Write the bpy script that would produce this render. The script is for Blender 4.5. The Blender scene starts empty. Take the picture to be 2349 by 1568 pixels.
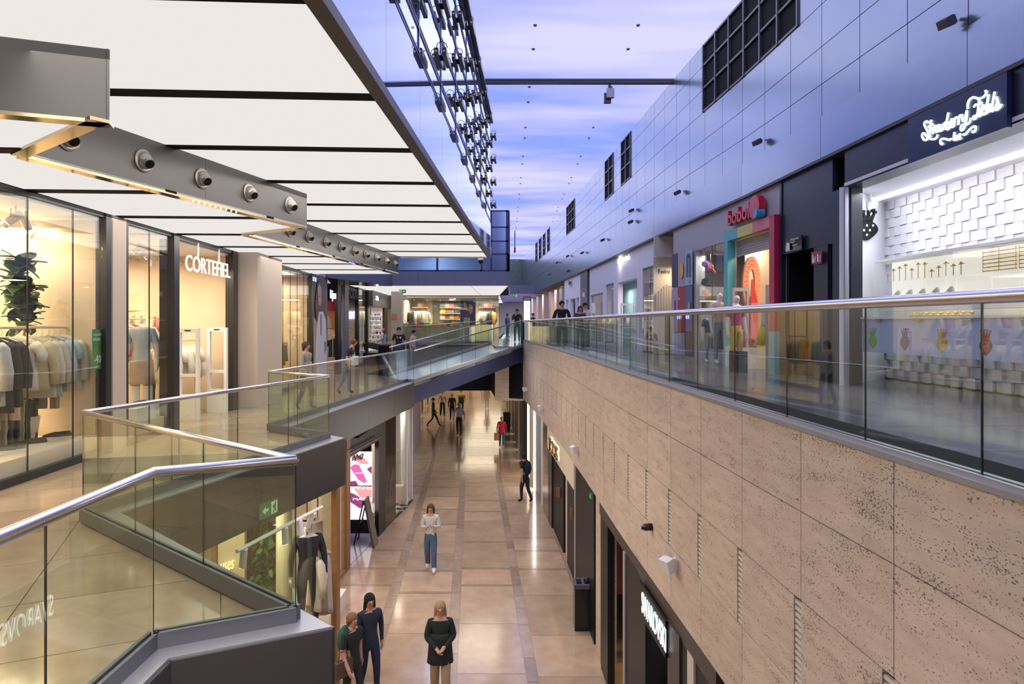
import bpy, bmesh, math, random
from mathutils import Vector, Matrix
random.seed(7)
C = bpy.context.scene.collection
EZ = 6.1; F = 1500.0; CX = 1174.5; CY = 742.0
# ---------------- camera, world, exposure
cam = bpy.data.cameras.new('camera'); camo = bpy.data.objects.new('camera', cam); C.objects.link(camo)
camo.location = (0, 0, EZ); camo.rotation_euler = (math.radians(90), 0, 0)
cam.sensor_width = 36; cam.lens = F/2349*36; cam.shift_y = (CY-784)/2349; cam.clip_end = 300
sc = bpy.context.scene; sc.camera = camo
sc.view_settings.view_transform = 'Standard'; sc.view_settings.look = 'None'
sc.view_settings.gamma = 1; sc.view_settings.use_curve_mapping = False; sc.view_settings.exposure = 0.25
sc.cycles.max_bounces = 7; sc.cycles.transparent_max_bounces = 32; sc.cycles.glossy_bounces = 4
sc.cycles.diffuse_bounces = 4; sc.cycles.sample_clamp_indirect = 4; sc.cycles.caustics_reflective = False
w = bpy.data.worlds.new('world'); sc.world = w; w.use_nodes = True
w.node_tree.nodes['Background'].inputs[0].default_value = (.45, .5, .75, 1)
w.node_tree.nodes['Background'].inputs[1].default_value = .5
def arealight(name, loc, size, power, col=(1, .85, .65), rot=(0, 0, 0), sy=None):
    l = bpy.data.lights.new(name, 'AREA'); l.energy = power; l.color = col; l.size = size
    if sy: l.shape = 'RECTANGLE'; l.size_y = sy
    o = bpy.data.objects.new(name, l); o.location = loc; o.rotation_euler = rot; C.objects.link(o); return o
def spot(name, loc, target, power, col=(1, .85, .65), ang=70):
    l = bpy.data.lights.new(name, 'SPOT'); l.energy = power; l.color = col; l.spot_size = math.radians(ang); l.spot_blend = .6; l.shadow_soft_size = .06
    o = bpy.data.objects.new(name, l); o.location = loc
    o.rotation_euler = (Vector(target)-Vector(loc)).to_track_quat('-Z', 'Y').to_euler(); C.objects.link(o); return o

# ---------------- levels and plan lines
ZL = 4.2; ZLB = 3.5; ZLT = 4.25; ZR = 5.13; ZCAP = 5.41; ZRAIL = 6.22; ZSOF = 2.93
ZCL = 7.72; ZCU = 8.28; ZRF = 8.86; ZROOF = 13.2; ZLR = 5.25
def interp(tab, d):
    if d <= tab[0][0]: a, b = tab[0], tab[1]
    elif d >= tab[-1][0]: a, b = tab[-2], tab[-1]
    else:
        for i in range(len(tab)-1):
            if tab[i][0] <= d <= tab[i+1][0]: a, b = tab[i], tab[i+1]; break
    return a[1]+(b[1]-a[1])*(d-a[0])/(b[0]-a[0])
TX = [(-8, 2.1), (1.5, 2.08), (2.6, 2.07), (4.3, 1.96), (6.5, 1.83), (9.6, 1.64), (13.2, 1.49), (17.3, 1.28), (22, .95), (27.6, .46)]
TR = [(-8, 5.9), (0, 5.64), (9.5, 5.24), (14, 5.03), (19, 4.65), (24.5, 4.30), (33, 3.76), (45, 2.95), (58, 2.04), (76, .8)]
def fT(d): return interp(TX, d)
def fR(d): return interp(TR, d)
def fLS(d): return -5.52-.045*d
def fLL(d): return -4.09+.107*(d-16.4)
def dpx(px, fn, lo=1.2, hi=80):
    s = (px-CX)/F
    g = lambda d: fn(d)-s*d
    a, b = lo, hi; ga = g(a)
    for _ in range(50):
        m = (a+b)/2
        if (g(m) > 0) == (ga > 0): a = m
        else: b = m
    return (a+b)/2
def dR(px): return dpx(px, fR)
def dT(px): return dpx(px, fT, 1.5, 30)
def dLS(px): return dpx(px, fLS)
def dLL(px): return dpx(px, fLL)
def P(px, py, d): return Vector(((px-CX)*d/F, d, EZ-(py-CY)*d/F))
def zat(py, d): return EZ-(py-CY)*d/F

# ---------------- materials
M = {}
def nt(name):
    m = bpy.data.materials.new(name); m.use_nodes = True; M[name] = m
    return m, m.node_tree, m.node_tree.nodes['Principled BSDF']
def mat(name, col, rough=.5, metal=0., emit=0., spec=.5, var=0., vs=6., coat=0., ecol=None):
    m, t, b = nt(name)
    b.inputs['Base Color'].default_value = (*col, 1); b.inputs['Roughness'].default_value = rough
    b.inputs['Metallic'].default_value = metal; b.inputs['Specular IOR Level'].default_value = spec
    b.inputs['Coat Weight'].default_value = coat
    if emit: b.inputs['Emission Color'].default_value = (*(ecol or col), 1); b.inputs['Emission Strength'].default_value = emit
    if var:
        g = t.nodes.new('ShaderNodeNewGeometry'); n = t.nodes.new('ShaderNodeTexNoise'); n.inputs['Scale'].default_value = vs; n.inputs['Detail'].default_value = 5
        r = t.nodes.new('ShaderNodeMapRange'); r.inputs[3].default_value = 1-var; r.inputs[4].default_value = 1+var
        mx = t.nodes.new('ShaderNodeVectorMath'); mx.operation = 'SCALE'; mx.inputs[0].default_value = col
        t.links.new(g.outputs['Position'], n.inputs['Vector']); t.links.new(n.outputs['Fac'], r.inputs[0]); t.links.new(r.outputs[0], mx.inputs['Scale'])
        t.links.new(mx.outputs[0], b.inputs['Base Color'])
    return m
def glass(name, tint, refl=.05, rough=0.0, rcol=(1, 1, 1)):
    m = bpy.data.materials.new(name); m.use_nodes = True; M[name] = m; t = m.node_tree
    for n in list(t.nodes):
        if n.type != 'OUTPUT_MATERIAL': t.nodes.remove(n)
    out = [n for n in t.nodes if n.type == 'OUTPUT_MATERIAL'][0]
    tr = t.nodes.new('ShaderNodeBsdfTransparent'); tr.inputs[0].default_value = (*tint, 1)
    gl = t.nodes.new('ShaderNodeBsdfGlossy'); gl.inputs['Roughness'].default_value = rough; gl.inputs['Color'].default_value = (*rcol, 1)
    lw = t.nodes.new('ShaderNodeLayerWeight'); lw.inputs['Blend'].default_value = .5
    p = t.nodes.new('ShaderNodeMath'); p.operation = 'POWER'; p.inputs[1].default_value = 5
    q = t.nodes.new('ShaderNodeMath'); q.operation = 'MULTIPLY_ADD'; q.inputs[1].default_value = 1-refl; q.inputs[2].default_value = refl
    mx = t.nodes.new('ShaderNodeMixShader')
    t.links.new(lw.outputs['Facing'], p.inputs[0]); t.links.new(p.outputs[0], q.inputs[0]); t.links.new(q.outputs[0], mx.inputs[0])
    t.links.new(tr.outputs[0], mx.inputs[1]); t.links.new(gl.outputs[0], mx.inputs[2]); t.links.new(mx.outputs[0], out.inputs[0])
    return m
def emis(name, col, s):
    m = bpy.data.materials.new(name); m.use_nodes = True; M[name] = m; t = m.node_tree
    for n in list(t.nodes):
        if n.type != 'OUTPUT_MATERIAL': t.nodes.remove(n)
    e = t.nodes.new('ShaderNodeEmission'); e.inputs[0].default_value = (*col, 1); e.inputs[1].default_value = s
    out = [n for n in t.nodes if n.type == 'OUTPUT_MATERIAL'][0]
    t.links.new(e.outputs[0], out.inputs[0]); return m
mat('steel', (.62, .6, .6), .22, 1.)
mat('fascia', (.075, .072, .08), .35, .4)
mat('ledge', (.36, .37, .42), .35, .5)
mat('curb', (.13, .14, .17), .4, .4)
mat('beam_metal', (.15, .145, .14), .35, .6)
mat('bronze', (.55, .42, .25), .12, 1.)
mat('bronze_dark', (.06, .05, .047), .4, .4)
mat('navy', (.035, .05, .12), .4, .3)
mat('navy_beam', (.15, .165, .24), .4, .3)
mat('black', (.006, .006, .008), .4, spec=.25)
mat('black_gloss', (.01, .01, .014), .12)
mat('dark_frame', (.02, .02, .025), .3)
mat('black_matte', (.008, .008, .01), .8, spec=.15)
mat('white', (.8, .8, .82), .5)
mat('white_gloss', (.85, .85, .9), .25)
mat('cream', (.72, .62, .48), .6)
mat('cream_wall', (.75, .62, .46), .7, var=.04, vs=2)
mat('col_plaster', (.55, .47, .42), .8, var=.08, vs=60)
mat('grey', (.3, .3, .32), .5)
mat('shop_grey', (.42, .44, .5), .5)
mat('pale', (.6, .55, .5), .6)
mat('wood', (.28, .13, .05), .4, var=.25, vs=12)
mat('woodfloor', (.45, .27, .12), .3, var=.15, vs=4)
mat('red', (.6, .01, .03), .3); mat('pink', (.75, .2, .22), .4); mat('teal', (.1, .5, .55), .4); mat('yellow', (.72, .62, .12), .4)
mat('skyblue', (.03, .35, .6), .35); mat('orange', (.85, .28, .06), .5); mat('green', (.02, .22, .06), .4)
mat('gold', (.75, .5, .15), .25, .8)
mat('skin', (.5, .28, .2), .6); mat('leaf', (.05, .12, .03), .5, var=.4, vs=8); mat('leaf_light', (.14, .26, .05), .5, var=.4, vs=8)
glass('rail_glass', (.90, .955, .92), .055)
glass('rail_glass_green', (.87, .905, .85), .055)
glass('shop_glass', (.96, .975, .96), .05)
glass('tower_glass', (.6, .72, .9), .12)
mat('tower_pane', (.3, .38, .6), .15, .8)
emis('canopy_light', (1.0, .945, .915), .72)
emis('warm_panel', (1.0, .78, .5), 3.0)
emis('white_tube', (1, .97, .95), 12)
emis('white_panel', (.95, .97, 1.0), 2.2)
emis('sign_white', (1, .98, .95), 1.6)
emis('sign_warm', (1, .7, .35), 3)
emis('neon_blue', (.35, .5, 1), 6)
emis('led', (1, .9, .75), 14)
emis('screen_white', (1, .97, 1), 1.0)
emis('exit_green', (.04, .3, .08), .5)
emis('exit_white', (.8, .95, .8), .6)
# sky ceiling
def skymat():
    m = bpy.data.materials.new('sky_ceiling'); m.use_nodes = True; M['sky_ceiling'] = m; t = m.node_tree
    for n in list(t.nodes):
        if n.type != 'OUTPUT_MATERIAL': t.nodes.remove(n)
    out = [n for n in t.nodes if n.type == 'OUTPUT_MATERIAL'][0]
    g = t.nodes.new('ShaderNodeNewGeometry'); mp = t.nodes.new('ShaderNodeMapping'); mp.inputs['Scale'].default_value = (.10, .30, 1)
    n1 = t.nodes.new('ShaderNodeTexNoise'); n1.inputs['Scale'].default_value = 1.0; n1.inputs['Detail'].default_value = 3; n1.inputs['Roughness'].default_value = .5
    cr = t.nodes.new('ShaderNodeValToRGB'); e = cr.color_ramp.elements
    e[0].position = .36; e[0].color = (.27, .37, .95, 1); e[1].position = .62; e[1].color = (.66, .65, .98, 1)
    k = cr.color_ramp.elements.new(.47); k.color = (.45, .48, .97, 1)
    em = t.nodes.new('ShaderNodeEmission'); em.inputs[1].default_value = .93
    t.links.new(g.outputs['Position'], mp.inputs[0]); t.links.new(mp.outputs[0], n1.inputs['Vector']); t.links.new(n1.outputs['Fac'], cr.inputs[0])
    t.links.new(cr.outputs[0], em.inputs[0]); t.links.new(em.outputs[0], out.inputs[0])
skymat()
def stone(name, c1, c2, rough, pits=False, vein=(1, 1, 1), tile=0., sc=3., bump=0.):
    m, t, b = nt(name); b.inputs['Roughness'].default_value = rough
    g = t.nodes.new('ShaderNodeNewGeometry'); mp = t.nodes.new('ShaderNodeMapping'); mp.inputs['Scale'].default_value = vein
    n = t.nodes.new('ShaderNodeTexNoise'); n.inputs['Scale'].default_value = sc; n.inputs['Detail'].default_value = 7; n.inputs['Roughness'].default_value = .62
    oi = t.nodes.new('ShaderNodeObjectInfo')
    add = t.nodes.new('ShaderNodeVectorMath'); add.operation = 'ADD'
    s2 = t.nodes.new('ShaderNodeVectorMath'); s2.operation = 'SCALE'; s2.inputs[0].default_value = (17, 31, 9)
    t.links.new(oi.outputs['Random'], s2.inputs['Scale']); t.links.new(g.outputs['Position'], mp.inputs[0]); t.links.new(mp.outputs[0], add.inputs[0]); t.links.new(s2.outputs[0], add.inputs[1])
    t.links.new(add.outputs[0], n.inputs['Vector'])
    cr = t.nodes.new('ShaderNodeValToRGB'); cr.color_ramp.elements[0].position = .3; cr.color_ramp.elements[1].position = .7
    cr.color_ramp.elements[0].color = (*c1, 1); cr.color_ramp.elements[1].color = (*c2, 1)
    t.links.new(n.outputs['Fac'], cr.inputs[0]); last = cr.outputs[0]
    if tile:
        r = t.nodes.new('ShaderNodeMapRange'); r.inputs[3].default_value = 1-tile; r.inputs[4].default_value = 1+tile
        v = t.nodes.new('ShaderNodeVectorMath'); v.operation = 'SCALE'
        t.links.new(oi.outputs['Random'], r.inputs[0]); t.links.new(last, v.inputs[0]); t.links.new(r.outputs[0], v.inputs['Scale']); last = v.outputs[0]
    if pits:
        mp2 = t.nodes.new('ShaderNodeMapping'); mp2.inputs['Scale'].default_value = (38, 38, 80)
        n2 = t.nodes.new('ShaderNodeTexNoise'); n2.inputs['Scale'].default_value = 1.6; n2.inputs['Detail'].default_value = 3
        n3 = t.nodes.new('ShaderNodeTexNoise'); n3.inputs['Scale'].default_value = 2.2; n3.inputs['Detail'].default_value = 2
        t.links.new(g.outputs['Position'], mp2.inputs[0]); t.links.new(mp2.outputs[0], n2.inputs['Vector']); t.links.new(mp.outputs[0], n3.inputs['Vector'])
        sm = t.nodes.new('ShaderNodeMath'); sm.operation = 'MULTIPLY_ADD'; sm.inputs[1].default_value = .35
        t.links.new(n3.outputs['Fac'], sm.inputs[0]); t.links.new(n2.outputs['Fac'], sm.inputs[2])
        c2r = t.nodes.new('ShaderNodeValToRGB'); c2r.color_ramp.elements[0].position = .785; c2r.color_ramp.elements[1].position = .83
        c2r.color_ramp.elements[0].color = (1, 1, 1, 1); c2r.color_ramp.elements[1].color = (.3, .27, .25, 1)
        t.links.new(sm.outputs[0], c2r.inputs[0])
        mm = t.nodes.new('ShaderNodeVectorMath'); mm.operation = 'MULTIPLY'; t.links.new(last, mm.inputs[0]); t.links.new(c2r.outputs[0], mm.inputs[1]); last = mm.outputs[0]
        bp = t.nodes.new('ShaderNodeBump'); bp.inputs['Strength'].default_value = .5; bp.inputs['Distance'].default_value = .01
        t.links.new(c2r.outputs[0], bp.inputs['Height']); t.links.new(bp.outputs[0], b.inputs['Normal'])
    t.links.new(last, b.inputs['Base Color'])
stone('travertine', (.50, .40, .335), (.62, .515, .44), .6, pits=True, vein=(1.2, 1.2, 6), tile=.05, sc=2.5)
stone('floor_tile', (.42, .29, .20), (.54, .40, .29), .13, vein=(1, 1, 1), tile=.13, sc=2.2)
stone('floor_strip', (.32, .235, .18), (.42, .32, .25), .15, tile=.18, sc=3)
stone('floor_upper', (.31, .225, .145), (.46, .35, .24), .10, tile=.06, sc=1.6)
stone('floor_right', (.17, .145, .15), (.24, .205, .205), .15, tile=.05, sc=1.6)
stone('metal_panel', (.29, .33, .40), (.32, .36, .43), .24, tile=.03, sc=1)
M['metal_panel'].node_tree.nodes['Principled BSDF'].inputs['Metallic'].default_value = .85
stone('glass_panel', (.25, .31, .72), (.27, .33, .75), .03, tile=.03, sc=1)
M['glass_panel'].node_tree.nodes['Principled BSDF'].inputs['Metallic'].default_value = .9
mat('pane_mirror', (.7, .76, .95), .02, .97)
mat('pane_dark', (.2, .26, .5), .04, .8)

# ---------------- mesh builder
class MB:
    def __init__(s): s.v = []; s.f = []; s.mi = []; s.m = 0
    def quadbox(s, pts, z0, z1):   # plan polygon prism (z0,z1 may be lists)
        n = len(pts); b = len(s.v)
        a = sum(pts[i][0]*pts[(i+1) % n][1]-pts[(i+1) % n][0]*pts[i][1] for i in range(n))
        if a < 0: pts = pts[::-1]
        if isinstance(z0, (int, float)): z0 = [z0]*n
        elif a < 0: z0 = z0[::-1]
        if isinstance(z1, (int, float)): z1 = [z1]*n
        elif a < 0: z1 = z1[::-1]
        for i in range(n): s.v.append((pts[i][0], pts[i][1], z0[i]))
        for i in range(n): s.v.append((pts[i][0], pts[i][1], z1[i]))
        s.f.append(tuple(range(b+n-1, b-1, -1))); s.f.append(tuple(range(b+n, b+2*n)))
        for i in range(n):
            j = (i+1) % n; s.f.append((b+i, b+j, b+n+j, b+n+i))
        s.mi += [s.m]*(n+2); return s
    def seg(s, p0, p1, t0, t1, z0, z1, z0b=None, z1b=None):
        u = Vector((p1[0]-p0[0], p1[1]-p0[1])); u.normalize(); n = Vector((-u.y, u.x))
        q = [(p0[0]+n.x*t0, p0[1]+n.y*t0), (p1[0]+n.x*t0, p1[1]+n.y*t0), (p1[0]+n.x*t1, p1[1]+n.y*t1), (p0[0]+n.x*t1, p0[1]+n.y*t1)]
        if z0b is None: z0b = z0
        if z1b is None: z1b = z1
        return s.quadbox(q, [z0, z0b, z0b, z0], [z1, z1b, z1b, z1])
    def box(s, x0, x1, y0, y1, z0, z1): return s.quadbox([(x0, y0), (x1, y0), (x1, y1), (x0, y1)], z0, z1)
    def tube(s, path, r, n=8, caps=True):
        P_ = [Vector(p) for p in path]; b = len(s.v); rs = r if isinstance(r, (list, tuple)) else [r]*len(P_)
        prev = None
        for i, p in enumerate(P_):
            d = (P_[min(i+1, len(P_)-1)]-P_[max(i-1, 0)]); d.normalize()
            if prev is None:
                up = Vector((0, 0, 1)) if abs(d.z) < .9 else Vector((1, 0, 0)); a = d.cross(up); a.normalize()
            else: a = prev-d*prev.dot(d); a.normalize()
            prev = a; c = d.cross(a)
            for k in range(n):
                an = 2*math.pi*k/n; q = p+(a*math.cos(an)+c*math.sin(an))*rs[i]; s.v.append(tuple(q))
        for i in range(len(P_)-1):
            for k in range(n):
                k2 = (k+1) % n; s.f.append((b+i*n+k, b+i*n+k2, b+(i+1)*n+k2, b+(i+1)*n+k)); s.mi.append(s.m)
        if caps:
            s.f.append(tuple(b+k for k in range(n-1, -1, -1))); s.f.append(tuple(b+(len(P_)-1)*n+k for k in range(n))); s.mi += [s.m]*2
        return s
    def ell(s, c, r, nu=10, nv=7, rot=None):
        b = len(s.v); c = Vector(c)
        for j in range(nv+1):
            th = math.pi*j/nv
            for i in range(nu):
                ph = 2*math.pi*i/nu
                q = Vector((r[0]*math.sin(th)*math.cos(ph), r[1]*math.sin(th)*math.sin(ph), r[2]*math.cos(th)))
                if rot: q = rot @ q
                s.v.append(tuple(c+q))
        for j in range(nv):
            for i in range(nu):
                i2 = (i+1) % nu
                s.f.append((b+j*nu+i, b+(j+1)*nu+i, b+(j+1)*nu+i2, b+j*nu+i2)); s.mi.append(s.m)
        return s
    def poly3(s, pts, th):   # planar polygon in 3D extruded by vector th
        n = len(pts); b = len(s.v); th = Vector(th)
        for p in pts: s.v.append(tuple(p))
        for p in pts: s.v.append(tuple(Vector(p)+th))
        s.f.append(tuple(range(b+n-1, b-1, -1))); s.f.append(tuple(range(b+n, b+2*n)))
        for i in range(n):
            j = (i+1) % n; s.f.append((b+i, b+j, b+n+j, b+n+i))
        s.mi += [s.m]*(n+2); return s
    def build(s, name, mats, parent=None, smooth=False, fix=False):
        me = bpy.data.meshes.new(name); me.from_pydata(s.v, [], s.f)
        if not isinstance(mats, (list, tuple)): mats = [mats]
        for m in mats: me.materials.append(M[m] if isinstance(m, str) else m)
        me.polygons.foreach_set('material_index', s.mi)
        if smooth: me.polygons.foreach_set('use_smooth', [True]*len(s.f))
        if fix:
            bm = bmesh.new(); bm.from_mesh(me); bmesh.ops.remove_doubles(bm, verts=bm.verts, dist=1e-5); bmesh.ops.recalc_face_normals(bm, faces=bm.faces); bm.to_mesh(me); bm.free()
        me.update()
        o = bpy.data.objects.new(name, me); C.objects.link(o)
        if parent: o.parent = parent
        return o
def tag(o, label=None, cat=None, group=None, kind=None):
    if label: o['label'] = label
    if cat: o['category'] = cat
    if group: o['group'] = group
    if kind: o['kind'] = kind
    return o
def empty(name, loc=(0, 0, 0), rz=0, label=None, cat=None, group=None, kind=None):
    o = bpy.data.objects.new(name, None); o.empty_display_size = .1; C.objects.link(o)
    o.location = loc; o.rotation_euler = (0, 0, rz); return tag(o, label, cat, group, kind)
def worldmesh(name, loc=(0, 0, 0)):  # empty at origin used as the holder of world-coordinate parts
    return empty(name)
def copy_tree(o, parent=None):
    c = o.copy(); C.objects.link(c); c.parent = parent
    for ch in list(o.children): copy_tree(ch, c)
    return c
def struct(name, mb, m, parent=None, **k):
    o = mb.build(name, m, parent, **k)
    if not parent: o['kind'] = 'structure'
    return o
def rebase(root):   # move an all-world-coordinates thing's origin to its base centre
    ms = [o for o in [root]+list(root.children_recursive) if o.type == 'MESH']
    pts = [v.co for o in ms for v in o.data.vertices]
    c = Vector(((min(p.x for p in pts)+max(p.x for p in pts))/2, (min(p.y for p in pts)+max(p.y for p in pts))/2, min(p.z for p in pts)))
    seen = set()
    for o in ms:
        if o.data.name in seen: continue
        seen.add(o.data.name); o.data.transform(Matrix.Translation(-c))
    root.location = c
    return root
def text(s, m, org, u, vdir, height, width=None, ext=.01, parent=None, name='lettering', shear=0, align='CENTER', bold=0):
    cu = bpy.data.curves.new('t', 'FONT'); cu.body = s; cu.size = 1; cu.extrude = .5; cu.shear = shear; cu.align_x = 'LEFT'; cu.offset = bold; cu.resolution_u = 3
    ob = bpy.data.objects.new('t', cu); me = bpy.data.meshes.new_from_object(ob); bpy.data.objects.remove(ob)
    xs = [v.co.x for v in me.vertices]; ys = [v.co.y for v in me.vertices]
    x0, x1, y0, y1 = min(xs), max(xs), min(ys), max(ys)
    sy = height/(y1-y0); sx = width/(x1-x0) if width else sy
    u = Vector(u).normalized(); vdir = Vector(vdir).normalized(); n = u.cross(vdir); org = Vector(org)
    W_ = (x1-x0)*sx
    off = {'CENTER': -W_/2, 'LEFT': 0, 'RIGHT': -W_}[align]
    for v in me.vertices:
        v.co = org+u*((v.co.x-x0)*sx+off)+vdir*((v.co.y-y0)*sy)+n*((v.co.z+.5)*ext)
    me.materials.clear(); me.materials.append(M[m]); me.name = name
    o = bpy.data.objects.new(name, me); C.objects.link(o)
    if parent: o.parent = parent
    return o
def clip(poly, a, b, c):   # keep a*x+b*y<=c
    out = []
    for i in range(len(poly)):
        p, q = poly[i], poly[(i+1) % len(poly)]
        dp = a*p[0]+b*p[1]-c; dq = a*q[0]+b*q[1]-c
        if dp <= 0: out.append(p)
        if (dp < 0 < dq) or (dq < 0 < dp):
            t = dp/(dp-dq); out.append((p[0]+(q[0]-p[0])*t, p[1]+(q[1]-p[1])*t))
    return out
def area(p): return abs(sum(p[i][0]*p[(i+1) % len(p)][1]-p[(i+1) % len(p)][0]*p[i][1] for i in range(len(p))))/2 if len(p) > 2 else 0
# ---------------- added area lights for the hall (canopy and roof boost, lower corridor fill)
for y in (0, 8, 16): arealight('canopy_fill', (-2.4, y, 8.2), 2.6, 100, (1, .92, .87), sy=7.9)  # unseen lights added to strengthen the glowing canopy
for y in (4, 11, 18): arealight('canopy_fill', (-5.4, y, 7.66), 1.2, 45, (1, .92, .84), sy=6)
arealight('roof_fill', (-.2, 32, 13.17), 17.4, 2400, (.66, .70, 1), sy=80)  # unseen sheet of light added beneath the luminous roof
for y in (2, 9, 16, 23): arealight('lower_fill', (-1.2, y, 5.2), 1.5, 45, (1, .84, .7), sy=3)  # added fill hanging free above the lower corridor
# ================= LOWER FLOOR
fl = struct('floor', MB().box(-14, 9, -8, 90, -.3, -.012), 'floor_strip')
sk = -.06
def sx(c, y): return c+sk*(y-13.6)
cols = []
c0 = -9.62
kinds = []
x = -9.75
edges = []
while x < 7:
    edges.append((x, x+1.2, 0)); edges.append((x+1.2, x+1.41, 1)); x += 1.41
# align so that a strip spans -1.27..-1.10
off = -1.30-(-9.75+1.2+1.41*5)
edges = [(a+off, b+off, k) for a, b, k in edges]
far = MB(); nobj = 0; tilemesh = {}
for a, b, k in edges:
    y = 7.6+random.random()*.6
    while y < 84:
        L = (random.choice([.95, 1.2, 1.5, 1.9]) if k == 0 else random.choice([.6, .8, 1.3]))
        y2 = min(y+L, 84); g = .006
        xm = sx((a+b)/2, (y+y2)/2)
        q = [(sx(a, y)+g, y+g), (sx(b, y)-g, y+g), (sx(b, y2)-g, y2-g), (sx(a, y2)+g, y2-g)]
        vis = -5.6 < xm < 2.6 and abs(xm/y) < .5
        if y < (24 if k == 0 else 19) and vis and xm > -4.6 and xm < fT(y)+.5:
            far.m = 0
            o = MB().quadbox(q, -.012, 0).build('tile', 'floor_tile' if k == 0 else 'floor_strip', fl); nobj += 1
        else:
            far.m = k; far.quadbox(q, -.012, 0)
        y = y2
        if k == 0 and random.random() < .45:
            y2 = y+.1
            q = [(sx(a, y)+g, y+g), (sx(b, y)-g, y+g), (sx(b, y2)-g, y2-g), (sx(a, y2)+g, y2-g)]
            far.m = 1; far.quadbox(q, -.012, 0); y = y2
o = far.build('paving', ['floor_tile', 'floor_strip'], fl); o['kind'] = 'stuff'

# ================= LEFT SLAB, zigzag
G = [(-1.98, -6), (-2.05, 3.74), (-1.35, 4.08), (-4.1, 6.25), (-2.97, 10.6), (-4.28, 11.5), (-3.35, 20.9)]
O = [(-1.83, -6), (-1.9, 3.62), (-1.1, 4.0), (-3.85, 6.42), (-2.72, 10.62), (-4.0, 11.62), (-3.1, 20.6)]
tailG = [(-4.42, 23.6), (-5.6, 24.6), (-5.3, 30.2)]
tailO = tailG
polyO = O+tailO+[(-13, 30.2), (-13, -6)]
polyG = G+tailG+[(-13, 30.2), (-13, -6)]
struct('floor', MB().quadbox(polyO, ZLB, ZL-.03), ['fascia'], fix=True)
f2 = struct('floor', MB().quadbox(polyG, ZL-.03, ZL-.012), 'floor_strip', fix=True)
nb = 0; rest = MB()
ang = math.radians(24)
ca, sa = math.cos(ang), math.sin(ang)
for i in range(-14, 40):
    for j in range(-30, 60):
        p = [(u, v) for u, v in polyG]
        T_ = 1.25
        p = clip(p, ca, sa, (i+1)*T_-.004); p = clip(p, -ca, -sa, -(i*T_+.004)) if p else p
        if len(p) < 3: continue
        T2 = .9
        p = clip(p, -sa, ca, (j+1)*T2-.004); p = clip(p, sa, -ca, -(j*T2+.004)) if p else p
        if len(p) < 3 or area(p) < .002: continue
        cx = sum(q[0] for q in p)/len(p); cy = sum(q[1] for q in p)/len(p)
        if cy > 2 and cy < 20 and cx > -7 and abs(cx/cy) < .85 and nb < 130:
            MB().quadbox(p, ZL-.012, ZL).build('tile', 'floor_upper', f2); nb += 1
        else: rest.quadbox(p, ZL-.012, ZL)
o = rest.build('paving', 'floor_upper', f2); o['kind'] = 'stuff'
# ledges + fascia cladding
led = MB()
for i in range(len(G)-1):
    led.quadbox([G[i], G[i+1], O[i+1], O[i]], ZL-.03, ZLT)
struct('trim_1', led, 'ledge', fix=True)
fas = empty('trim_2', kind='structure')
for i in range(len(O)-1):
    p0, p1 = Vector(O[i]), Vector(O[i+1]); L = (p1-p0).length; n = max(1, round(L/2.3))
    if i == 0: n = 3
    for k in range(n):
        a = p0+(p1-p0)*(k/n); b = p0+(p1-p0)*((k+1)/n); u = (b-a).normalized()*.004
        MB().seg(a+u, b-u, -.02, .0, ZLB-.01, ZLT-.012).build('panel', 'fascia', fas)
# ================= glass balustrades
def balustrade(name, pts, zb, zt, panes, label, gl='rail_glass', railr=.03, curb=True, curbm='curb', zbs=None, zts=None, thick=.013, ch=.1):
    """pts plan points; zb/zt scalars (glass base / rail height) or lists per point; panes list of counts per segment"""
    root = empty(name); n = len(pts)
    zbs = zbs or [zb]*n; zts = zts or [zt]*n
    for i in range(n-1):
        a, b = Vector(pts[i]), Vector(pts[i+1]); k = panes[i]; u = (b-a).normalized()*.006
        for j in range(k):
            t0, t1 = j/k, (j+1)/k
            q0 = a+(b-a)*t0+u; q1 = a+(b-a)*t1-u
            l = lambda A, t: A[i]+(A[i+1]-A[i])*t
            MB().seg(q0, q1, -thick/2, thick/2, l(zbs, t0), l(zts, t0)-railr, l(zbs, t1), l(zts, t1)-railr).build('pane', gl, root)
        # dark edge gaskets are the glass edges themselves
    r = MB().tube([(p[0], p[1], z) for p, z in zip(pts, zts)], railr, 12)
    r.build('handrail', 'steel', root, smooth=True)
    if curb:
        c = MB()
        for i in range(n-1):
            c.seg(pts[i], pts[i+1], -.035, -.012, zbs[i]-ch, zbs[i]+.02, zbs[i+1]-ch, zbs[i+1]+.02)
            c.seg(pts[i], pts[i+1], .012, .035, zbs[i]-ch, zbs[i]+.02, zbs[i+1]-ch, zbs[i+1]+.02)
            c.seg(pts[i], pts[i+1], -.012, .012, zbs[i]-ch, zbs[i], zbs[i+1]-ch, zbs[i+1])
        c.build('base_channel', curbm, root)
    # thin dark joint seals between panes
    jm = MB()
    for i in range(n-1):
        a, b = Vector(pts[i]), Vector(pts[i+1]); k = panes[i]; u = (b-a).normalized()*.003
        for j in range(1 if i == 0 else 0, k+ (1 if i == n-2 else 0)):
            t0 = j/k
            q = a+(b-a)*t0
            l = lambda A, t: A[i]+(A[i+1]-A[i])*t
            MB().seg(q-u, q+u, -thick/3, thick/3, l(zbs, t0), l(zts, t0)-railr, l(zbs, t0), l(zts, t0)-railr).build('joint_seal', 'dark_frame', root)
    rebase(root)
    return tag(root, label, 'balustrade')
ZGB = 4.32; ZGT = ZLR
balustrade('glass_balustrade', [G[0], (-2.04, 2.86), G[1], G[2]], ZGB, ZGT, [3, 1, 1], 'olive-tinted glass balustrade closest to the viewer, along the kinked corner of the lower landing', 'rail_glass_green', .032)
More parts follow.
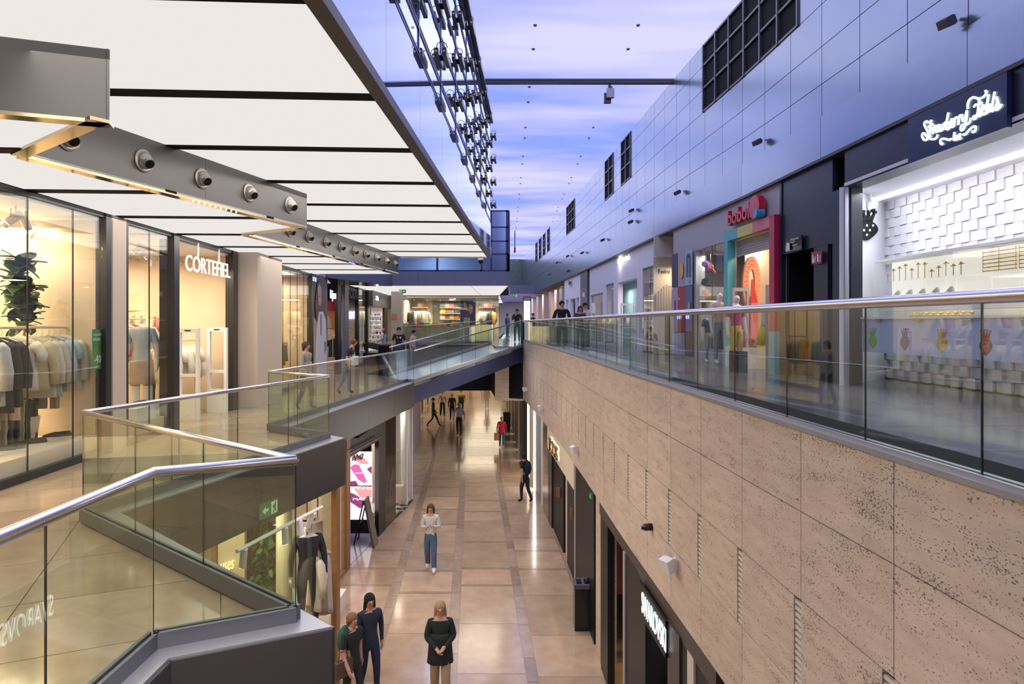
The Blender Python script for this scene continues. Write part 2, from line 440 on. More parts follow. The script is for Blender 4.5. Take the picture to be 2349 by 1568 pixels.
balustrade('glass_balustrade', G[2:4], ZGB, ZGT, [3], 'glass balustrade cutting diagonally back across the triangular opening in front of the clothes shop', 'rail_glass_green', .026)
balustrade('glass_balustrade', G[3:5], ZGB, ZGT, [4], 'glass balustrade along the beige clothes shop walkway with exit sign below it', 'rail_glass', .026)
balustrade('glass_balustrade', G[4:6], ZGB, ZGT, [2], 'short glass balustrade with brass-coloured rail at the second walkway corner', 'rail_glass_green', .024)
balustrade('glass_balustrade', [G[5], G[6]], ZGB, ZGT, [9], 'long glass balustrade leading to the foot of the blue ramp', 'rail_glass', .024)
# ================= RIGHT SIDE: travertine parapet wall
tw = empty('wall_right_lower', kind='structure')
ys = [-6, -4.2, -2.3, -.4, 1.55, 2.5]
y = 3.45
while y < 27.4: ys.append(y); y += .97
ys.append(27.6)
courses = [(ZSOF, 3.60), (3.60, 4.23), (4.23, 4.83), (4.83, ZCAP-.03)]
core = MB(); cap = MB(); sof = MB()
for i in range(len(ys)-1):
    a = (fT(ys[i]), ys[i]); b = (fT(ys[i+1]), ys[i+1])
    core.seg(a, b, -.5, -.031, ZSOF, ZCAP-.03)
    cap.seg(a, b, -.16, .02, ZCAP-.03, ZCAP)
    for ci, (z0, z1) in enumerate(courses):
        u = (Vector(b)-Vector(a)).normalized(); g = .004
        slot = ci == 1 and i % 1 == 0 and ys[i] > 3
        aa = Vector(a)+u*(.1 if slot else g); bb = Vector(b)-u*g
        MB().seg(aa, bb, -.03, 0, z0+.004, z1-.004).build('stone_panel', 'travertine', tw)
        if slot:
            m_ = MB(); k = 14
            for q in range(k):
                zz = z0+.01+(z1-z0-.02)*q/k
                m_.seg(Vector(a)+u*.008, Vector(a)+u*.095, -.03, -.008, zz, zz+(z1-z0)/k*.55)
            m_.build('vent_slats', 'pale', tw)['kind'] = 'stuff'
core.build('core', 'black_matte', tw); cap.build('coping', 'ledge', tw)
# right floor slab + paving
edgeT = [(fT(y)+.03, y) for y in ys]
polyR = edgeT+[(-.72, 28.0), (-1.0, 31.0), (-6.2, 31.0), (-8.5, 37.3), (-8.5, 41), (-.5, 41), (-.5, 80), (12, 80), (12, -6)]
struct('floor', MB().quadbox(polyR, ZSOF+.0, ZR-.03), 'black_matte', fix=True)
f3 = struct('floor', MB().quadbox([(x+.02, y) for x, y in polyR], ZR-.03, ZR-.012), 'floor_strip', fix=True)
rest = MB(); nb = 0
for i in range(-8, 14):
    for j in range(-4, 60):
        p = list(polyR); T_ = 1.2
        p = clip(p, 1, .045, (i+1)*T_-.004)
        if p: p = clip(p, -1, -.045, -(i*T_+.004))
        if len(p) < 3: continue
        p = clip(p, -.045, 1, (j+1)*1.2-.004)
        if p: p = clip(p, .045, -1, -(j*1.2+.004))
        if len(p) < 3 or area(p) < .003: continue
        cy = sum(q[1] for q in p)/len(p)
        if 4 < cy < 22 and nb < 90 and sum(q[0] for q in p)/len(p) < 6.5: MB().quadbox(p, ZR-.012, ZR).build('tile', 'floor_right', f3); nb += 1
        else: rest.quadbox(p, ZR-.012, ZR)
rest.build('paving', 'floor_right', f3)['kind'] = 'stuff'
# balustrade right: pane module .95 offset
yr = [-2.8, -.9, 1.05, 2.0, 2.92]
y = 3.78
while y < 27: yr.append(y); y += .94
yr.append(27.6)
balustrade('glass_balustrade', [(fT(y)+.05, y) for y in yr], ZCAP, ZRAIL, [1]*(len(yr)-1), 'long curved glass balustrade on top of the pitted beige stone wall', 'rail_glass', .032, curb=True, curbm='ledge', ch=.0)
# stone wall return below the landing
rt = empty('wall_back_return', kind='structure')
for i, (x0, x1) in enumerate([(-.72, -.12), (-.12, .47)]):
    for z0, z1 in ((ZSOF-.1, 3.75), (3.75, 4.6), (4.6, ZR-.03)):
        MB().seg((x0+.005, 28.0-.3*0), (x1-.005, 27.7), 0, -.03, z0, z1-.008).build('stone_panel', 'travertine', rt)
MB().quadbox([(-.72, 28.03), (.47, 27.73), (.9, 29), (-.72, 30)], ZSOF-.1, ZR-.03).build('core', 'pale', rt)
# ================= bridge ramp
br = empty('ramp_bridge')
A = (-3.1, 20.6); B = (.43, 27.4); Cc = (-4.42, 23.4); D = (-.95, 30.6)
zA = 4.2; zB = 5.13
side = MB(); side.seg(A, B, -.0, .14, zA-.62, zA+.0, zB-.62, zB+.0)
side.seg(Cc, D, 0, -.14, zA-.62, zA, zB-.62, zB)
side.build('side_beam', 'navy', br)
n = 8
for k in range(n):
    t0, t1 = (k+.01)/n, (k+.99)/n
    p = [Vector(A).lerp(Vector(B), t0), Vector(A).lerp(Vector(B), t1), Vector(Cc).lerp(Vector(D), t1), Vector(Cc).lerp(Vector(D), t0)]
    z = [zA+(zB-zA)*t for t in (t0, t1, t1, t0)]
    mb = MB().quadbox([tuple(q) for q in p], [q-.08 for q in z], z); mb.build('deck_panel', 'deck', br) if 'deck' in M else (mat('deck', (.45, .52, .62), .25), mb.build('deck_panel', 'deck', br))
rebase(br); tag(br, 'sloping footbridge with dark navy side beams and pale blue deck crossing the void', 'ramp')
mat('post_dark', (.03, .04, .08), .3, .5)
e1 = (.43, 27.4)
balustrade('glass_balustrade', [G[6], A, B], 0, 0, [1, 8], 'glass balustrade on the near side of the sloping blue footbridge', 'rail_glass', .026, zbs=[ZGB, ZGB, zB+.1], zts=[ZGT, ZGT, ZRAIL], curbm='ledge')
balustrade('glass_balustrade', [(-4.42, 23.6), (-.98, 30.8)], 0, 0, [8], 'glass balustrade on the far side of the sloping blue footbridge', 'rail_glass', .026, zbs=[ZGB, zB+.1], zts=[ZGT, ZRAIL], curbm='ledge')
struct('trim_3', MB().box(.36, .52, 27.45, 27.6, ZSOF+1.5, ZRAIL-.05), 'post_dark')
# second balustrade at far landing edge with dark plinth
balustrade('glass_balustrade', [(-5.3, 31.0), (-1.0, 31.3)], 0, 0, [5], 'green-looking glass balustrade on a dark plinth before the bag shop', 'rail_glass_green', .02, zbs=[5.2, 5.25], zts=[5.95, ZRAIL+.02])
struct('trim_4', MB().box(-6.2, -5.4, 30.3, 31.0, ZL, ZR-.05), 'black_matte')
# ================= ROOF
ce = struct('ceiling', MB().box(-9, 9, -8, 76, ZROOF+.05, ZROOF+.2), 'dark_frame')
yy = 19.05-4.05*6
k = 0
while yy < 72:
    g = .012 if abs(yy-19.05) > .1 else .1
    g2 = .012 if abs(yy+4.05-19.05) > .1 else .1
    q = [(-9, yy+g-.018*0), (8.5, yy+g), (8.5, yy+4.05-g2), (-9, yy+4.05-g2)]
    MB().quadbox(q, ZROOF, ZROOF+.03).build('light_panel', 'sky_ceiling', ce)
    # sprinkler dots
    for xx in (1.2, -.1) if k % 1 == 0 else ():
        pass
    yy += 4.05; k += 1
sp = MB()
for q in range(4, 17):
    for xx in (.55, 3.0):
        y0 = 19.05+4.05*(q-4)/1.0+1.9-4.05
        sp.tube([(xx-.06*(q-4)*.5, y0, ZROOF), (xx-.06*(q-4)*.5, y0, ZROOF-.03)], [.05, .035], 10)
        sp.tube([(xx-.06*(q-4)*.5, y0-1.35, ZROOF), (xx-.06*(q-4)*.5, y0-1.35, ZROOF-.03)], [.05, .035], 10)
o = sp.build('sprinkler_head', 'grey', ce)
struct('trim_5', MB().box(-.9, 4.9, 18.98, 19.12, ZROOF-.12, ZROOF-.02), 'dark_frame')
# ================= RIGHT UPPER WALL
rw = empty('wall_right_upper', kind='structure')
mat('frame_grey', (.06, .06, .075), .35, .3)
rows = [(9.55, 10.12), (10.12, 10.75), (10.75, 11.46), (11.46, 12.05), (12.05, 12.65), (12.65, 13.18)]
wins = [(11.8, 16.6, 6)]
for a, b, n in ((1424, 1445, 2), (1387, 1405, 2), (1299, 1317, 3), (1255, 1260, 1), (1245, 1250, 1), (1236, 1241, 1), (1228, 1232, 1)):
    wins.append((dR(b), dR(a), n))
yrw = []; y = -5.6
while y < 75: yrw.append(y); y += 1.105 if y < 40 else 2.21
core = MB(); npan = 0; farp = MB()
for i in range(len(yrw)-1):
    y0, y1 = yrw[i], yrw[i+1]; a = Vector((fR(y0), y0)); b = Vector((fR(y1), y1)); u = (b-a).normalized()*.007
    core.seg(a, b, -.4, -.06, ZRF, ZROOF)
    for ri, (z0, z1) in enumerate(rows):
        segs = [(y0, y1)]
        if ri >= 3:
            for w0, w1, n in wins:
                ns = []
                for s0, s1 in segs:
                    if w1 <= s0 or w0 >= s1: ns.append((s0, s1))
                    else:
                        if w0 > s0+.02: ns.append((s0, w0))
                        if w1 < s1-.02: ns.append((w1, s1))
                segs = ns
        for s0, s1 in segs:
            a2 = Vector((fR(s0), s0)); b2 = Vector((fR(s1), s1))
            if y0 > 2 and y0 < 42 and npan < 290:
                MB().seg(a2+u, b2-u, -.06, -.03, z0+.006, z1-.006).build('metal_panel', 'metal_panel', rw); npan += 1
            else: farp.seg(a2+u, b2-u, -.06, -.03, z0+.006, z1-.006)
farp.build('cladding', 'metal_panel', rw)['kind'] = 'stuff'
core.build('core', 'black_matte', rw)
# lower fascia band (slightly proud), tapering
fb = MB(); sb = MB(); fr_ = empty('trim_6', kind='structure')
y = -5.6
while y < 74:
    y1 = min(y+3.3, 74); a = Vector((fR(y), y)); b = Vector((fR(y1), y1)); u = (b-a).normalized()*.005
    MB().seg(a+u, b-u, -.05, .03, ZRF, 9.55).build('panel', 'metal_panel', fr_)
    sb.seg(a, b, -.9, .03, ZRF-.05, ZRF-.002)
    y = y1
sb.build('soffit', 'bronze_dark', fr_)
wi = 0
for w0, w1, n in wins:
    wi += 1
    r = empty('window_%d' % wi, kind='structure')
    fm = MB()
    n_ = n
    for k in range(n_+1):
        yk = w0+(w1-w0)*k/n_; a = Vector((fR(yk-.03), yk-.03)); b = Vector((fR(yk+.03), yk+.03))
        fm.seg(a, b, -.2, .0, 11.46, 13.16)
    for z in (11.46, 12.04, 12.62, 13.12):
        for k in range(n_):
            y0 = w0+(w1-w0)*k/n_+.031; y1 = w0+(w1-w0)*(k+1)/n_-.031
            fm.seg((fR(y0), y0), (fR(y1), y1), -.2, -.01, z, z+.05)
    fm.build('frame', 'frame_grey', r)
    for k in range(n_):
        for z in (11.51, 12.09, 12.67):
            y0 = w0+(w1-w0)*k/n_+.03; y1 = w0+(w1-w0)*(k+1)/n_-.03
            MB().seg((fR(y0), y0), (fR(y1), y1), -.17, -.16, z, z+.53 if z < 12.6 else z+.45).build('pane', 'pane_dark', r)
# ================= LEFT UPPER BLOCK (above canopy)
def fC(d): return -1.4+.034*d
lw = empty('wall_left_upper', kind='structure')
ym = [-5.2+.0, -3.3, -1.4, .5, 2.4, 4.33, 6.27, 8.15, 10.1, 12.0, 13.9, 15.8, 17.7, 19.6, 21.4]
core = MB().seg((fC(-5.2), -5.2), (fC(21.4), 21.4), .06, .5, 8.35, 12.7); core.build('core', 'navy', lw)
tr = MB(); cl = 0
clipm = []
for i in range(len(ym)-1):
    a = Vector((fC(ym[i]), ym[i])); b = Vector((fC(ym[i+1]), ym[i+1])); u = (b-a).normalized()
    MB().seg(a+u*.004, b-u*.004, .02, .05, 8.33, 9.36).build('glass_panel', 'glass_panel', lw)
    zs = [9.45, 9.8, 10.52, 11.22, 11.95, 12.6]
    for j in range(5):
        MB().seg(a+u*.04, b-u*.04, .045, .055, zs[j]-.015, zs[j+1]-.025).build('pane', 'pane_mirror', lw)
    tr.seg(a-u*.014, a+u*.014, .03, .06, 9.4, 12.65)
    for z in zs:
        tr.seg(a+u*.014, b-u*.014, .03, .06, z-.035, z-.022); tr.seg(a+u*.014, b-u*.014, .03, .06, z+.022, z+.035)
tr.build('mullions', 'mull', lw) if 'mull' in M else (mat('mull', (.16, .19, .42), .2, .8), tr.build('mullions', 'mull', lw))
tm = MB().seg((fC(-5.2), -5.2), (fC(21.4), 21.4), -.06, .3, 12.65, 12.75); tm.build('coping', 'frame_grey', lw)
# opener brackets with paired black boxes
proto = None
clampspots = []
for i in range(len(ym)-1):
    m_ = (ym[i]+ym[i+1])/2
    if m_ < 6: continue
    for z in (9.8, 10.52, 11.22, 11.95): clampspots.append((m_, z))
mat('clamp', (.03, .04, .05), .3, .3)
zn = ['lowest', 'second lowest', 'second highest', 'highest']
def nth(i): return ['first', 'second', 'third', 'fourth', 'fifth', 'sixth', 'seventh', 'eighth', 'ninth', 'tenth', 'eleventh', 'twelfth', 'thirteenth', 'fourteenth', 'fifteenth', 'sixteenth', 'seventeenth', 'eighteenth', 'nineteenth', 'twentieth'][i]
ca_ = math.atan2(-.034, 1)
for q, (yy, z) in enumerate(clampspots):
    if proto is None:
        proto = empty('floodlight')
        for s_ in (-1, 1):
            x_ = .085+s_*.055
            b_ = MB().box(x_-.03, x_+.03, -.24, .24, -.05, .05); ob = b_.build('lamp_housing', 'clamp', proto)
            g_ = MB().tube([(x_, -.242, 0), (x_, -.25, 0)], .018, 8); g_.build('end_cap', 'gold', ob)
        b_ = MB().box(.0, .14, -.04, .02, -.03, .03); b_.build('bracket', 'black_matte', proto)
        cb = MB().tube([(.035, -.23, .05), (.05, -.26, .09), (.11, -.28, .12), (.17, -.26, .09), (.185, -.23, .05)], .006, 6); cb.build('cable', 'black_matte', proto)
        o = proto
    else: o = copy_tree(proto)
    o.location = (fC(yy)+.035, yy, z); o.rotation_euler = (0, 0, ca_)
    col = (q//4); rw_ = q % 4
    tag(o, 'black twin lamp on blue glass wall, %s row, %s column from near end' % (zn[rw_], nth(col)), 'lamp', 'twin black lamps clamped to the blue glass wall')
# ================= CANOPIES and zigzag bulkhead
BL = [(-9, 3.2), (-3.2, 5.2), (-4.65, 6.28), (-3.45, 11.0), (-4.76, 11.8), (-3.67, 21.1)]
cu = struct('ceiling', MB().quadbox([(fC(-6)-.1, -6), (fC(21.3)-.1, 21.4), (-3.7, 21.2), (-4.7, 11.9), (-4.7, 6.3), (-9, 3.2), (-9, -6)], 8.38, 8.5), 'black_matte', fix=True)
upper = [(fC(-6)-.12, -6), (fC(21.35)-.12, 21.35)]+BL[::-1]+[(-9, -6)]
lowerp = BL+[(-4.2, 22.4), (fLS(22.4)-.1, 22.4), (fLS(-6)-.1, -6), (-9, -6)]
lowerp = [(-3.67, 21.1), (-3.45-.06, 11.0)] and BL[1:]+[(-3.7, 21.3), (fLS(21.6), 21.3), (fLS(3), 3.0), (-8, 3.0), (-8, 3.55)]
cl_ = struct('ceiling', MB().quadbox([(-3.8, 21.3), (-4.8, 11.9), (-3.6, 11.0), (-4.8, 6.3), (-3.35, 5.2), (-9, 3.2), (-9, 21.3)], 7.82, 7.9), 'black_matte', fix=True)
def strips(poly, z, par, name):
    c = 6.36-1.93*7
    while c < 22:
        p = clip(list(poly), -.056, 1, c+1.93-.09)
        if p: p = clip(p, .056, -1, -(c+.09))
        if len(p) >= 3 and area(p) > .01:
            MB().quadbox(p, z, z+.02).build('light_panel', 'canopy_light', par)
        q = clip(list(poly), -.056, 1, c+.089)
        if q: q = clip(q, .056, -1, -(c-.089))
        if len(q) >= 3 and area(q) > .01: MB().quadbox(q, z-.012, z+.02).build('divider', 'black_matte', par)
        c += 1.93
strips(upper, ZCU, cu, 'u'); strips(lowerp, ZCL, cl_, 'l')
struct('trim_7', MB().seg((fC(-6), -6), (fC(21.4), 21.4), .0, .13, ZCU-.04, 8.34), 'bronze_dark')
struct('trim_8', MB().seg((fC(21.4), 21.42), (-3.66, 21.55), -.05, .06, ZCU-.02, 8.6), 'white')
bk = empty('wall_bulkhead', kind='structure')
for i in range(len(BL)-1):
    p0, p1 = Vector(BL[i]), Vector(BL[i+1]); L = (p1-p0).length; n = max(1, round(L/1.95)) if i % 2 == 0 or i == 2 or i == 4 else 1
    if i in (1, 3): n = 1
    for k in range(n):
        a = p0+(p1-p0)*(k/n); b = p0+(p1-p0)*((k+1)/n); u = (b-a).normalized()*.002
        MB().seg(a+u, b-u, 0, .02, ZCL-.0, ZCU).build('panel', 'beam_metal', bk)
    MB().seg(p0, p1, .0, .14, ZCL-.03, ZCL-.002).build('soffit_strip', 'bronze', bk)
# lamps in the bulkhead
def spotlamp():
    r = empty('recessed_spotlight')
    m_ = MB(); prof = [(.0, .16), (.022, .16), (.025, .125)]
    # local +x = out of the wall; ring then eyeball
    ring = MB().tube([(0, 0, 0), (.015, 0, 0), (.02, 0, 0)], [.135, .135, .115], 20); ring.build('ring', 'lamp_metal', r, smooth=False)
    eb = MB().ell((.01, 0, 0), (.1, .1, .1), 16, 10); eb.build('eyeball', 'lamp_metal', r, smooth=True)
    sn = MB().tube([(.03, 0, 0), (.105, -.02, -.05)], [.075, .06], 16); e_ = sn.build('snout', 'lamp_metal', r, smooth=False)
    op = MB().tube([(.104, -.02, -.0495), (.108, -.021, -.052)], [.052, .052], 14); op.build('aperture', 'black_matte', e_)
    return r
mat('lamp_metal', (.38, .36, .33), .3, .7)
lp = None; q = 0
spots = []
for px in (155, 329, 463, 571, 664): spots.append((px, 2))
for px in (664, 707, 747, 781, 812, 838, 863, 885, 905): spots.append((px, 4))
for idx, (px, i) in enumerate(spots):
    p0, p1 = Vector(BL[i]), Vector(BL[i+1]); s = (px-CX)/F
    t = (p0.x-s*p0.y)/(s*(p1.y-p0.y)-(p1.x-p0.x)); pt = p0+(p1-p0)*t
    if lp is None: lp = spotlamp(); o = lp
    else: o = copy_tree(lp)
    d_ = p1-p0
    o.location = (pt.x+.002, pt.y, (ZCL+ZCU)/2+.0); o.rotation_euler = (0, 0, math.atan2(d_.y, d_.x)-math.pi/2)
    if i == 4: o.scale = (.95,)*3
    k = idx if i == 2 else idx-5
    tag(o, ('%s eyeball spotlight on the large nearer grey bulkhead, counted from its near end' if i == 2 else '%s eyeball spotlight on the smaller farther grey bulkhead, counted from its near end') % nth(k), 'spotlight', 'eyeball spotlights in the grey bulkheads')
led_ = MB()
for k in range(9):
    t = .47+.022*k; p = Vector(BL[2]).lerp(Vector(BL[3]), t); led_.ell((p.x-.06, p.y, ZCL-.032), (.012, .012, .008), 6, 4)
led_.build('led_dots', 'led', bk)
# ================= cross block beyond (d=28)
cb = empty('wall_cross_beam', kind='structure')
XB = [(-6.45, 22.9), (-5.1, 27.9)]
MB().seg(XB[0], XB[1], 0, .1, ZCL, 8.33).build('panel', 'navy_beam', cb)
xs = [-5.1, -4.0, -2.4, -.75, -.12]
for i in range(4): MB().box(xs[i]+.004, xs[i+1]-.004, 27.9, 28.0, ZCL, 8.33).build('panel', 'navy_beam', cb)
MB().box(-.16, -.12, 28.0, 37.3, ZCL, 8.33).build('panel', 'navy_beam', cb)
MB().quadbox([(-6.5, 22.9), (-5.1, 27.9), (-6.2, 27.9), (-7.2, 26)], ZCL-.02, ZCL).build('soffit_strip', 'bronze', cb)
c3 = struct('ceiling', MB().box(-9.5, -.2, 28.0, 39, ZCL+.06, ZCL+.1), 'black_matte')
yy = 28.0
while yy < 37.2:
    xr = -.2-(yy-28)*.06
    for x0, x1 in ((-9.4, -5.9), (-5.86, -3.9), (-3.86, -1.8), (-1.76, xr)):
        MB().box(x0, x1, yy+.02, yy+1.15, ZCL, ZCL+.02).build('light_panel', 'canopy_light', c3)
    yy += 1.17
# glazed band and tower above
gb = empty('window_20', kind='structure')
fm = MB()
for x in (-5.6, -3.25, -1.35, -.2): fm.box(x, x+.09, 28.0, 28.08, 8.33, 9.05)
fm.box(-5.6, -.2, 28.0, 28.08, 8.33, 8.4); fm.box(-.93, -.85, 28, 28.08, 8.4, 10.95); fm.box(-.26, -.1, 28, 28.1, 8.33, 10.95)
for z in (9.05, 9.6, 10.2, 10.9): fm.box(-.9, -.15, 28, 28.08, z, z+.06)
fm.box(-.16, -.1, 28.05, 33, 8.33, 10.95)
fm.build('frame', 'navy', gb)
for x0, x1 in ((-5.5, -3.26), (-3.16, -1.36), (-1.26, -.94)): MB().box(x0, x1, 28.02, 28.04, 8.4, 9.05).build('pane', 'tower_glass', gb)
for z0, z1 in ((8.4, 9.05), (9.11, 9.6), (9.66, 10.2), (10.26, 10.9)): MB().box(-.85, -.27, 28.02, 28.04, z0, z1).build('pane', 'tower_pane', gb)
struct('wall_back', MB().box(-9, -1.0, 30.5, 30.6, 8.33, 9.6), 'shop_grey'); arealight('glazing_fill', (-3.5, 29.3, 9.4), .6, 60, (.85, .93, 1), sy=1); struct('wall_back', MB().box(-.95, -.3, 33, 33.1, 8.33, 10.9), 'navy_beam')  # small fill light added to brighten the wall behind the glazed band
# closing walls
struct('wall_back', MB().box(-14, 12, 84, 84.3, 0, 13.2), 'white')
struct('wall_front', MB().box(-14, 12, -8.3, -8, 0, 13.2), 'grey')
struct('wall_left', MB().box(-13.3, -13, -8, 84, 0, 13.2), 'cream_wall')
struct('wall_right', MB().box(12, 12.3, -8, 84, 0, 13.2), 'grey')
struct('wall_back', MB().box(-2, 3.4, 72, 72.3, 9.4, 13.2), 'leafwall') if 'leafwall' in M else (mat('leafwall', (.1, .16, .13), .7, var=.5, vs=3), struct('wall_back', MB().box(-6, 3.4, 72, 72.3, 9.4, 13.2), 'leafwall'))
struct('trim_9', MB().box(-.6, 2.2, 57.8, 58.2, 8.75, 9.5), 'navy_beam')
# ================= SHOPS helpers
def pl(fn, d): return Vector((fn(d), d))
def UP(px, py, p0, p1, off=0):   # pixel ray onto vertical plane through plan points p0,p1
    s = (px-CX)/F; p0 = Vector(p0); p1 = Vector(p1); d_ = (p1-p0).normalized(); n = Vector((-d_.y, d_.x)); p0 = p0+n*off
    t = (p0.x-s*p0.y)/(s*d_.y-d_.x); y = p0.y+t*d_.y
    return Vector((s*y, y, EZ-(py-CY)*y/F))
def art(pxs, p0, p1, off, m, parent, name='print', th=.004):
    pts = [UP(a, b, p0, p1, off) for a, b in pxs]; d_ = (Vector(p1)-Vector(p0)).normalized(); sg = 1 if off > 0 else -1
    return MB().poly3([tuple(p) for p in pts], (-d_.y*th*sg*-1, d_.x*th*sg*-1, 0)).build(name, m, parent, fix=True)
wn = [30]
def shopwin(ds, fn, side, z0, z1, gl='shop_glass', frame=True, base=.12, fm='dark_frame', top=.06, t=0.):
    wn[0] += 1; r = empty('window_%d' % wn[0], kind='structure')
    for i in range(len(ds)-1):
        a, b = pl(fn, ds[i]), pl(fn, ds[i+1]); u = (b-a).normalized()*.004
        MB().seg(a+u, b-u, side*t, side*(t+.012), z0+base, z1-top).build('pane', gl, r)
    if frame:
        a, b = pl(fn, ds[0]), pl(fn, ds[-1]); f = MB()
        if base: f.seg(a, b, side*(t-.03), side*(t+.05), z0, z0+base)
        f.seg(a, b, side*(t-.03), side*(t+.05), z1-top, z1)
        f.build('frame', fm, r)
        for d in ds[1:-1]:
            a = pl(fn, d-.008); b = pl(fn, d+.008); MB().seg(a, b, side*t, side*(t+.014), z0+base, z1-top).build('joint', 'dark_frame', r)
    return r
def post(d0, d1, fn, side, t0, t1, z0, z1, m, name='trim_10'):
    return struct(name, MB().seg(pl(fn, d0), pl(fn, d1), side*t0, side*t1, z0, z1), m)
def ringloft(rings, n, m=0, mb=None, cap=True):
    mb = mb or MB(); b = len(mb.v)
    for r in rings:
        for q in r: mb.v.append(tuple(q))
    for j in range(len(rings)-1):
        for i in range(n):
            i2 = (i+1) % n; mb.f.append((b+j*n+i, b+j*n+i2, b+(j+1)*n+i2, b+(j+1)*n+i)); mb.mi.append(m)
    if cap:
        mb.f.append(tuple(b+i for i in range(n-1, -1, -1))); mb.f.append(tuple(b+(len(rings)-1)*n+i for i in range(n))); mb.mi += [m, m]
    return mb
GC = {}
def fabric(c):
    k = 'fabric_%02d%02d%02d' % tuple(int(x*99) for x in c)
    if k not in M: mat(k, c, .9, var=.12, vs=25)
    return k
def garment(kind, L, col, w=.46, rnd=None):
    rnd = rnd or random; n = 18; mb = MB(); ph = rnd.random()*6
    if kind == 'trousers':
        for sgn in (-1, 1):
            rings = []
            for j in range(9):
                t = j/8; z = -.08-L*t; hw = .085-.02*t; hd = .035
                rings.append([(sgn*.08+hw*math.cos(2*math.pi*i/n)+.008*math.sin(3*t*6+ph), hd*math.sin(2*math.pi*i/n)+.01*math.sin(i*1.7+ph), z) for i in range(n)])
            ringloft(rings, n, 0, mb)
        mb.box(-.16, .16, -.03, .03, -.14, -.06)
    else:
        rings = []
        prof = [(.05, -.02), (.1, -.035), (w*.46, -.085), (w*.5, -.13)]
        for j in range(9): prof.append((w*(.46+.08*j/8), -.13-(L-.13)*j/8))
        for j, (hw, z) in enumerate(prof):
            a = min(1, max(0, (j-2)/8)); hd = .03+.03*a
            rings.append([(hw*math.cos(2*math.pi*i/n), hd*math.sin(2*math.pi*i/n)+.014*a*math.sin(i*2.1+ph)+.01*a*math.sin(5*hw*i+ph*2), z) for i in range(n)])
        ringloft(rings, n, 0, mb)
        if kind != 'dress':
            sl = .25 if kind == 'tee' else .56
            for sgn in (-1, 1):
                pth = [(sgn*w*.42, 0, -.1), (sgn*(w*.52), .0, -.16), (sgn*(w*.6+.02), .01, -.1-sl*.6), (sgn*(w*.6+.02), .0, -.1-sl)]
                mb.tube(pth, [.05, .07, .062, .055], 8)
    o = mb.build({'trousers': 'trousers', 'dress': 'dress', 'tee': 'shirt', 'shirt': 'shirt'}[kind], fabric(col), smooth=True)
    h = MB().tube([(-.19, 0, -.07), (0, 0, -.01), (.19, 0, -.07)], .008, 5).tube([(0, 0, -.01), (0, 0, .03), (.02, 0, .05), (0, 0, .075)], .004, 4)
    h.build('hanger', 'cream', o)
    return o
def hang(specs, p0, p1, z, descr, group, twist=.25, L0=None):
    """specs list of (kind, L, col, colourname)"""
    n = len(specs); p0, p1 = Vector(p0), Vector(p1); rz = math.atan2((p1-p0).y, (p1-p0).x)-math.pi/2
    for i, (k, L, c, cn) in enumerate(specs):
        o = garment(k, L, c); p = p0.lerp(p1, (i+.5)/n)
        o.location = (p.x, p.y, z-.075); o.rotation_euler = (0, 0, rz+random.uniform(-twist, twist))
        kk = {'tee': 'short-sleeved shirt', 'shirt': 'long shirt', 'trousers': 'trousers', 'dress': 'dress'}[k]
        tag(o, '%s %s, %s on %s' % (cn, kk, nth(i), descr), 'clothing', group)
def rail(p0, p1, z, zf, label, m='cream', drop=True, up=None):
    r = empty('clothes_rail'); a = (p0[0], p0[1], z); b = (p1[0], p1[1], z)
    MB().tube([a, b], .018, 8).build('bar', m, r)
    for q in (p0, p1):
        if up: MB().tube([(q[0], q[1], z), (q[0], q[1], up)], .012, 6).build('hanging_rod', m, r)
        else: MB().tube([(q[0], q[1], zf), (q[0], q[1], z)], .018, 8).build('post', m, r)
    if not up:
        MB().seg(p0, p1, -.2, .2, zf, zf+.02).build('foot_plate', m, r)
    rebase(r); return tag(r, label, 'clothes rail')
def rndcols(n, kinds, pal):
    return [(random.choice(kinds), random.uniform(*r_), c, cn) for r_, (c, cn) in ((((.6, .75)), random.choice(pal)) for _ in range(n))]
# ================= LEFT UPPER SHOPS
LS = fLS; ZT = 7.70
# big display shop, window 1
shopwin([2.2, 3.1, 4.0, 4.9, 5.8, 6.7, 7.15, 7.94, 8.82, 9.5], LS, 1, ZL, ZT, base=.1)
post(9.5, 9.63, LS, 1, -.05, .1, ZL, ZT, 'dark_frame')
post(9.66, 10.02, LS, 1, -.06, .5, ZL, ZT, 'col_plaster', 'trim_11')
post(10.03, 10.1, LS, 1, -.05, .05, ZL, ZT, 'dark_frame')
shopwin([10.1, 10.84, 11.6], LS, 1, ZL, ZT, base=.1)
post(11.58, 11.78, LS, 1, -.06, .2, ZL, ZT, 'dark_frame')
post(14.35, 14.62, LS, 1, -.05, .12, ZL, ZT, 'dark_frame')
struct('trim_12', MB().seg(pl(LS, 11.78), pl(LS, 14.35), -.03, .08, ZT-.07, ZT), 'dark_frame')
post(14.8, 16.6, LS, 1, -.42, .4, ZL, ZCL+.02, 'col_plaster', 'trim_11')
ds3 = [16.7, 17.4, 18.1, 18.8, 19.5, 20.2, 20.95]
shopwin(ds3, LS, 1, ZL, ZT, base=.1)
post(20.95, 21.15, LS, 1, -.05, .1, ZL, ZT, 'dark_frame')
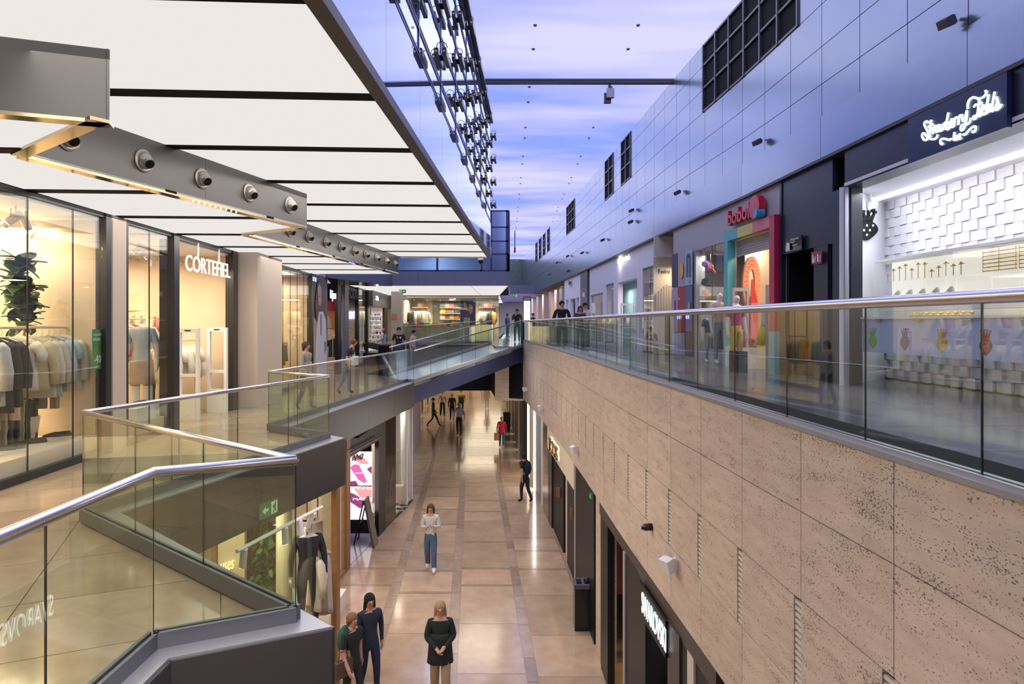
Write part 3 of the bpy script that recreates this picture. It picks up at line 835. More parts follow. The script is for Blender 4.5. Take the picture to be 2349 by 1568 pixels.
# interior shells
def room(d0, d1, depth, wallm, zc, fn=LS, side=1, z0=ZL, ceilm='white'):
    a, b = pl(fn, d0), pl(fn, d1)
    struct('wall_left', MB().seg(a, b, side*depth, side*(depth+.1), z0, zc), wallm)
    struct('wall_left', MB().seg(a, a+(b-a).normalized()*.08, side*.12, side*depth, z0, zc), wallm)
    struct('wall_left', MB().seg(b-(b-a).normalized()*.08, b, side*.12, side*depth, z0, zc), wallm)
    struct('ceiling', MB().seg(a, b, side*.06, side*(depth+.1), zc, zc+.04), ceilm)
room(2.2, 9.64, 3.4, 'cream_wall', 7.6)
room(9.7, 14.75, 6.0, 'cream_wall', 7.6)
room(16.62, 21.1, 4.5, 'cream_wall', 7.6)
for (d, t, pw) in ((4.5, 1.8, 60), (7.0, 1.8, 85), (8.8, 1.4, 60), (11.2, 2.5, 80), (13.0, 2.5, 80), (18, 1.6, 70), (20, 1.6, 70)):
    p = pl(LS, d); arealight('shop_lamp', (p.x-t, p.y, 7.5), 1.4, pw*1.1, (1, .78, .5))
# platform
plat = struct('trim_13', MB().seg(pl(LS, 2.2), pl(LS, 9.5), .08, 1.7, ZL, ZL+.28), 'cream')
struct('trim_13', MB().seg(pl(LS, 10.1), pl(LS, 11.5), .08, 1.3, ZL, ZL+.28), 'cream')
# wall frames in shop one
for a, b in ((7.6, 8.4), (8.6, 9.3)):
    pf = empty('wall_panel'); f_ = MB()
    o1, o2 = pl(LS, a), pl(LS, b)
    MB().seg(o1, o2, 2.4, 2.46, 5.9, 7.3).build('board', 'cream', pf)
    MB().seg(o1, o2, 2.46, 2.5, 5.8, 7.4).build('backing', 'white', pf)
    rebase(pf); tag(pf, 'tall beige board on white backing in the menswear display, %s of the pair' % ('nearer' if a < 8 else 'farther'), 'panel', 'beige boards in the menswear display')
pal = [((.55, .5, .4), 'beige'), ((.66, .66, .62), 'off-white'), ((.3, .36, .42), 'grey-blue'), ((.36, .3, .2), 'khaki'), ((.62, .55, .42), 'sand'), ((.03, .035, .05), 'dark navy'), ((.5, .55, .6), 'pale blue')]
def raillineat(px, t=.55): return dpx(px, lambda d: LS(d)-t)
pa = raillineat(-60); pb = raillineat(205)
q0 = Vector((LS(pa)-.55, pa)); q1 = Vector((LS(pb)-.55, pb))
sp1 = [('shirt', .8, (.45, .47, .5), 'grey patterned'), ('shirt', .85, (.5, .52, .54), 'black and white patterned'), ('shirt', .95, (.02, .022, .03), 'black'), ('shirt', .9, (.035, .035, .045), 'charcoal'), ('trousers', 1.0, (.6, .52, .4), 'sand'),
       ('tee', .72, (.68, .64, .56), 'cream'), ('tee', .72, (.72, .7, .64), 'ivory'), ('shirt', .75, (.55, .48, .34), 'beige'), ('shirt', .85, (.6, .56, .5), 'off-white'), ('shirt', .85, (.52, .5, .48), 'pale grey'), ('trousers', .95, (.35, .3, .2), 'khaki'),
       ('shirt', .8, (.4, .5, .6), 'pale blue'), ('tee', .7, (.42, .55, .62), 'light blue'), ('shirt', .8, (.6, .58, .5), 'stone'), ('trousers', .8, (.4, .33, .22), 'olive brown'), ('tee', .7, (.68, .68, .7), 'white'), ('shirt', .75, (.4, .3, .2), 'tan'), ('shirt', .75, (.36, .27, .2), 'brown')]
rail(q0, q1, 6.05, ZL+.28, 'upper cream clothes rail full of shirts behind the first big shop window')
hang(sp1, q0, q1, 6.02, 'the upper rail behind the biggest window', 'menswear hanging on the upper rail')
q2 = Vector((LS(pa)-.75, pa+.2)); q3 = Vector((LS(9.0)-.75, 9.0))
sp2 = [('trousers', .85, random.choice([(.42, .36, .26), (.05, .06, .06), (.55, .5, .4), (.02, .03, .05)]), random.choice(['dull', 'plain'])) for _ in range(9)]
cn = {0: 'sand', 1: 'dark green', 2: 'beige', 3: 'black'}
sp2 = []
for i in range(9):
    k = [0, 3, 2, 0, 1, 3, 0, 1, 1][i]; sp2.append(('trousers', .8, [(.42, .36, .26), (.05, .065, .06), (.55, .5, .4), (.02, .02, .03)][k], cn[k]))
rail(q2, q3, 5.25, ZL+.28, 'lower clothes rail with trousers behind the first big shop window')
hang(sp2, q2, q3, 5.22, 'the lower rail behind the biggest window', 'trousers on the lower rail')
q4 = Vector((LS(8.9)-1.0, 8.9)); q5 = Vector((LS(9.35)-2.2, 9.35))
def shoe(col='shoe_green'):
    if col not in M: mat(col, (.045, .055, .03), .8)
    n = 14; rings = []
    for z, sx_, sy_, ox in ((0, .045, .135, 0), (.028, .047, .138, 0)):
        rings.append([(sx_*math.cos(2*math.pi*i/n), sy_*math.sin(2*math.pi*i/n), z) for i in range(n)])
    r = ringloft(rings, n).build('shoe', 'white'); rings = []
    for z, sx_, sy_, oy in ((.026, .044, .13, 0), (.055, .042, .12, .005), (.075, .036, .085, .03), (.09, .03, .055, .055)):
        rings.append([(sx_*math.cos(2*math.pi*i/n), oy+sy_*math.sin(2*math.pi*i/n), z) for i in range(n)])
    ringloft(rings, n).build('upper', col, r, smooth=True); return r
sh0 = None
for i, (px, py) in enumerate(((8, 1038), (30, 1034), (66, 1022), (82, 1020), (122, 1006), (140, 1004))):
    zf = ZL+.28; d = (EZ-zf)*F/(py-CY); o = shoe() if sh0 is None else copy_tree(sh0); sh0 = sh0 or o
    o.location = ((px-CX)*d/F, d, zf); o.rotation_euler = (0, 0, -1.2); o.scale = (1.05,)*3
    tag(o, '%s olive canvas shoe with white sole from the left on the cream display platform' % nth(i), 'shoe', 'olive canvas shoes on the platform')
o = copy_tree(sh0); zf = ZL+.5; o.location = (LS(10.9)-.35, 11.15, ZL+.5); o.rotation_euler = (0, 0, -1.3); o['label'] = 'dark shoe on a white block beneath the headless mannequin'; o['group'] = ''
del o['group']
b_ = MB().seg(pl(LS, 10.75), pl(LS, 11.45), .15, .6, ZL+.28, ZL+.5).build('display_block', 'white'); rebase(b_); tag(b_, 'low white display block carrying one dark shoe', 'block')
# fiddle leaf plant
pt = empty('potted_plant'); px0 = P(48, 720, 9.6)
pz = 6.1
base = Vector((LS(9.0)-1.6, 8.9, ZL+.28))
base = Vector(((52-CX)*8.95/F, 8.95, ZL+.28))
MB().tube([base, base+Vector((0, 0, .35))], [.16, .2], 14).build('pot', 'cream', pt)
MB().tube([base+Vector((0, 0, .3)), base+Vector((.03, 0, 1.3)), base+Vector((-.02, .02, 2.35))], [.02, .015, .01], 6).build('stem', 'wood', pt)
lm = None
for i in range(85):
    z = random.uniform(1.55, 2.5); an = random.random()*6.28; tilt = random.uniform(-.7, 1.2)
    if lm is None:
        m_ = MB(); rows_ = 5
        for j in range(rows_+1):
            t = j/rows_; wv = .1*math.sin(math.pi*min(1, t*.92+.06))**.7; zz = .06*t*t*-1
            m_.v += [(-wv, .24*t, zz+.015), (0, .24*t, zz), (wv, .24*t, zz+.015)]
        for j in range(rows_):
            for k in range(2): m_.f.append((j*3+k, j*3+k+1, j*3+k+4, j*3+k+3)); m_.mi.append(0)
        o = m_.build('leaf', 'leaf', pt, smooth=True); lm = o
    else: o = lm.copy(); C.objects.link(o); o.parent = pt
    o.location = base+Vector((.03*math.cos(an), .03*math.sin(an), z)); o.rotation_euler = (tilt, 0, an)
    s_ = random.uniform(.8, 1.35); o.scale = (s_,)*3
tag(pt, 'tall fiddle-leaf plant standing behind the clothes rails of the biggest window', 'plant')
# exit sign + green sale posters on glass
def sign_board(name, pxs, p0, p1, off, m, label, cat='sign'):
    r = empty(name); art(pxs, p0, p1, off, m, r, 'board', .01); return r
a, b = pl(LS, 9), pl(LS, 10)
sg = sign_board('sale_poster', [(211, 755), (244, 755), (244, 844), (211, 847)], a, b, .03, 'poster_green' if 'poster_green' in M else (mat('poster_green', (.06, .25, .07), .5), 'poster_green')[1], '')
u_ = (b-a).normalized().to_3d()
def ptext(s, pxl, pxr, pyb, pyt, p0, p1, off, m, parent, ext=.004, **k):
    L_ = UP(pxl, pyb, p0, p1, off); R_ = UP(pxr, pyb, p0, p1, off); T_ = UP(pxl, pyt, p0, p1, off)
    h = T_.z-L_.z; wd = (R_-L_).xy.length; uu = Vector((R_.x-L_.x, R_.y-L_.y, 0))
    return text(s, m, L_, uu, (0, 0, 1), h, wd, ext, parent, align='LEFT', **k)
ptext('COL·LECCIONS', 214, 243, 770, 765, a, b, .02, 'white', sg); ptext("D'ESTIU", 214, 229, 782, 775, a, b, .02, 'white', sg); ptext('-40%', 215, 240, 833, 815, a, b, .02, 'white', sg)
rebase(sg); tag(sg, 'green sale poster reading -40% stuck inside the shop window', 'poster')
def exit_sign(p, u, w_, h_, label, arrow=-1):
    r = empty('exit_sign'); u = Vector(u).normalized(); n = Vector((u.y, -u.x, 0)); p = Vector(p)
    a_ = p-u*w_/2; b_ = p+u*w_/2
    MB().seg(a_, b_, 0, .03, p.z-h_/2, p.z+h_/2).build('board', 'exit_green', r)
    c_ = p+n*.004; s_ = arrow
    L = lambda x, z: tuple(c_+u*x*w_+Vector((0, 0, z*h_)))
    x0 = -.22 if s_ < 0 else .22
    MB().poly3([L(x0-s_*-.17, 0) if 0 else L(x0+s_*.17, 0), L(x0, .25), L(x0, .08), L(x0-s_*.17, .08), L(x0-s_*.17, -.08), L(x0, -.08), L(x0, -.25)], n*.003).build('arrow', 'exit_white', r)
    xb = .27 if s_ < 0 else -.27
    MB().poly3([L(xb-.17, -.4), L(xb+.17, -.4), L(xb+.17, .4), L(xb-.17, .4)], n*.003).build('doorway', 'exit_white', r)
    MB().poly3([L(xb-.1, -.34), L(xb-.02, -.1), L(xb-.12, .05), L(xb-.05, .2), L(xb+.03, .22), L(xb+.03, .36), L(xb+.09, .36), L(xb+.09, .2), L(xb+.06, -.05), L(xb+.12, -.33), L(xb+.05, -.3), L(xb, -.12), L(xb-.04, -.36)], n*.006).build('running_figure', 'exit_green', r)
    rebase(r); return tag(r, label, 'sign')
# -------- Cortefiel
a, b = pl(LS, 12.0), pl(LS, 14.4)
sg = empty('shop_sign')
L_ = UP(425, 619, a, b, -.06); R_ = UP(527, 637, a, b, -.06)
text('CORTEFIEL', 'sign_white', (L_.x, L_.y, 7.08), (R_-L_).xy.to_3d(), (0, 0, 1), .30, (R_-L_).xy.length, .015, sg, align='LEFT')
rd = MB()
for px in (454, 502):
    t = UP(px, 560, a, b, -.03); MB().tube([(t.x, t.y, 7.38), (t.x, t.y, 7.66)], .02, 6).build('hanging_rod', 'white', sg)
rebase(sg); tag(sg, 'glowing white shop sign reading CORTEFIEL hanging over the beige entrance', 'sign')
lo = pl(LS, 13.2); arealight('shop_lamp', (lo.x-.5, lo.y, 7.3), .8, 30, (1, .85, .6))
def gate(px, pyt, pyb, label, d, w_=.62):
    r = empty('security_gate'); x = (px-CX)*d/F; zt = zat(pyt, d); zb = ZL
    for s_ in (-1, 1): MB().box(x+s_*w_/2-.03, x+s_*w_/2+.03, d-.04, d+.04, zb, zt).build('upright', 'white', r)
    MB().box(x-w_/2+.03, x+w_/2-.03, d-.04, d+.04, zt-.08, zt).build('top_bar', 'white', r)
    MB().box(x-w_/2+.03, x+w_/2-.03, d-.03, d+.03, zb+.85, zb+.91).build('middle_bar', 'white', r)
    MB().box(x-w_/2+.03, x+w_/2-.03, d-.05, d+.05, zb, zb+.5).build('base_panel', 'white', r)
    MB().box(x-.06, x+.06, d-.05, d-.041, zt-.05, zt-.03).build('badge', 'black', r)
    rebase(r); return tag(r, label, 'security gate')
gate(433, 753, 950, 'white security gate standing farther left in the CORTEFIEL doorway', 12.9, .36)
gate(499, 751, 930, 'white security gate standing beside the beige wall of the CORTEFIEL doorway', 14.0, .36)
# racks inside Cortefiel
pink = [((.6, .2, .25), 'coral'), ((.7, .66, .6), 'cream'), ((.6, .5, .35), 'beige'), ((.3, .06, .12), 'wine'), ((.5, .5, .45), 'grey'), ((.65, .6, .5), 'ivory')]
def simple_rack(cx, cy, z, L, n, pal_, descr, grp, rz=0, zf=ZL, kinds=('shirt', 'tee')):
    p0 = (cx-L/2*math.cos(rz), cy-L/2*math.sin(rz)); p1 = (cx+L/2*math.cos(rz), cy+L/2*math.sin(rz))
    rail(p0, p1, z, zf, 'clothes rail holding ' + descr)
    hang([(random.choice(kinds), random.uniform(.6, .8), c, cn_) for c, cn_ in (random.choice(pal_) for _ in range(n))], p0, p1, z-.02, 'the rail of ' + descr, grp)
simple_rack(-6.95, 13.6, 5.75, 1.0, 9, [((.72, .7, .62), 'cream'), ((.7, .64, .5), 'ivory')], 'cream blouses in the entrance', 'cream blouses in the beige shop', 1.3)
simple_rack(-7.8, 13.0, 6.2, 1.6, 10, pink, 'mixed tops deep in the beige shop', 'mixed tops in the beige shop', 1.5)
simple_rack(-8.2, 14.6, 6.4, 1.2, 8, pink, 'coral tops in the beige shop', 'coral tops in the beige shop', .2)
simple_rack(-8.4, 12.6, 5.9, 1.4, 9, pal, 'grey tops in the glass corner', 'grey tops in the beige shop', 1.1)
# ceiling track lamps in the left shops (seen from below)
def tracklamp(loc, label, group, rz=0, s=1., tilt=.9, m='white'):
    r = empty('track_lamp', loc, rz); 
    MB().tube([(0, 0, 0), (0, 0, -.12)], .012, 6).build('stem', m, r)
    d_ = Vector((0, math.sin(tilt), -math.cos(tilt))); c0 = Vector((0, 0, -.15))
    h = MB().tube([c0-d_*.09, c0+d_*.11], .05, 10).build('lamp_head', m, r)
    MB().tube([c0+d_*.111, c0+d_*.114], .042, 10).build('bulb', 'led', h)
    r.scale = (s,)*3; return tag(r, label, 'spotlight', group)
k = 0
for px, py, d in ((58, 585, 8.6), (36, 552, 8.2), (75, 596, 9.4), (25, 600, 8.4), (330, 600, 12.0), (345, 615, 12.6), (318, 598, 11.6), (410, 668, 14.6), (376, 672, 14.2), (350, 668, 14.0)):
    tracklamp((max((px-CX)*d/F, -9), d, 7.58), '%s white ceiling spotlight counted across the clothes shops by the walkway' % nth(k), 'ceiling spotlights in the clothes shops', random.random()*3); k += 1
# shop 3 racks
yel = [((.6, .4, .05), 'mustard'), ((.35, .4, .45), 'grey-blue'), ((.6, .58, .5), 'cream'), ((.25, .3, .38), 'slate'), ((.5, .5, .42), 'stone')]
simple_rack(-6.95, 17.6, 5.75, 1.4, 12, yel, 'dresses behind the narrow window strips', 'mustard and grey dresses', 1.5, kinds=('dress', 'shirt'))
simple_rack(-7.2, 20.0, 5.7, .8, 4, yel, 'blue dresses next to the tall poster', 'blue dresses by the poster', 1.5, kinds=('dress',))
# poster with woman
a, b = pl(LS, 21.2), pl(LS, 23.2)
for nm_, c_ in (('mauve', (.10, .07, .10)), ('mauve_light', (.42, .28, .2)), ('hair_brown', (.09, .05, .035)), ('print_white', (.62, .6, .62)), ('face_tone', (.5, .33, .26)), ('coat_shadow', (.25, .24, .28))): mat(nm_, c_, .5)
ps = empty('poster')
art([(714, 626), (751, 636), (751, 900), (714, 912)], a, b, -.02, 'mauve', ps, 'board', .02)
art([(716, 720), (728, 740), (731, 800), (724, 910), (716, 912)], a, b, -.045, 'mauve_light', ps)
art([(728, 650), (733, 642), (738, 644), (741, 680), (744, 720), (742, 760), (734, 740), (727, 745), (723, 700)], a, b, -.05, 'hair_brown', ps)
art([(729, 660), (733, 650), (737, 660), (737.5, 690), (735, 702), (731, 696)], a, b, -.058, 'face_tone', ps)
art([(731, 678.5), (736, 678), (736, 680), (731, 680)], a, b, -.063, 'hair_brown', ps); art([(732, 692), (735.5, 692), (735, 694), (732.5, 694)], a, b, -.063, 'red', ps)
art([(727, 750), (732, 715), (741, 714), (748, 735), (750, 800), (750, 902), (721, 909), (724, 800)], a, b, -.054, 'print_white', ps)
art([(734, 720), (739, 722), (738, 770), (735, 768)], a, b, -.06, 'coat_shadow', ps)
art([(744, 782), (749, 785), (749, 800), (745, 812)], a, b, -.06, 'coat_shadow', ps)
ptext('STONE', 717, 726, 644, 634, a, b, -.05, 'neon_pale' if 'neon_pale' in M else (emis('neon_pale', (.7, .85, 1), 1.2), 'neon_pale')[1], ps)
rebase(ps); tag(ps, 'tall narrow poster of a long-haired woman in a white coat on a dark background', 'poster')
# orange picture shop
a, b = pl(LS, 23.3), pl(LS, 25)
dO = dLS(751); 
ps = empty('poster')
c0_, c1_ = pl(LS, 23.4), pl(LS, 24.4)
w1 = (c0_.x-.9, c0_.y+.2); w2 = (c1_.x-.5, c1_.y+.8)
art([(750, 690), (770, 700), (770, 758), (750, 752)], w1, w2, -.02, 'orange', ps, 'board', .02); art([(750, 690), (770, 690), (770, 712), (750, 712)], w1, w2, -.05, 'red', ps)
art([(750, 722), (758, 730), (760, 752), (750, 752)], w1, w2, -.05, 'cream', ps)
rebase(ps); tag(ps, 'orange and red picture panel in the narrow shop entrance', 'poster')
struct('wall_left', MB().seg(w1, w2, 0, .1, ZL, 7.7), 'pink_wall') if 'pink_wall' in M else (mat('pink_wall', (.6, .42, .33), .6), struct('wall_left', MB().seg(w1, w2, .03, .1, ZL, 7.7), 'pink_wall'))
sg = empty('shop_sign'); ptext('bijou', 757, 769, 690, 664, pl(LS, 23), pl(LS, 25), -.05, 'sign_white', sg, ext=.03); rebase(sg); tag(sg, 'small glowing white sign above the orange picture shop', 'sign')
arealight('shop_lamp', (LS(24)-.5, 23.8, 7.3), .7, 35, (1, .8, .6))
post(dLS(770), dLS(778), LS, 1, -.08, .03, ZL, ZT+.0, 'black'); 
shopwin([dLS(778), dLS(786)], LS, 1, ZL, ZT, base=.1)
post(dLS(787), dLS(796), LS, 1, -.08, .03, ZL, ZT, 'navy_beam'); post(dLS(779), dLS(782), LS, 1, 2, 2.3, ZL, ZT, 'cream')
# brick shop with neon
bw = empty('wall_left_brick', kind='structure')
d0, d1 = dLS(796), dLS(841)
if 'brick' not in M: mat('brick', (.55, .4, .3), .8, var=.2, vs=9)
wa = Vector((LS(d0)-2.2, d0+1.5)); wb = Vector((LS(d1)-.3, d1-.1))
bk_ = MB(); bk_.seg(wa, wb, .03, .12, ZL, ZT); bk_.build('mortar', 'pale', bw)
L = (wb-wa).length; nn = 0; bb_ = MB()
for r_ in range(34):
    z = ZL+.02+r_*.102; x = -.12*(r_ % 2)
    while x < L-.05:
        x0 = max(0, x); x1 = min(L, x+.24)
        if x1-x0 > .05: bb_.seg(wa+(wb-wa)*(x0/L), wa+(wb-wa)*(x1/L), 0, .03, z, z+.09)
        x += .25
bb_.build('bricks', 'brick', bw)['kind'] = 'stuff'
struct('ceiling', MB().seg(pl(LS, d0), pl(LS, d1), .06, 2.5, ZT-.6, ZT), 'black_matte')
sg = empty('neon_sign'); ptext('noon', 797, 817, 683, 658, pl(LS, d0), pl(LS, d1), -.04, 'black', sg, ext=.04); 
rebase(sg); tag(sg, 'black letters on the lintel of the brick-walled shop', 'sign')
sg = empty('neon_sign'); ptext('mon', 819, 796, 731, 714, wa, wb, -.06, 'neon_blue', sg, ext=.02); rebase(sg); tag(sg, 'pale blue neon letters on the brick wall of the walkway shop', 'sign')
arealight('shop_lamp', (LS(28)-.7, 27.6, 6.9), .8, 45, (1, .8, .6))
shopwin([dLS(821), dLS(831), dLS(840)], LS, 1, ZL, ZT, base=.1); post(dLS(819), dLS(821), LS, 1, -.05, .1, ZL, ZT, 'black'); post(dLS(840), dLS(843), LS, 1, -.05, .1, ZL, ZT, 'black')
simple_rack(-7.3, 27.2, 5.6, .7, 5, [((.05, .08, .05), 'dark green'), ((.1, .05, .15), 'purple'), ((.03, .03, .04), 'black')], 'dark jackets before the brick wall', 'dark jackets', 1.4)
# eyewear shop box
d0, d1 = dLS(843), dLS(889)
struct('trim_14', MB().seg(pl(LS, d0), pl(LS, d1), -.25, .6, 6.95, ZT), 'sign_grey') if 'sign_grey' in M else (mat('sign_grey', (.12, .11, .12), .4), struct('trim_14', MB().seg(pl(LS, d0), pl(LS, d1), -.25, .6, 6.95, ZT), 'sign_grey'))
struct('wall_left', MB().seg(pl(LS, d0+.3), pl(LS, d1-3), 2.2, 2.3, ZL, 6.95), 'pink_wall')
post(dLS(874), dLS(881), LS, 1, -.2, .4, ZL, 6.95, 'bronze_dark')
sg = empty('shop_sign'); ptext('a', 863, 868, 688, 678, pl(LS, d0), pl(LS, d1), -.27, 'neon_blue', sg, ext=.02); rebase(sg); tag(sg, 'small blue letter on the dark grey shop lintel', 'sign')
dm = 36.0; X0 = (848-CX)*34.5/F; X1 = (873-CX)*34.5/F
rk = empty('display_rack')
MB().box(X0, X1, 34.9, 35.0, ZL, 6.95).build('back_panel', 'shelf_white', rk) if 'shelf_white' in M else (mat('shelf_white', (.75, .62, .58), .5, emit=.25), MB().box(X0, X1, 34.9, 35.0, ZL, 6.95).build('back_panel', 'shelf_white', rk))
cols5 = [(.05, .05, .06), (.5, .3, .2), (.05, .35, .3), (.6, .6, .6), (.2, .1, .3)]
for j in range(7):
    z = 5.05+.24*j; sh_ = MB().box(X0, X1, 34.55, 34.9, z, z+.02).build('shelf', 'white', rk)
    for q in range(8):
        x = X0+.04+q*(X1-X0-.05)/8
        MB().box(x, x+.045, 34.6, 34.8, z+.02, z+.06+random.random()*.1).build('item', fabric(random.choice(cols5)), sh_)
rebase(rk); tag(rk, 'white shelf rack filled with small goods under the dark grey shop lintel', 'rack')
arealight('shop_lamp', (-7.0, 33.9, 6.8), .6, 25, (1, .85, .75))
# grey column with orange notice
r_ = struct('trim_15', MB().box((897-CX)*33/F, (921-CX)*33/F, 33, 33.5, ZL, 7.72), 'col_plaster')
nb_ = MB().box((899-CX)*32.98/F, (911-CX)*32.98/F, 32.96, 32.99, zat(732, 33), zat(719, 33)).build('notice', 'notice_orange' if 'notice_orange' in M else (mat('notice_orange', (.62, .28, .14), .6), 'notice_orange')[1]); rebase(nb_); tag(nb_, 'orange paper notice on the plain grey column', 'notice')
# ================= FAR BAG SHOP  d=37.4, floor ZR
fs = 37.4
def fx(px, d=fs): return (px-CX)*d/F
r = empty('window_29', kind='structure')
xs_ = [fx(922), fx(950), fx(980), fx(1010), fx(1040), fx(1070), fx(1100), fx(1124), fx(1144)]
for i in range(len(xs_)-1): MB().box(xs_[i]+.01, xs_[i+1]-.01, fs, fs+.02, ZR, 7.7).build('pane', 'shop_glass', r)
struct('wall_back', MB().box(-9, fx(1144), 41.2, 41.3, ZR, 7.7), 'cream_wall')
struct('wall_back', MB().box(fx(922)-.3, fx(922), fs, 41.2, ZR, 7.7), 'pale')
struct('ceiling', MB().box(-9, fx(1144), fs, 41.2, 7.68, 7.75), 'olive_c') if 'olive_c' in M else (mat('olive_c', (.4, .4, .3), .6), struct('ceiling', MB().box(-9, fx(1144), fs, 41.2, 7.68, 7.75), 'olive_c'))
for x in (-5.8, -4.2, -2.6, -1.4): arealight('shop_lamp', (x, 39.2, 7.5), 1.0, 60, (1, .85, .6))
mat('pine', (.6, .32, .1), .4); mat('herring', (.16, .18, .16), .6, var=.5, vs=20)
struct('wall_back', MB().box(fx(992, 41), fx(1056, 41), 41.1, 41.18, ZR, 7.5), 'herring')
struct('trim_16', MB().box(fx(922), fx(1060), fs+.1, fs+1.3, ZR, ZR+.75), 'olive_c')
bagcols = [((.5, .04, .2), 'magenta'), ((.25, .5, .05), 'lime green'), ((.7, .4, .08), 'amber'), ((.6, .2, .2), 'salmon'), ((.1, .1, .12), 'black'), ((.7, .55, .15), 'yellow'), ((.45, .35, .2), 'straw'), ((.3, .16, .08), 'brown'), ((.2, .25, .32), 'slate blue'), ((.6, .55, .5), 'cream')]
def bag(x, y, z, s, col, cn_, where, grp):
    m_ = MB(); n = 12; rings = []
    for t, w_, dp in ((0, .2, .09), (.3, .21, .1), (.8, .18, .07), (1, .15, .04)):
        rings.append([(w_*math.copysign(abs(math.cos(2*math.pi*i/n))**.5, math.cos(2*math.pi*i/n)), dp*math.sin(2*math.pi*i/n), t*.26) for i in range(n)])
    o = ringloft(rings, n).build('handbag', fabric(col), smooth=True)
    MB().tube([(-.09, 0, .25), (-.08, 0, .36), (0, 0, .4), (.08, 0, .36), (.09, 0, .25)], .012, 6).build('handle', fabric(col), o)
    o.location = (x, y, z); o.scale = (s,)*3
    return tag(o, '%s handbag, %s' % (cn_, where), 'handbag', grp)
for px, ci, s in ((929, 6, 1.), (940, 8, .9), (948, 7, .9), (965, 0, 1.2), (980, 1, 1.1), (999, 2, 1.2), (1017, 3, .9), (1044, 6, 1.3), (1058, 9, .7)):
    bag(fx(px, 37.9), 37.9, ZR+.75, s, bagcols[ci][0], bagcols[ci][1], 'at %s on the front ledge of the bag shop' % {929: 'the far left', 940: 'the second place', 948: 'the third place', 965: 'the fourth place', 980: 'the fifth place', 999: 'the sixth place', 1017: 'the seventh place', 1044: 'the eighth place', 1058: 'the last place'}[px], 'handbags on the front ledge')
k = 0
for (x0, x1, ys_) in ((947, 984, (704, 0)), (1010, 1056, (705, 718, 731)), (1099, 1135, (704, 0))):
    for yy in ys_:
        if not yy: continue
        z = zat(yy, 40.6); sh_ = MB().box(fx(x0, 40.6), fx(x1, 40.6), 40.3, 41.0, z-.05, z).build('wall_shelf', 'pine'); rebase(sh_)
        tag(sh_, 'pine shelf with handbags in the bag shop, %s' % {(947, 704): 'over the dark clothes', (1010, 705): 'topmost beside the blue poster', (1010, 718): 'middle one beside the blue poster', (1010, 731): 'lowest beside the blue poster', (1099, 704): 'over the pale clothes'}[(x0, yy)], 'shelf')
        n_ = int((x1-x0)/10)
        for q in range(n_):
            c_, cn_ = bagcols[[4, 6, 7, 8, 9, 3, 4, 5, 7, 8, 4, 9][k % 12]]; k += 1
            bag(fx(x0+6+q*10, 40.6), 40.6, z, .95, c_, cn_, '%s from the left on the shelf %s' % (nth(q), {(947, 704): 'over dark clothes', (1010, 705): 'at the top by the poster', (1010, 718): 'halfway by the poster', (1010, 731): 'lowest by the poster', (1099, 704): 'over pale clothes'}[(x0, yy)]), 'handbags on pine shelves')
rail((fx(942, 39.5), 39.5), (fx(975, 39.5), 39.5), zat(709, 39.5), ZR, 'black hanging rail with dark clothes in the bag shop', 'black', up=7.6)
hang([('shirt', .85, c, n_) for c, n_ in [((.015, .02, .02), 'black'), ((.02, .03, .02), 'dark'), ((.3, .32, .28), 'grey-green'), ((.55, .55, .5), 'pale'), ((.3, .35, .4), 'blue-grey'), ((.6, .6, .56), 'white'), ((.2, .28, .36), 'denim'), ((.6, .58, .5), 'cream'), ((.4, .42, .42), 'grey')]], (fx(942, 39.5), 39.5), (fx(977, 39.5), 39.5), zat(710, 39.5), 'the black hanging rail of the bag shop', 'clothes on the black hanging rail', 1.3)
rail((fx(1098, 39.5), 39.5), (fx(1131, 39.5), 39.5), zat(710, 39.5), ZR, 'black hanging rail with pale clothes in the bag shop', 'black', up=7.6)
hang([('shirt', .8, c, n_) for c, n_ in [((.5, .5, .4), 'pale olive'), ((.6, .58, .45), 'cream'), ((.5, .52, .42), 'stone'), ((.62, .6, .5), 'ivory'), ((.05, .05, .06), 'black'), ((.1, .1, .12), 'charcoal'), ((.6, .4, .1), 'amber')]], (fx(1098, 39.5), 39.5), (fx(1133, 39.5), 39.5), zat(711, 39.5), 'the hanging rail right of the blue poster', 'clothes on the right hanging rail', 1.3)
ps = empty('poster'); pa_, pb_ = (-9, 38.6), (0, 38.6)
mat('poster_blue', (.02, .04, .22), .4)
art([(1056, 684), (1091, 684), (1091, 748), (1056, 748)], pa_, pb_, -.0, 'poster_blue', ps, 'board', .03)
art([(1063, 694), (1067, 692), (1071, 698), (1074, 712), (1070, 718), (1065, 708)], pa_, pb_, -.02, 'face_tone', ps); art([(1075, 700), (1079, 696), (1084, 700), (1085, 715), (1079, 722), (1075, 712)], pa_, pb_, -.02, 'face_tone', ps)
mat('aubergine', (.15, .03, .1), .5)
art([(1066, 708), (1074, 714), (1079, 720), (1078, 730), (1066, 731)], pa_, pb_, -.03, 'aubergine', ps)
rebase(ps); tag(ps, 'dark blue poster with a pair of fluffy sandals inside the bag shop', 'poster')
b_ = MB().box(fx(1064, 37.7), fx(1076, 37.7), 37.6, 38.1, ZR, zat(728, 37.7)).build('pedestal', 'olive_c'); rebase(b_); tag(b_, 'olive display pedestal in front of the blue sandal poster', 'pedestal')
sg = empty('shop_sign'); ptext('Misako', 1045, 1030, 689, 683, pa_, pb_, 1.0, 'sign_white', sg); rebase(sg); tag(sg, 'small mirrored white lettering in the top of the bag shop window', 'sign')
exit_sign((fx(923, 31), 31, ZCL-.09), (1, 0, 0), .34, .17, 'small green exit sign hanging under the far lit ceiling', 1)
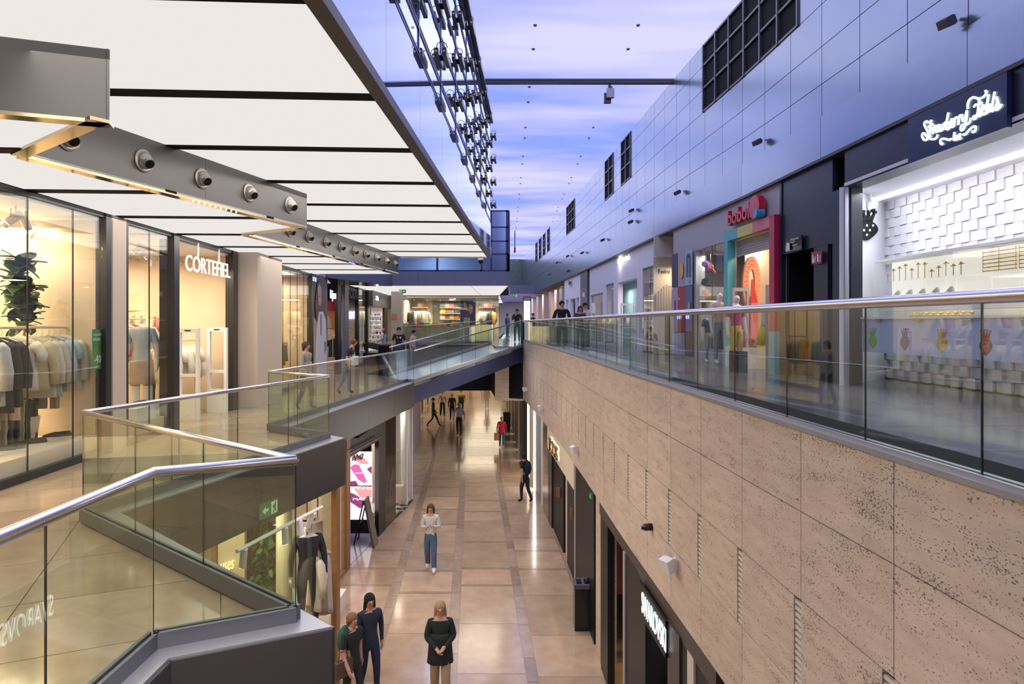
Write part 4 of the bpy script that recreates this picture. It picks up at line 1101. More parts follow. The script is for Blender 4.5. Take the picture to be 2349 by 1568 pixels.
# far left mini bulkhead with small spots
mb_ = empty('wall_bulkhead_far', kind='structure')
MB().seg((-7.2, 36.8), (-7.5, 46), -.02, .1, 7.72, 8.2).build('panel', 'beam_metal', mb_)
struct('ceiling', MB().box(-13, -7.0, 30, 46, 7.72, 7.8), 'canopy_light')
# corridor beyond, purple ceiling
mat('purple', (.22, .18, .5), .4)
struct('ceiling', MB().box(-1.0, 3.2, 58.2, 84, 8.75, 8.85), 'purple')
struct('wall_left', MB().box(fx(1144)-.0, fx(1144)+.03, fs, 58, ZR, 7.7), 'shop_glass')
struct('wall_left', MB().box(-1.3, -1.2, 41, 84, ZR, 9.5), 'white')
for i, y_ in enumerate(range(44, 80, 4)): struct('trim_17', MB().box(-1.2, -1.12, y_, y_+.6, ZR, 8.6), 'black')
arealight('corridor_lamp', (.4, 62, 8.6), 1.6, 300, (.8, .8, 1), sy=10); arealight('corridor_lamp', (.4, 74, 8.6), 1.6, 300, (.95, .95, 1), sy=8)
exit_sign((fx(1181, 50), 50, zat(678, 50)), (1, 0, 0), .4, .18, 'green exit sign hanging in the far purple corridor', -1)
# totem
tt = empty('advertising_totem'); dt = 31.0
X0, X1 = fx(1200, dt), fx(1218, dt)
zt = zat(680, dt)
for x in (X0, X1-.03): MB().box(x, x+.03, dt-.04, dt+.04, ZR, zt).build('frame_post', 'black', tt)
MB().box(X0+.03, X1-.03, dt-.04, dt+.04, zt-.03, zt).build('frame_top', 'black', tt)
MB().box(X0+.03, X1-.03, dt-.02, dt+.02, ZR+.05, zat(690, dt)).build('screen', 'screen_white', tt)
pa_, pb_ = (-2, dt-.03), (2, dt-.03)
ptext('PLAÇA', 1208, 1216, 698, 695, pa_, pb_, -.0, 'grey', tt); ptext('COMERCIAL', 1204, 1216, 701.5, 699, pa_, pb_, 0, 'grey', tt); ptext('BLOC', 1209, 1216, 705, 702.5, pa_, pb_, 0, 'grey', tt)
rebase(tt); tag(tt, 'tall black framed totem with a bright white screen at the top of the ramp', 'display')
# ================= RIGHT UPPER SHOPS (side = -1: into the shop is negative t, travelling away)
RS = fR
ZS = ZRF-.05
def Rp(px): return dR(px)
# strawberry shop
dL0 = dR(1935)
mat('navy_wood', (.018, .022, .04), .35, var=.3, vs=3)
mat('white_shop', (.78, .78, .84), .5)
struct('trim_18', MB().seg(pl(RS, -4), pl(RS, dL0), -.35, -.02, 8.23, ZS), 'navy_wood')
for px0, px1, t1 in ((1890, 1903, -.12), (1903, 1922, -.05), (1922, 1936, -.12)):
    post(dR(px1), dR(px0), RS, 1, -.3, t1, ZR, 8.25 if px0 > 1890 else ZS, 'navy_wood', 'trim_19')
struct('trim_18', MB().seg(pl(RS, dR(1903)), pl(RS, dR(1785)), -.3, -.05, 7.41, ZS), 'navy_wood')
post(dR(1892), dR(1860), RS, 1, -.3, -.05, ZR, 7.42, 'navy_wood', 'trim_19')
post(dR(1789), dR(1785), RS, 1, -.3, -.03, ZR, ZS, 'navy_wood', 'trim_19')
struct('wall_right', MB().seg(pl(RS, 11.5), pl(RS, 12.4), -1.2, -1.1, ZR, ZS), 'black_matte'); struct('wall_right', MB().seg(pl(RS, dR(1783)-.22), pl(RS, dR(1783)-.13), -3.2, -.12, ZR, ZS), 'black_matte'); struct('wall_right', MB().seg(pl(RS, 11.4), pl(RS, dR(1785)), -1.1, -.31, 7.42, 7.5), 'black_matte')
# steel edge by the opening
post(dR(1939), dR(1935.5), RS, 1, -.05, -.0, ZR, 8.23, 'ledge', 'trim_20')
# interior: left partition (perpendicular), back wall line, ceiling, floor
a = pl(RS, dL0-.05); 
bx = 2.2  # depth of shop behind line
inn = lambda d, t: Vector((fR(d)+t, d))
pl0 = inn(dL0, .02); 
# white side wall going into the shop, splayed
sw0 = UP(1940, 880, pl0, inn(dL0+.001, 2)) if 0 else Vector((fR(dL0)+.05, dL0-.02)); 
dB = 11.7
sw1 = Vector(((2034-CX)*dB/F, dB))
struct('wall_right', MB().seg(sw0, sw1+(sw1-sw0)*.25, .0, .12, ZR, 8.25), 'white_shop')
# back wall: from sw1 towards the viewer, parallel to walkway
bdir = Vector((.045, -1)).normalized()
def bpt(s): return sw1+bdir*s
struct('wall_right', MB().seg(bpt(-.3), bpt(9.5), .0, .3, ZR, 8.25), 'white_shop')
struct('ceiling', MB().quadbox([tuple(sw0+Vector((-.05, .0))), tuple(sw1+Vector((.3, .3))), tuple(bpt(9.5)+Vector((.3, 0))), (fR(2.2)-.0, 2.2)], 8.25, 8.3), 'white_shop', fix=True)
# cube wall: blocks of uneven depth, upper area z 6.75..8.22 ; lower area ZR..5.75
cwall = empty('wall_right_blocks', kind='structure'); cube = {}
def block(s, z, dep, w_=.155, h_=.155):
    key = round(dep, 3)
    if key not in cube:
        o = MB().box(0, w_-.003, -dep, 0, 0, h_-.003).build('block', 'white_shop', cwall); cube[key] = o
    else: o = cube[key].copy(); C.objects.link(o); o.parent = cwall
    p = bpt(s); o.location = (p.x, p.y, z); o.rotation_euler = (0, 0, math.atan2(bdir.y, bdir.x)); return o
# local -y of block must point toward walkway(-x): rotation so local x = bdir; local y = left normal of bdir (=+x) -> -y = -x
nblk = 0; pat = [(.02, .07), (.10, .02), (.03, .06), (.02, .1), (.07, .02), (.02, .05)]
rest = MB()
smax = 7.0
zz = 7.15; r_ = 0
while zz < 8.15:
    n_ = int(smax/.16)
    for q in range(n_):
        dep = .05+(.022 if (q+r_) % 2 else 0)
        if nblk < 215: block(q*.16, zz, dep); nblk += 1
        else:
            p = bpt(q*.16); p2 = bpt(q*.16+.152); rest.seg(p, p2, -dep, 0, zz, zz+.15)
    zz += .16; r_ += 1
for j in range(4):
    for q in range(int(smax/.16)):
        dep = .05+(.05 if (q+j) % 2 else 0); z = ZR+.02+j*.16
        if nblk < 295 and q < 26: block(q*.16, z, dep); nblk += 1
        else:
            p = bpt(q*.16); p2 = bpt(q*.16+.152); rest.seg(p, p2, -dep, 0, z, z+.15)
rest.build('blocks', 'white_shop', cwall)['kind'] = 'stuff'
# strip lights
tl = MB(); p0 = Vector(((2012-CX)*11.3/F, 11.3)); p1 = p0+bdir*8
struct('trim_21', MB().seg(p0, p1, -.02, .02, 8.22, 8.245), 'white_tube')
p0 = bpt(.1)+Vector((-.12, 0)); struct('trim_21', MB().seg(p0, bpt(7)+Vector((-.12, 0)), -.02, .02, 5.80, 5.82), 'white_panel')
for s in (1.5, 3.5, 5.5): arealight('shop_lamp', (*(bpt(s)+Vector((-.9, 0))), 8.15), .8, 20, (.93, .95, 1))
# shelf display case (lit)
dc = empty('display_case'); 
q0, q1 = bpt(-.0), bpt(7)
f0 = Vector(((2006-CX)*10.9/F, 10.9)); f1 = f0+bdir*7.2
mat('case_white', (.9, .86, .8), .4, emit=.55, ecol=(1, .95, .85))
MB().seg(f0, f1, .3, .34, 6.37, 7.11).build('back_panel', 'case_white', dc)
MB().seg(f0, f1, 0, .34, 7.11, 7.15).build('top_panel', 'white', dc)
MB().seg(f0, f1, -.0, .34, 6.30, 6.37).build('counter_top', 'white', dc)
for z in (6.765,): MB().seg(f0, f1, .02, .3, z, z+.012).build('glass_shelf', 'shop_glass', dc)
k = 0
s = 0
while s < 7:
    p = f0+bdir*s; p2 = f0+bdir*min(7.1, s+.62)
    MB().seg(p+bdir*.005, p2-bdir*.005, 0, .008, 6.38, 7.10).build('glass_door', 'shop_glass', dc); s += .63
rebase(dc); tag(dc, 'long glass-fronted display case with bright shelves in the white jewellery shop', 'display case')
# goods in the case
gi = 0
for s in [.12+.15*i for i in range(12)]:
    p = f0+bdir*s+Vector((.15, 0)); r = empty('jewellery_stand')
    h = random.uniform(.1, .24); z0 = 6.777
    MB().tube([(p.x, p.y, z0), (p.x, p.y, z0+h)], .006, 6).build('stem', 'gold', r)
    MB().tube([(p.x+.01, p.y-.05, z0+h), (p.x, p.y+.05, z0+h)], .007, 6).build('crossbar', 'gold', r)
    MB().ell((p.x, p.y, z0+h+.012), (.02, .02, .02), 8, 5).build('ornament', 'gold', r)
    MB().tube([(p.x, p.y, z0), (p.x, p.y, z0+.006)], .03, 8).build('foot', 'gold', r)
    rebase(r); tag(r, '%s gold jewellery stand from the left on the upper glass shelf' % nth(gi), 'stand', 'gold jewellery stands'); gi += 1
gi = 0
for s in (2.05, 2.65, 3.3, 3.95):
    r = empty('necklace_board'); a = f0+bdir*s; b = f0+bdir*(s+.55)
    for j in range(6):
        z = 6.79+j*.05; m_ = MB().seg(a, b, .25, .27, z+.01, z+.024); m_.build('bar', 'gold', r)
        for t in (0, .5, 1):
            if j == 0: c_ = a.lerp(b, t); MB().tube([(c_.x+.24, c_.y, 6.777), (c_.x+.24, c_.y, 7.09)], .005, 5).build('post', 'gold', r)
    rebase(r); tag(r, '%s gold bar rack from the left on the upper glass shelf' % nth(gi), 'rack', 'gold bar racks'); gi += 1
gi = 0
hues = [(.6, .2, .2), (.1, .3, .3), (.75, .72, .7), (.3, .2, .1), (.7, .68, .66), (.1, .25, .3)]
for s in [1.9+.14*i for i in range(12)]:
    p = f0+bdir*s+Vector((.15, 0)); c_ = [(p.x-.05, p.y, 6.45), (p.x+.08, p.y, 6.45)]
    o = MB().tube(c_, .045, 12).build('bracelet_roll', fabric(hues[gi % 6])); rebase(o); tag(o, '%s bracelet roll from the left on the lower shelf of the bright case' % nth(gi), 'bracelet', 'bracelet rolls'); gi += 1
gi = 0
for s in [.3, .6, .9, 1.2, 1.5, 4.0, 4.4, 4.8]:
    p = f0+bdir*s+Vector((.15, 0)); o = MB().poly3([(p.x, p.y+.09, 6.37), (p.x, p.y-.09, 6.37), (p.x+.03, p.y-.06, 6.59), (p.x+.05, p.y, 6.64), (p.x+.03, p.y+.06, 6.59)], (.03, 0, 0)).build('necklace_bust', 'white'); rebase(o)
    MB().tube([(-.04, .05, .2), (-.05, 0, .08), (-.04, -.05, .2)], .006, 5).build('necklace', 'gold', o)
    tag(o, '%s white necklace bust from the left on the lower shelf of the bright case' % nth(gi), 'display bust', 'white necklace busts'); gi += 1
# front counter cabinet with strawberries
ct = empty('counter'); g0 = Vector(((1970-CX)*10.35/F, 10.35)); g1 = g0+bdir*7.4
g0b = g0
mat('counter_white', (.42, .48, .72), .35)
MB().seg(g0, g1, 0, .5, zat(805, 10.35), 6.17).build('cabinet', 'counter_white', ct)
MB().seg(g0, g1, -.02, .52, 6.17, 6.2).build('counter_top', 'white', ct)
s = 0
while s < 7.2:
    MB().seg(g0+bdir*(s+.005), g0+bdir*(s+.9-.005), .0, .008, 6.2, 6.36).build('glass_front', 'shop_glass', ct); s += .9
MB().seg(g0, g1, -.0, .5, 6.36, 6.37).build('glass_top', 'shop_glass', ct)
s = .45
while s < 7.2:
    hd = MB().seg(g0+bdir*s, g0+bdir*(s+.16), -.03, -.0, 6.14, 6.155).build('handle', 'steel', ct); s += .9
rebase(ct); tag(ct, 'long pale blue-white counter with glass top in the jewellery shop', 'counter')
# gold trinkets on counter
for i in range(9):
    p = g0+bdir*(.9+.14*i)+Vector((.25, 0)); o = MB().ell((p.x, p.y, 6.22), (.06, .05, .02), 10, 6).ell((p.x+.02, p.y-.02, 6.245), (.03, .03, .015), 8, 5).build('trinket', 'gold'); rebase(o); tag(o, '%s gold trinket from the left inside the glass counter top' % nth(i), 'jewellery', 'gold trinkets in the counter')
def berry(cx, top, bot, w_, p0, p1, off, m, label, seedm='white', th=.03):
    """crown + berry silhouette in pixel space around cx"""
    H = bot-top; r = empty('strawberry_emblem')
    body = []
    yb = top+H*.36
    for i in range(25):
        t = 2*math.pi*i/24; 
        x = math.sin(t); y = -math.cos(t)
        # heart-like egg
        yy = yb+H*.64*(y+1)/2; k = 1-.55*max(0, y)**1.2
        if i < 24: body.append((cx+w_/2*x*k*(1.0), yy))
    art(body, p0, p1, off, m, r, 'berry', th)
    for i in range(4):
        t = (i-1.5)/1.5; tip = (cx+t*w_*.38, top+H*.05+abs(t)*H*.04); bs = (cx+t*w_*.16, top+H*.40)
        art([(bs[0]-w_*.09, bs[1]), (bs[0]+w_*.09, bs[1]), (tip[0]+w_*.02, tip[1]), (tip[0]-w_*.02, tip[1])], p0, p1, off, m, r, 'crown_spike', th)
        c = []
        for q in range(10): an = q*.628; c.append((tip[0]+w_*.07*math.cos(an), tip[1]+w_*.07*math.sin(an)*1.0))
        art(c, p0, p1, off*1.02, m, r, 'crown_tip', th)
    for sx_, sy_ in ((-.27, .52), (0, .52), (.27, .52), (-.13, .67), (.13, .67), (0, .82)):
        c = [(cx+w_*sx_+w_*.045*math.cos(q*.785), top+H*sy_+w_*.055*math.sin(q*.785)) for q in range(8)]
        sgn = 1 if off > 0 else -1
        art(c, p0, p1, off+sgn*.004, seedm, r, 'seed', .003)
    rebase(r); return tag(r, label, 'emblem')
# side wall emblem: black
dvs = (sw1-sw0)
def faces(p0, p1): return p0, p1
berry(1989, 480, 551, 52, sw1, sw0, .03, 'black_matte', 'large black crowned strawberry emblem on the white side wall of the jewellery shop')
g0_, g1_ = g0, g1
for cx, tp, bt, w_, m, nm_ in ((2001.5, 749, 799, 18, 'leafgreen', 'green'), (2075, 750, 803, 20.5, 'violet', 'purple'), (2160, 751, 809, 25, 'gold', 'golden'), (2260.5, 753, 815, 29, 'berry_red', 'dark red')):
    if m not in M: mat(m, {'leafgreen': (.12, .4, .04), 'violet': (.12, .05, .22), 'berry_red': (.3, .015, .01)}.get(m, (.5, .3, .1)), .4)
    berry(cx, tp, bt, w_, g0_, g1_, -.005, m, '%s crowned strawberry emblem on the front of the jewellery counter' % nm_, seedm='counter_white', th=.01)
# sign
sgn = empty('shop_sign'); s0, s1 = pl(RS, dR(2093)), pl(RS, dR(2322))
MB().seg(s1, s0, 0.0, .06, 8.2, 8.79).build('board', 'sign_navy', sgn) if 'sign_navy' in M else (mat('sign_navy', (.02, .03, .085), .3), MB().seg(s1, s0, 0.0, .06, 8.2, 8.79).build('board', 'sign_navy', sgn))
def strokes(paths, p0, p1, off, m, parent, r_=.013, ox=2050, oy=150, sc_=7.127, name='letter'):
    for pth in paths:
        pts = [UP(ox+x/sc_, oy+y/sc_, p0, p1, off) for x, y in pth]
        # smooth catmull
        out = []
        for i in range(len(pts)-1):
            q0_ = pts[max(0, i-1)]; q1_ = pts[i]; q2_ = pts[i+1]; q3_ = pts[min(len(pts)-1, i+2)]
            for t in (0, .25, .5, .75):
                out.append(.5*((2*q1_)+(-q0_+q2_)*t+(2*q0_-5*q1_+4*q2_-q3_)*t*t+(-q0_+3*q1_-3*q2_+q3_)*t**3))
        out.append(pts[-1])
        MB().tube(out, r_, 6).build(name, m, parent)
ST = [
 [(565, 940), (545, 912), (510, 925), (500, 965), (530, 1030), (560, 1090), (572, 1150), (550, 1200), (510, 1222), (470, 1180), (465, 1120), (500, 1110), (545, 1160), (600, 1200), (660, 1205), (705, 1170), (715, 1130)],
 [(612, 890), (600, 980), (590, 1080), (588, 1150), (606, 1158)], [(565, 1000), (640, 960)],
 [(640, 1010), (640, 1090), (640, 1120)], [(642, 1030), (668, 985), (680, 1000)],
 [(735, 970), (700, 1000), (685, 1060), (700, 1090), (730, 1050), (745, 975), (740, 1060), (760, 1075)],
 [(765, 960), (765, 1040), (790, 1060), (815, 1000), (820, 940), (815, 1010), (835, 1030), (860, 980), (868, 920), (840, 930)],
 [(895, 770), (878, 850), (862, 960), (860, 1030), (885, 1045), (910, 1000), (915, 940), (890, 935), (872, 960)],
 [(925, 970), (955, 940), (968, 890), (945, 880), (930, 940), (935, 1000), (965, 1005), (985, 970)],
 [(995, 860), (992, 930), (985, 995)], [(992, 890), (1015, 850), (1035, 855)],
 [(1062, 830), (1060, 900), (1055, 970)], [(1060, 860), (1080, 820), (1105, 815), (1108, 850)],
 [(1120, 800), (1120, 880), (1140, 910), (1170, 860), (1195, 740), (1190, 860), (1165, 980), (1130, 1050), (1100, 1060), (1095, 1010), (1130, 965), (1200, 960), (1245, 920), (1255, 860)],
 [(1212, 705), (1212, 630), (1240, 560), (1300, 520), (1370, 540), (1440, 530), (1500, 480), (1515, 430), (1495, 415)],
 [(1395, 550), (1390, 640), (1375, 760), (1350, 850), (1310, 880), (1300, 840), (1325, 820)], [(1310, 680), (1340, 640), (1400, 640), (1440, 610)],
 [(1405, 690), (1400, 770), (1400, 830), (1420, 820)], [(1412, 590), (1414, 600)],
 [(1440, 740), (1475, 710), (1480, 660), (1455, 655), (1440, 720), (1450, 790), (1480, 800), (1500, 770)],
 [(1550, 475), (1535, 580), (1515, 700), (1515, 775), (1535, 770)],
 [(1600, 650), (1570, 640), (1552, 700), (1565, 750), (1600, 700), (1650, 430), (1620, 600), (1605, 720), (1620, 750)],
 [(1660, 690), (1690, 600), (1682, 520), (1705, 600), (1720, 670), (1700, 720), (1665, 725), (1645, 700), (1680, 680), (1730, 690), (1765, 635)],
 [(940, 1195), (910, 1220), (860, 1205), (800, 1195), (765, 1220), (765, 1270), (795, 1290), (795, 1265)],
 [(995, 1090), (985, 1150), (985, 1215), (1010, 1210), (1010, 1160), (990, 1165)], [(1045, 1150), (1025, 1160), (1022, 1215), (1045, 1205)], [(1060, 1135), (1058, 1205)], [(1060, 1150), (1085, 1120), (1080, 1195), (1098, 1190)],
 [(1135, 1125), (1165, 1130), (1220, 1070), (1280, 1010), (1325, 995), (1342, 1030), (1320, 1080), (1290, 1090), (1295, 1065)]]
strokes(ST, s1, s0, .072, 'sign_cool' if 'sign_cool' in M else (emis('sign_cool', (.8, .97, 1), 3), 'sign_cool')[1], sgn, .012)
rebase(sgn); tag(sgn, 'dark blue sign with glowing handwritten letters reading Strawberry Fields bcn', 'sign')
# dome/bullet cameras of the jewellery shop
cm = empty('security_camera'); c_ = P(1995, 430, 10.9)
MB().tube([(c_.x, c_.y, 8.25), (c_.x, c_.y, 8.12)], .03, 8).build('bracket', 'white', cm); MB().tube([(c_.x, c_.y, 8.12), (c_.x+.01, c_.y-.07, 7.98)], .055, 12).build('body', 'white', cm)
MB().tube([(c_.x+.0105, c_.y-.073, 7.974), (c_.x+.012, c_.y-.078, 7.965)], .04, 12).build('lens', 'black', cm); rebase(cm); tag(cm, 'white bullet camera hanging from the ceiling of the white jewellery shop', 'camera')
# directory sign, elevator lobby
sgn = empty('direction_sign'); e0, e1 = pl(RS, dR(1802)), pl(RS, dR(1838))
art([(1802, 546), (1839, 538), (1839, 572), (1802, 577)], e0, e1, -.01, 'black_gloss', sgn, 'board', .02)
art([(1804, 557), (1811, 556), (1811, 573), (1804, 574)], e0, e1, -.04, 'white', sgn, 'lift_symbol'); 
ptext('Planta baixa', 1814, 1833, 552, 547, e1, e0, .04, 'white', sgn); ptext('Nivell 0', 1814, 1823, 558, 554, e1, e0, .04, 'white', sgn); ptext('Serveis', 1818, 1829, 564, 561, e1, e0, .04, 'white', sgn)
rebase(sgn); tag(sgn, 'black direction sign with white lift symbol on the dark wall beside the black doorway', 'sign')
sgn = empty('fire_sign'); art([(1861, 578), (1885, 575), (1885, 604), (1861, 607)], e0, e1, -.01, 'sign_red' if 'sign_red' in M else (mat('sign_red', (.35, .02, .02), .4), 'sign_red')[1], sgn, 'board', .015)
art([(1863, 585), (1865, 583), (1866, 590), (1868, 594), (1867, 603), (1863, 603)], e0, e1, -.03, 'white', sgn, 'symbol'); art([(1874, 583), (1877, 582), (1878, 600), (1874, 601)], e0, e1, -.03, 'white', sgn, 'symbol'); art([(1869.5, 588), (1871, 586), (1870.5, 602), (1869, 602)], e0, e1, -.03, 'white', sgn, 'symbol'); art([(1880.5, 586), (1882, 584), (1881.5, 600), (1880, 600)], e0, e1, -.03, 'white', sgn, 'symbol')
rebase(sgn); tag(sgn, 'red fire equipment sign with white symbols on the dark pillar', 'sign')
# ================= boboli
dA, dBb = dR(1783), dR(1666); dW = dR(1592); dE = dR(1541)
struct('wall_right', MB().seg(pl(RS, dA), pl(RS, dBb), -.3, -.05, 8.2, ZS), 'shop_grey')
struct('wall_right', MB().seg(pl(RS, dBb), pl(RS, dE), -.3, -.05, 8.08, ZS), 'shop_grey')
struct('wall_right', MB().seg(pl(RS, dW), pl(RS, dE), -.3, -.05, ZR, 8.08), 'shop_grey')
struct('wall_right', MB().seg(pl(RS, dBb), pl(RS, dR(1664)), -.25, -.05, ZR, 8.2), 'shop_grey')
fr = empty('door_1', kind='structure')
def seg3(d0, d1, z0, z1, m, nm_): MB().seg(pl(RS, d0), pl(RS, d1), -.12, .06, z0, z1).build(nm_, m, fr)
seg3(dA, dA+.22, 5.95, 8.2, 'crimson' if 'crimson' in M else (mat('crimson', (.5, .02, .07), .35), 'crimson')[1], 'frame_post')
seg3(dA, dA+.22, ZR, 5.95, 'teal', 'frame_post'); seg3(dBb-.22, dBb, ZR, 8.2, 'teal', 'frame_post')
d_a = dBb-.22-(dBb-dA-.44)*.25; d_b = dBb-.22-(dBb-dA-.44)*.62
seg3(dA+.22, d_b, 7.98, 8.2, 'pink', 'lintel'); seg3(d_b, d_a, 7.98, 8.2, 'yellow', 'lintel'); seg3(d_a, dBb-.22, 7.98, 8.2, 'teal', 'lintel')
mat('shutter', (.45, .45, .5), .4)
for j in range(7): MB().seg(pl(RS, dA+.22), pl(RS, dBb-.22), -.2, -.13, 7.62+j*.052, 7.66+j*.052).build('shutter_slat', 'shutter', fr)
shopwin([dR(1664), (dR(1664)+dW)/2, dW], RS, -1, ZR, 8.08, base=.35, fm='shop_grey', t=.08)
struct('wall_right', MB().seg(pl(RS, dA-.1), pl(RS, dE), -3.2, -3.1, ZR, 8.1), 'cream_b') if 'cream_b' in M else (mat('cream_b', (.68, .56, .42), .6), struct('wall_right', MB().seg(pl(RS, dA-.1), pl(RS, dE), -3.2, -3.1, ZR, 8.1), 'cream_b'))
w0_ = pl(RS, dBb+1.0); struct('wall_right', MB().seg((w0_.x+.9, w0_.y), (w0_.x+3, w0_.y), 0, .1, ZR, 8.1), 'cream_b')
struct('wall_right', MB().seg(pl(RS, dA-.12), pl(RS, dA), -3.2, -.12, ZR, 8.1), 'cream_b'); struct('wall_right', MB().seg(pl(RS, dE-.1), pl(RS, dE), -3.2, -.12, ZR, 8.1), 'grey')
struct('ceiling', MB().seg(pl(RS, dA), pl(RS, dE), -3.2, -.3, 8.1, 8.15), 'white')
arealight('shop_lamp', (fR(13.5)+1.2, 13.4, 8.0), .8, 55, (1, .8, .55)); arealight('shop_lamp', (fR(16)+.9, 16, 8.0), .6, 35, (1, .85, .65)); arealight('shop_lamp', (fR(17)+.5, 17, 7.9), .4, 20, (1, .9, .75))
sgn = empty('shop_sign'); b0_, b1_ = pl(RS, dBb), pl(RS, dA)
L_ = UP(1677, 517, b0_, b1_, .0); R_ = UP(1733, 495, b0_, b1_, .0)
text('boboli', 'red', (L_.x-.0, L_.y, 8.30), (R_-L_).xy.to_3d(), (0, 0, 1), .34, (R_-L_).xy.length, .09, sgn, align='LEFT', bold=.02)
nrm = Vector((-(b1_-b0_).y, (b1_-b0_).x)).normalized(); nrm = nrm if nrm.x < 0 else -nrm
c_ = UP(1745, 475, b0_, b1_, .0); MB().tube([c_, c_+nrm.to_3d()*.14], .235, 28).build('red_disc', 'red', sgn)
c_ = UP(1753, 489, b0_, b1_, .0); MB().tube([c_+nrm.to_3d()*.02, c_+nrm.to_3d()*.19], .095, 20).build('blue_disc', 'skyblue', sgn)
rebase(sgn); tag(sgn, 'red raised sign reading boboli with a red disc and small blue disc', 'sign')
# poster mosaic
mz = empty('poster_mosaic'); e0, e1 = pl(RS, dE), pl(RS, dW)
for nm_, c_ in (('pm_dark', (.06, .05, .09)), ('pm_lilac', (.45, .36, .5)), ('pm_blue', (.4, .52, .72)), ('pm_red', (.38, .04, .06)), ('pm_steel', (.1, .15, .28)), ('pm_yel', (.75, .55, .05))): mat(nm_, c_, .5)
tiles = [((1541, 584), (1554.5, 580), (1554.5, 658), (1541, 660), 'pm_dark'), ((1555, 580), (1571, 576), (1571, 656), (1555, 658), 'pm_lilac'), ((1571.5, 576), (1587, 571), (1587, 653), (1571.5, 655), 'pm_blue'),
         ((1541, 661), (1554.5, 659), (1554.5, 760), (1541, 762), 'pm_lilac'), ((1555, 659), (1571, 656), (1571, 760), (1555, 761), 'pm_red'), ((1571.5, 656), (1587, 654), (1587, 760), (1571.5, 760), 'pm_steel'),
         ((1541, 764), (1554.5, 763), (1554.5, 812), (1541, 810), 'pm_blue'), ((1555, 763), (1571, 762), (1571, 815), (1555, 812), 'pm_lilac'), ((1571.5, 762), (1587, 762), (1587, 818), (1571.5, 815), 'pm_dark')]
for a_, b_, c_, d_, m in tiles: art([a_, b_, c_, d_], e0, e1, -.02, m, mz, 'tile_panel', .02)
c = [(1562.5+4.5*math.cos(q*.45), 620+19*math.sin(q*.45)) for q in range(14)]; art(c, e0, e1, -.045, 'pm_yel', mz)
for x in (1575.5, 1581.5): art([(x-1, 587), (x+1, 587), (x+1, 635), (x-1, 636)], e0, e1, -.045, 'pm_dark', mz)
art([(1574.5, 590), (1576, 583), (1578.5, 580), (1581, 583), (1582.5, 590), (1580.5, 590), (1578.5, 584), (1576.5, 590)], e0, e1, -.045, 'pm_dark', mz)
c = [(1580+2*math.cos(q*.7), 645+3.5*math.sin(q*.7)) for q in range(9)]; art(c, e0, e1, -.045, 'teal', mz)
ptext('he', 1556, 1560, 688, 681, e1, e0, .05, 'white', mz)
art([(1546.5, 690), (1547.5, 687), (1548.5, 690), (1548.5, 714), (1546.5, 714)], e0, e1, -.045, 'pm_red', mz)
art([(1578, 696), (1580, 690), (1582, 697), (1583, 720), (1576, 720)], e0, e1, -.045, 'face_tone', mz)
rebase(mz); tag(mz, 'mosaic of colourful square prints with a yellow egg and a rainbow beside the boboli window', 'poster')
# big ring ornament
rg = empty('ring_ornament'); dr = 14.6
mat('salmon', (.78, .33, .2), .5); mat('spot_red', (.6, .05, .04), .5)
cx_, cz_ = (1725-CX)*dr/F, zat(651, dr)
n = 40; m_ = MB(); ringpts = []
ro_x, ro_z, ri_x, ri_z = .20*1.0, .62, .07, .33
for dy in (0, .1):
    for i in range(n):
        t = 2*math.pi*i/n; m_.v.append((cx_+ro_x*math.cos(t)*1.0, dr+dy, cz_+ro_z*math.sin(t)))
    for i in range(n):
        t = 2*math.pi*i/n; m_.v.append((cx_+ri_x*math.cos(t), dr+dy, cz_+ri_z*math.sin(t)+.0))
for i in range(n):
    j = (i+1) % n
    m_.f += [(i, j, n+j, n+i), (2*n+i, 3*n+i, 3*n+j, 2*n+j), (i, 2*n+i, 2*n+j, j), (n+i, n+j, 3*n+j, 3*n+i)]; m_.mi += [0]*4
m_.build('ring', 'salmon', rg, fix=True)
dm_ = MB()
for i in range(26):
    for rr in (.35, .65):
        t = 2*math.pi*(i+rr)/26; x = cx_+(ri_x+(ro_x-ri_x)*rr)*math.cos(t); z = cz_+(ri_z+(ro_z-ri_z)*rr)*math.sin(t); dm_.tube([(x, dr-.004, z), (x, dr, z)], .012, 6)
dm_.build('dots', 'spot_red', rg)['kind'] = 'stuff'
MB().poly3([(cx_-.02, dr-.03, cz_+.1), (cx_+.02, dr-.03, cz_+.1), (cx_+.12, dr-.03, cz_-.42), (cx_-.04, dr-.03, cz_-.42)], (0, .02, 0)).build('spotted_cone', 'spot_red', rg, fix=True)
MB().box(cx_-.04, cx_+.12, dr-.04, dr+.08, ZR+.45, cz_-.42).build('pink_pillar', 'pink', rg)
rebase(rg); tag(rg, 'large salmon oval ring ornament with red dots standing in the boboli entrance', 'ornament')
b_ = MB().box(cx_-.5, cx_+.45, dr-.5, dr+.3, ZR, ZR+.45).build('display_block', 'white'); rebase(b_); tag(b_, 'white display plinth under the salmon ring ornament', 'plinth')
b_ = MB().box((1688-CX)*12.9/F, (1715-CX)*12.9/F, 12.9, 13.3, ZR, ZR+.42).build('display_block', 'black'); rebase(b_); tag(b_, 'low black block in front of the children shop display', 'block')
bk_ = MB(); bk = bk_.box(cx_-.05, cx_+.28, dr-.45, dr-.1, ZR+.45, ZR+.62).build('crate', 'pine'); rebase(bk); tag(bk, 'shallow pine crate on the white plinth under the ring', 'crate')
MB().ell((0, 0, .17), (.13, .14, .12), 12, 8).build('cushion', 'white', bk)
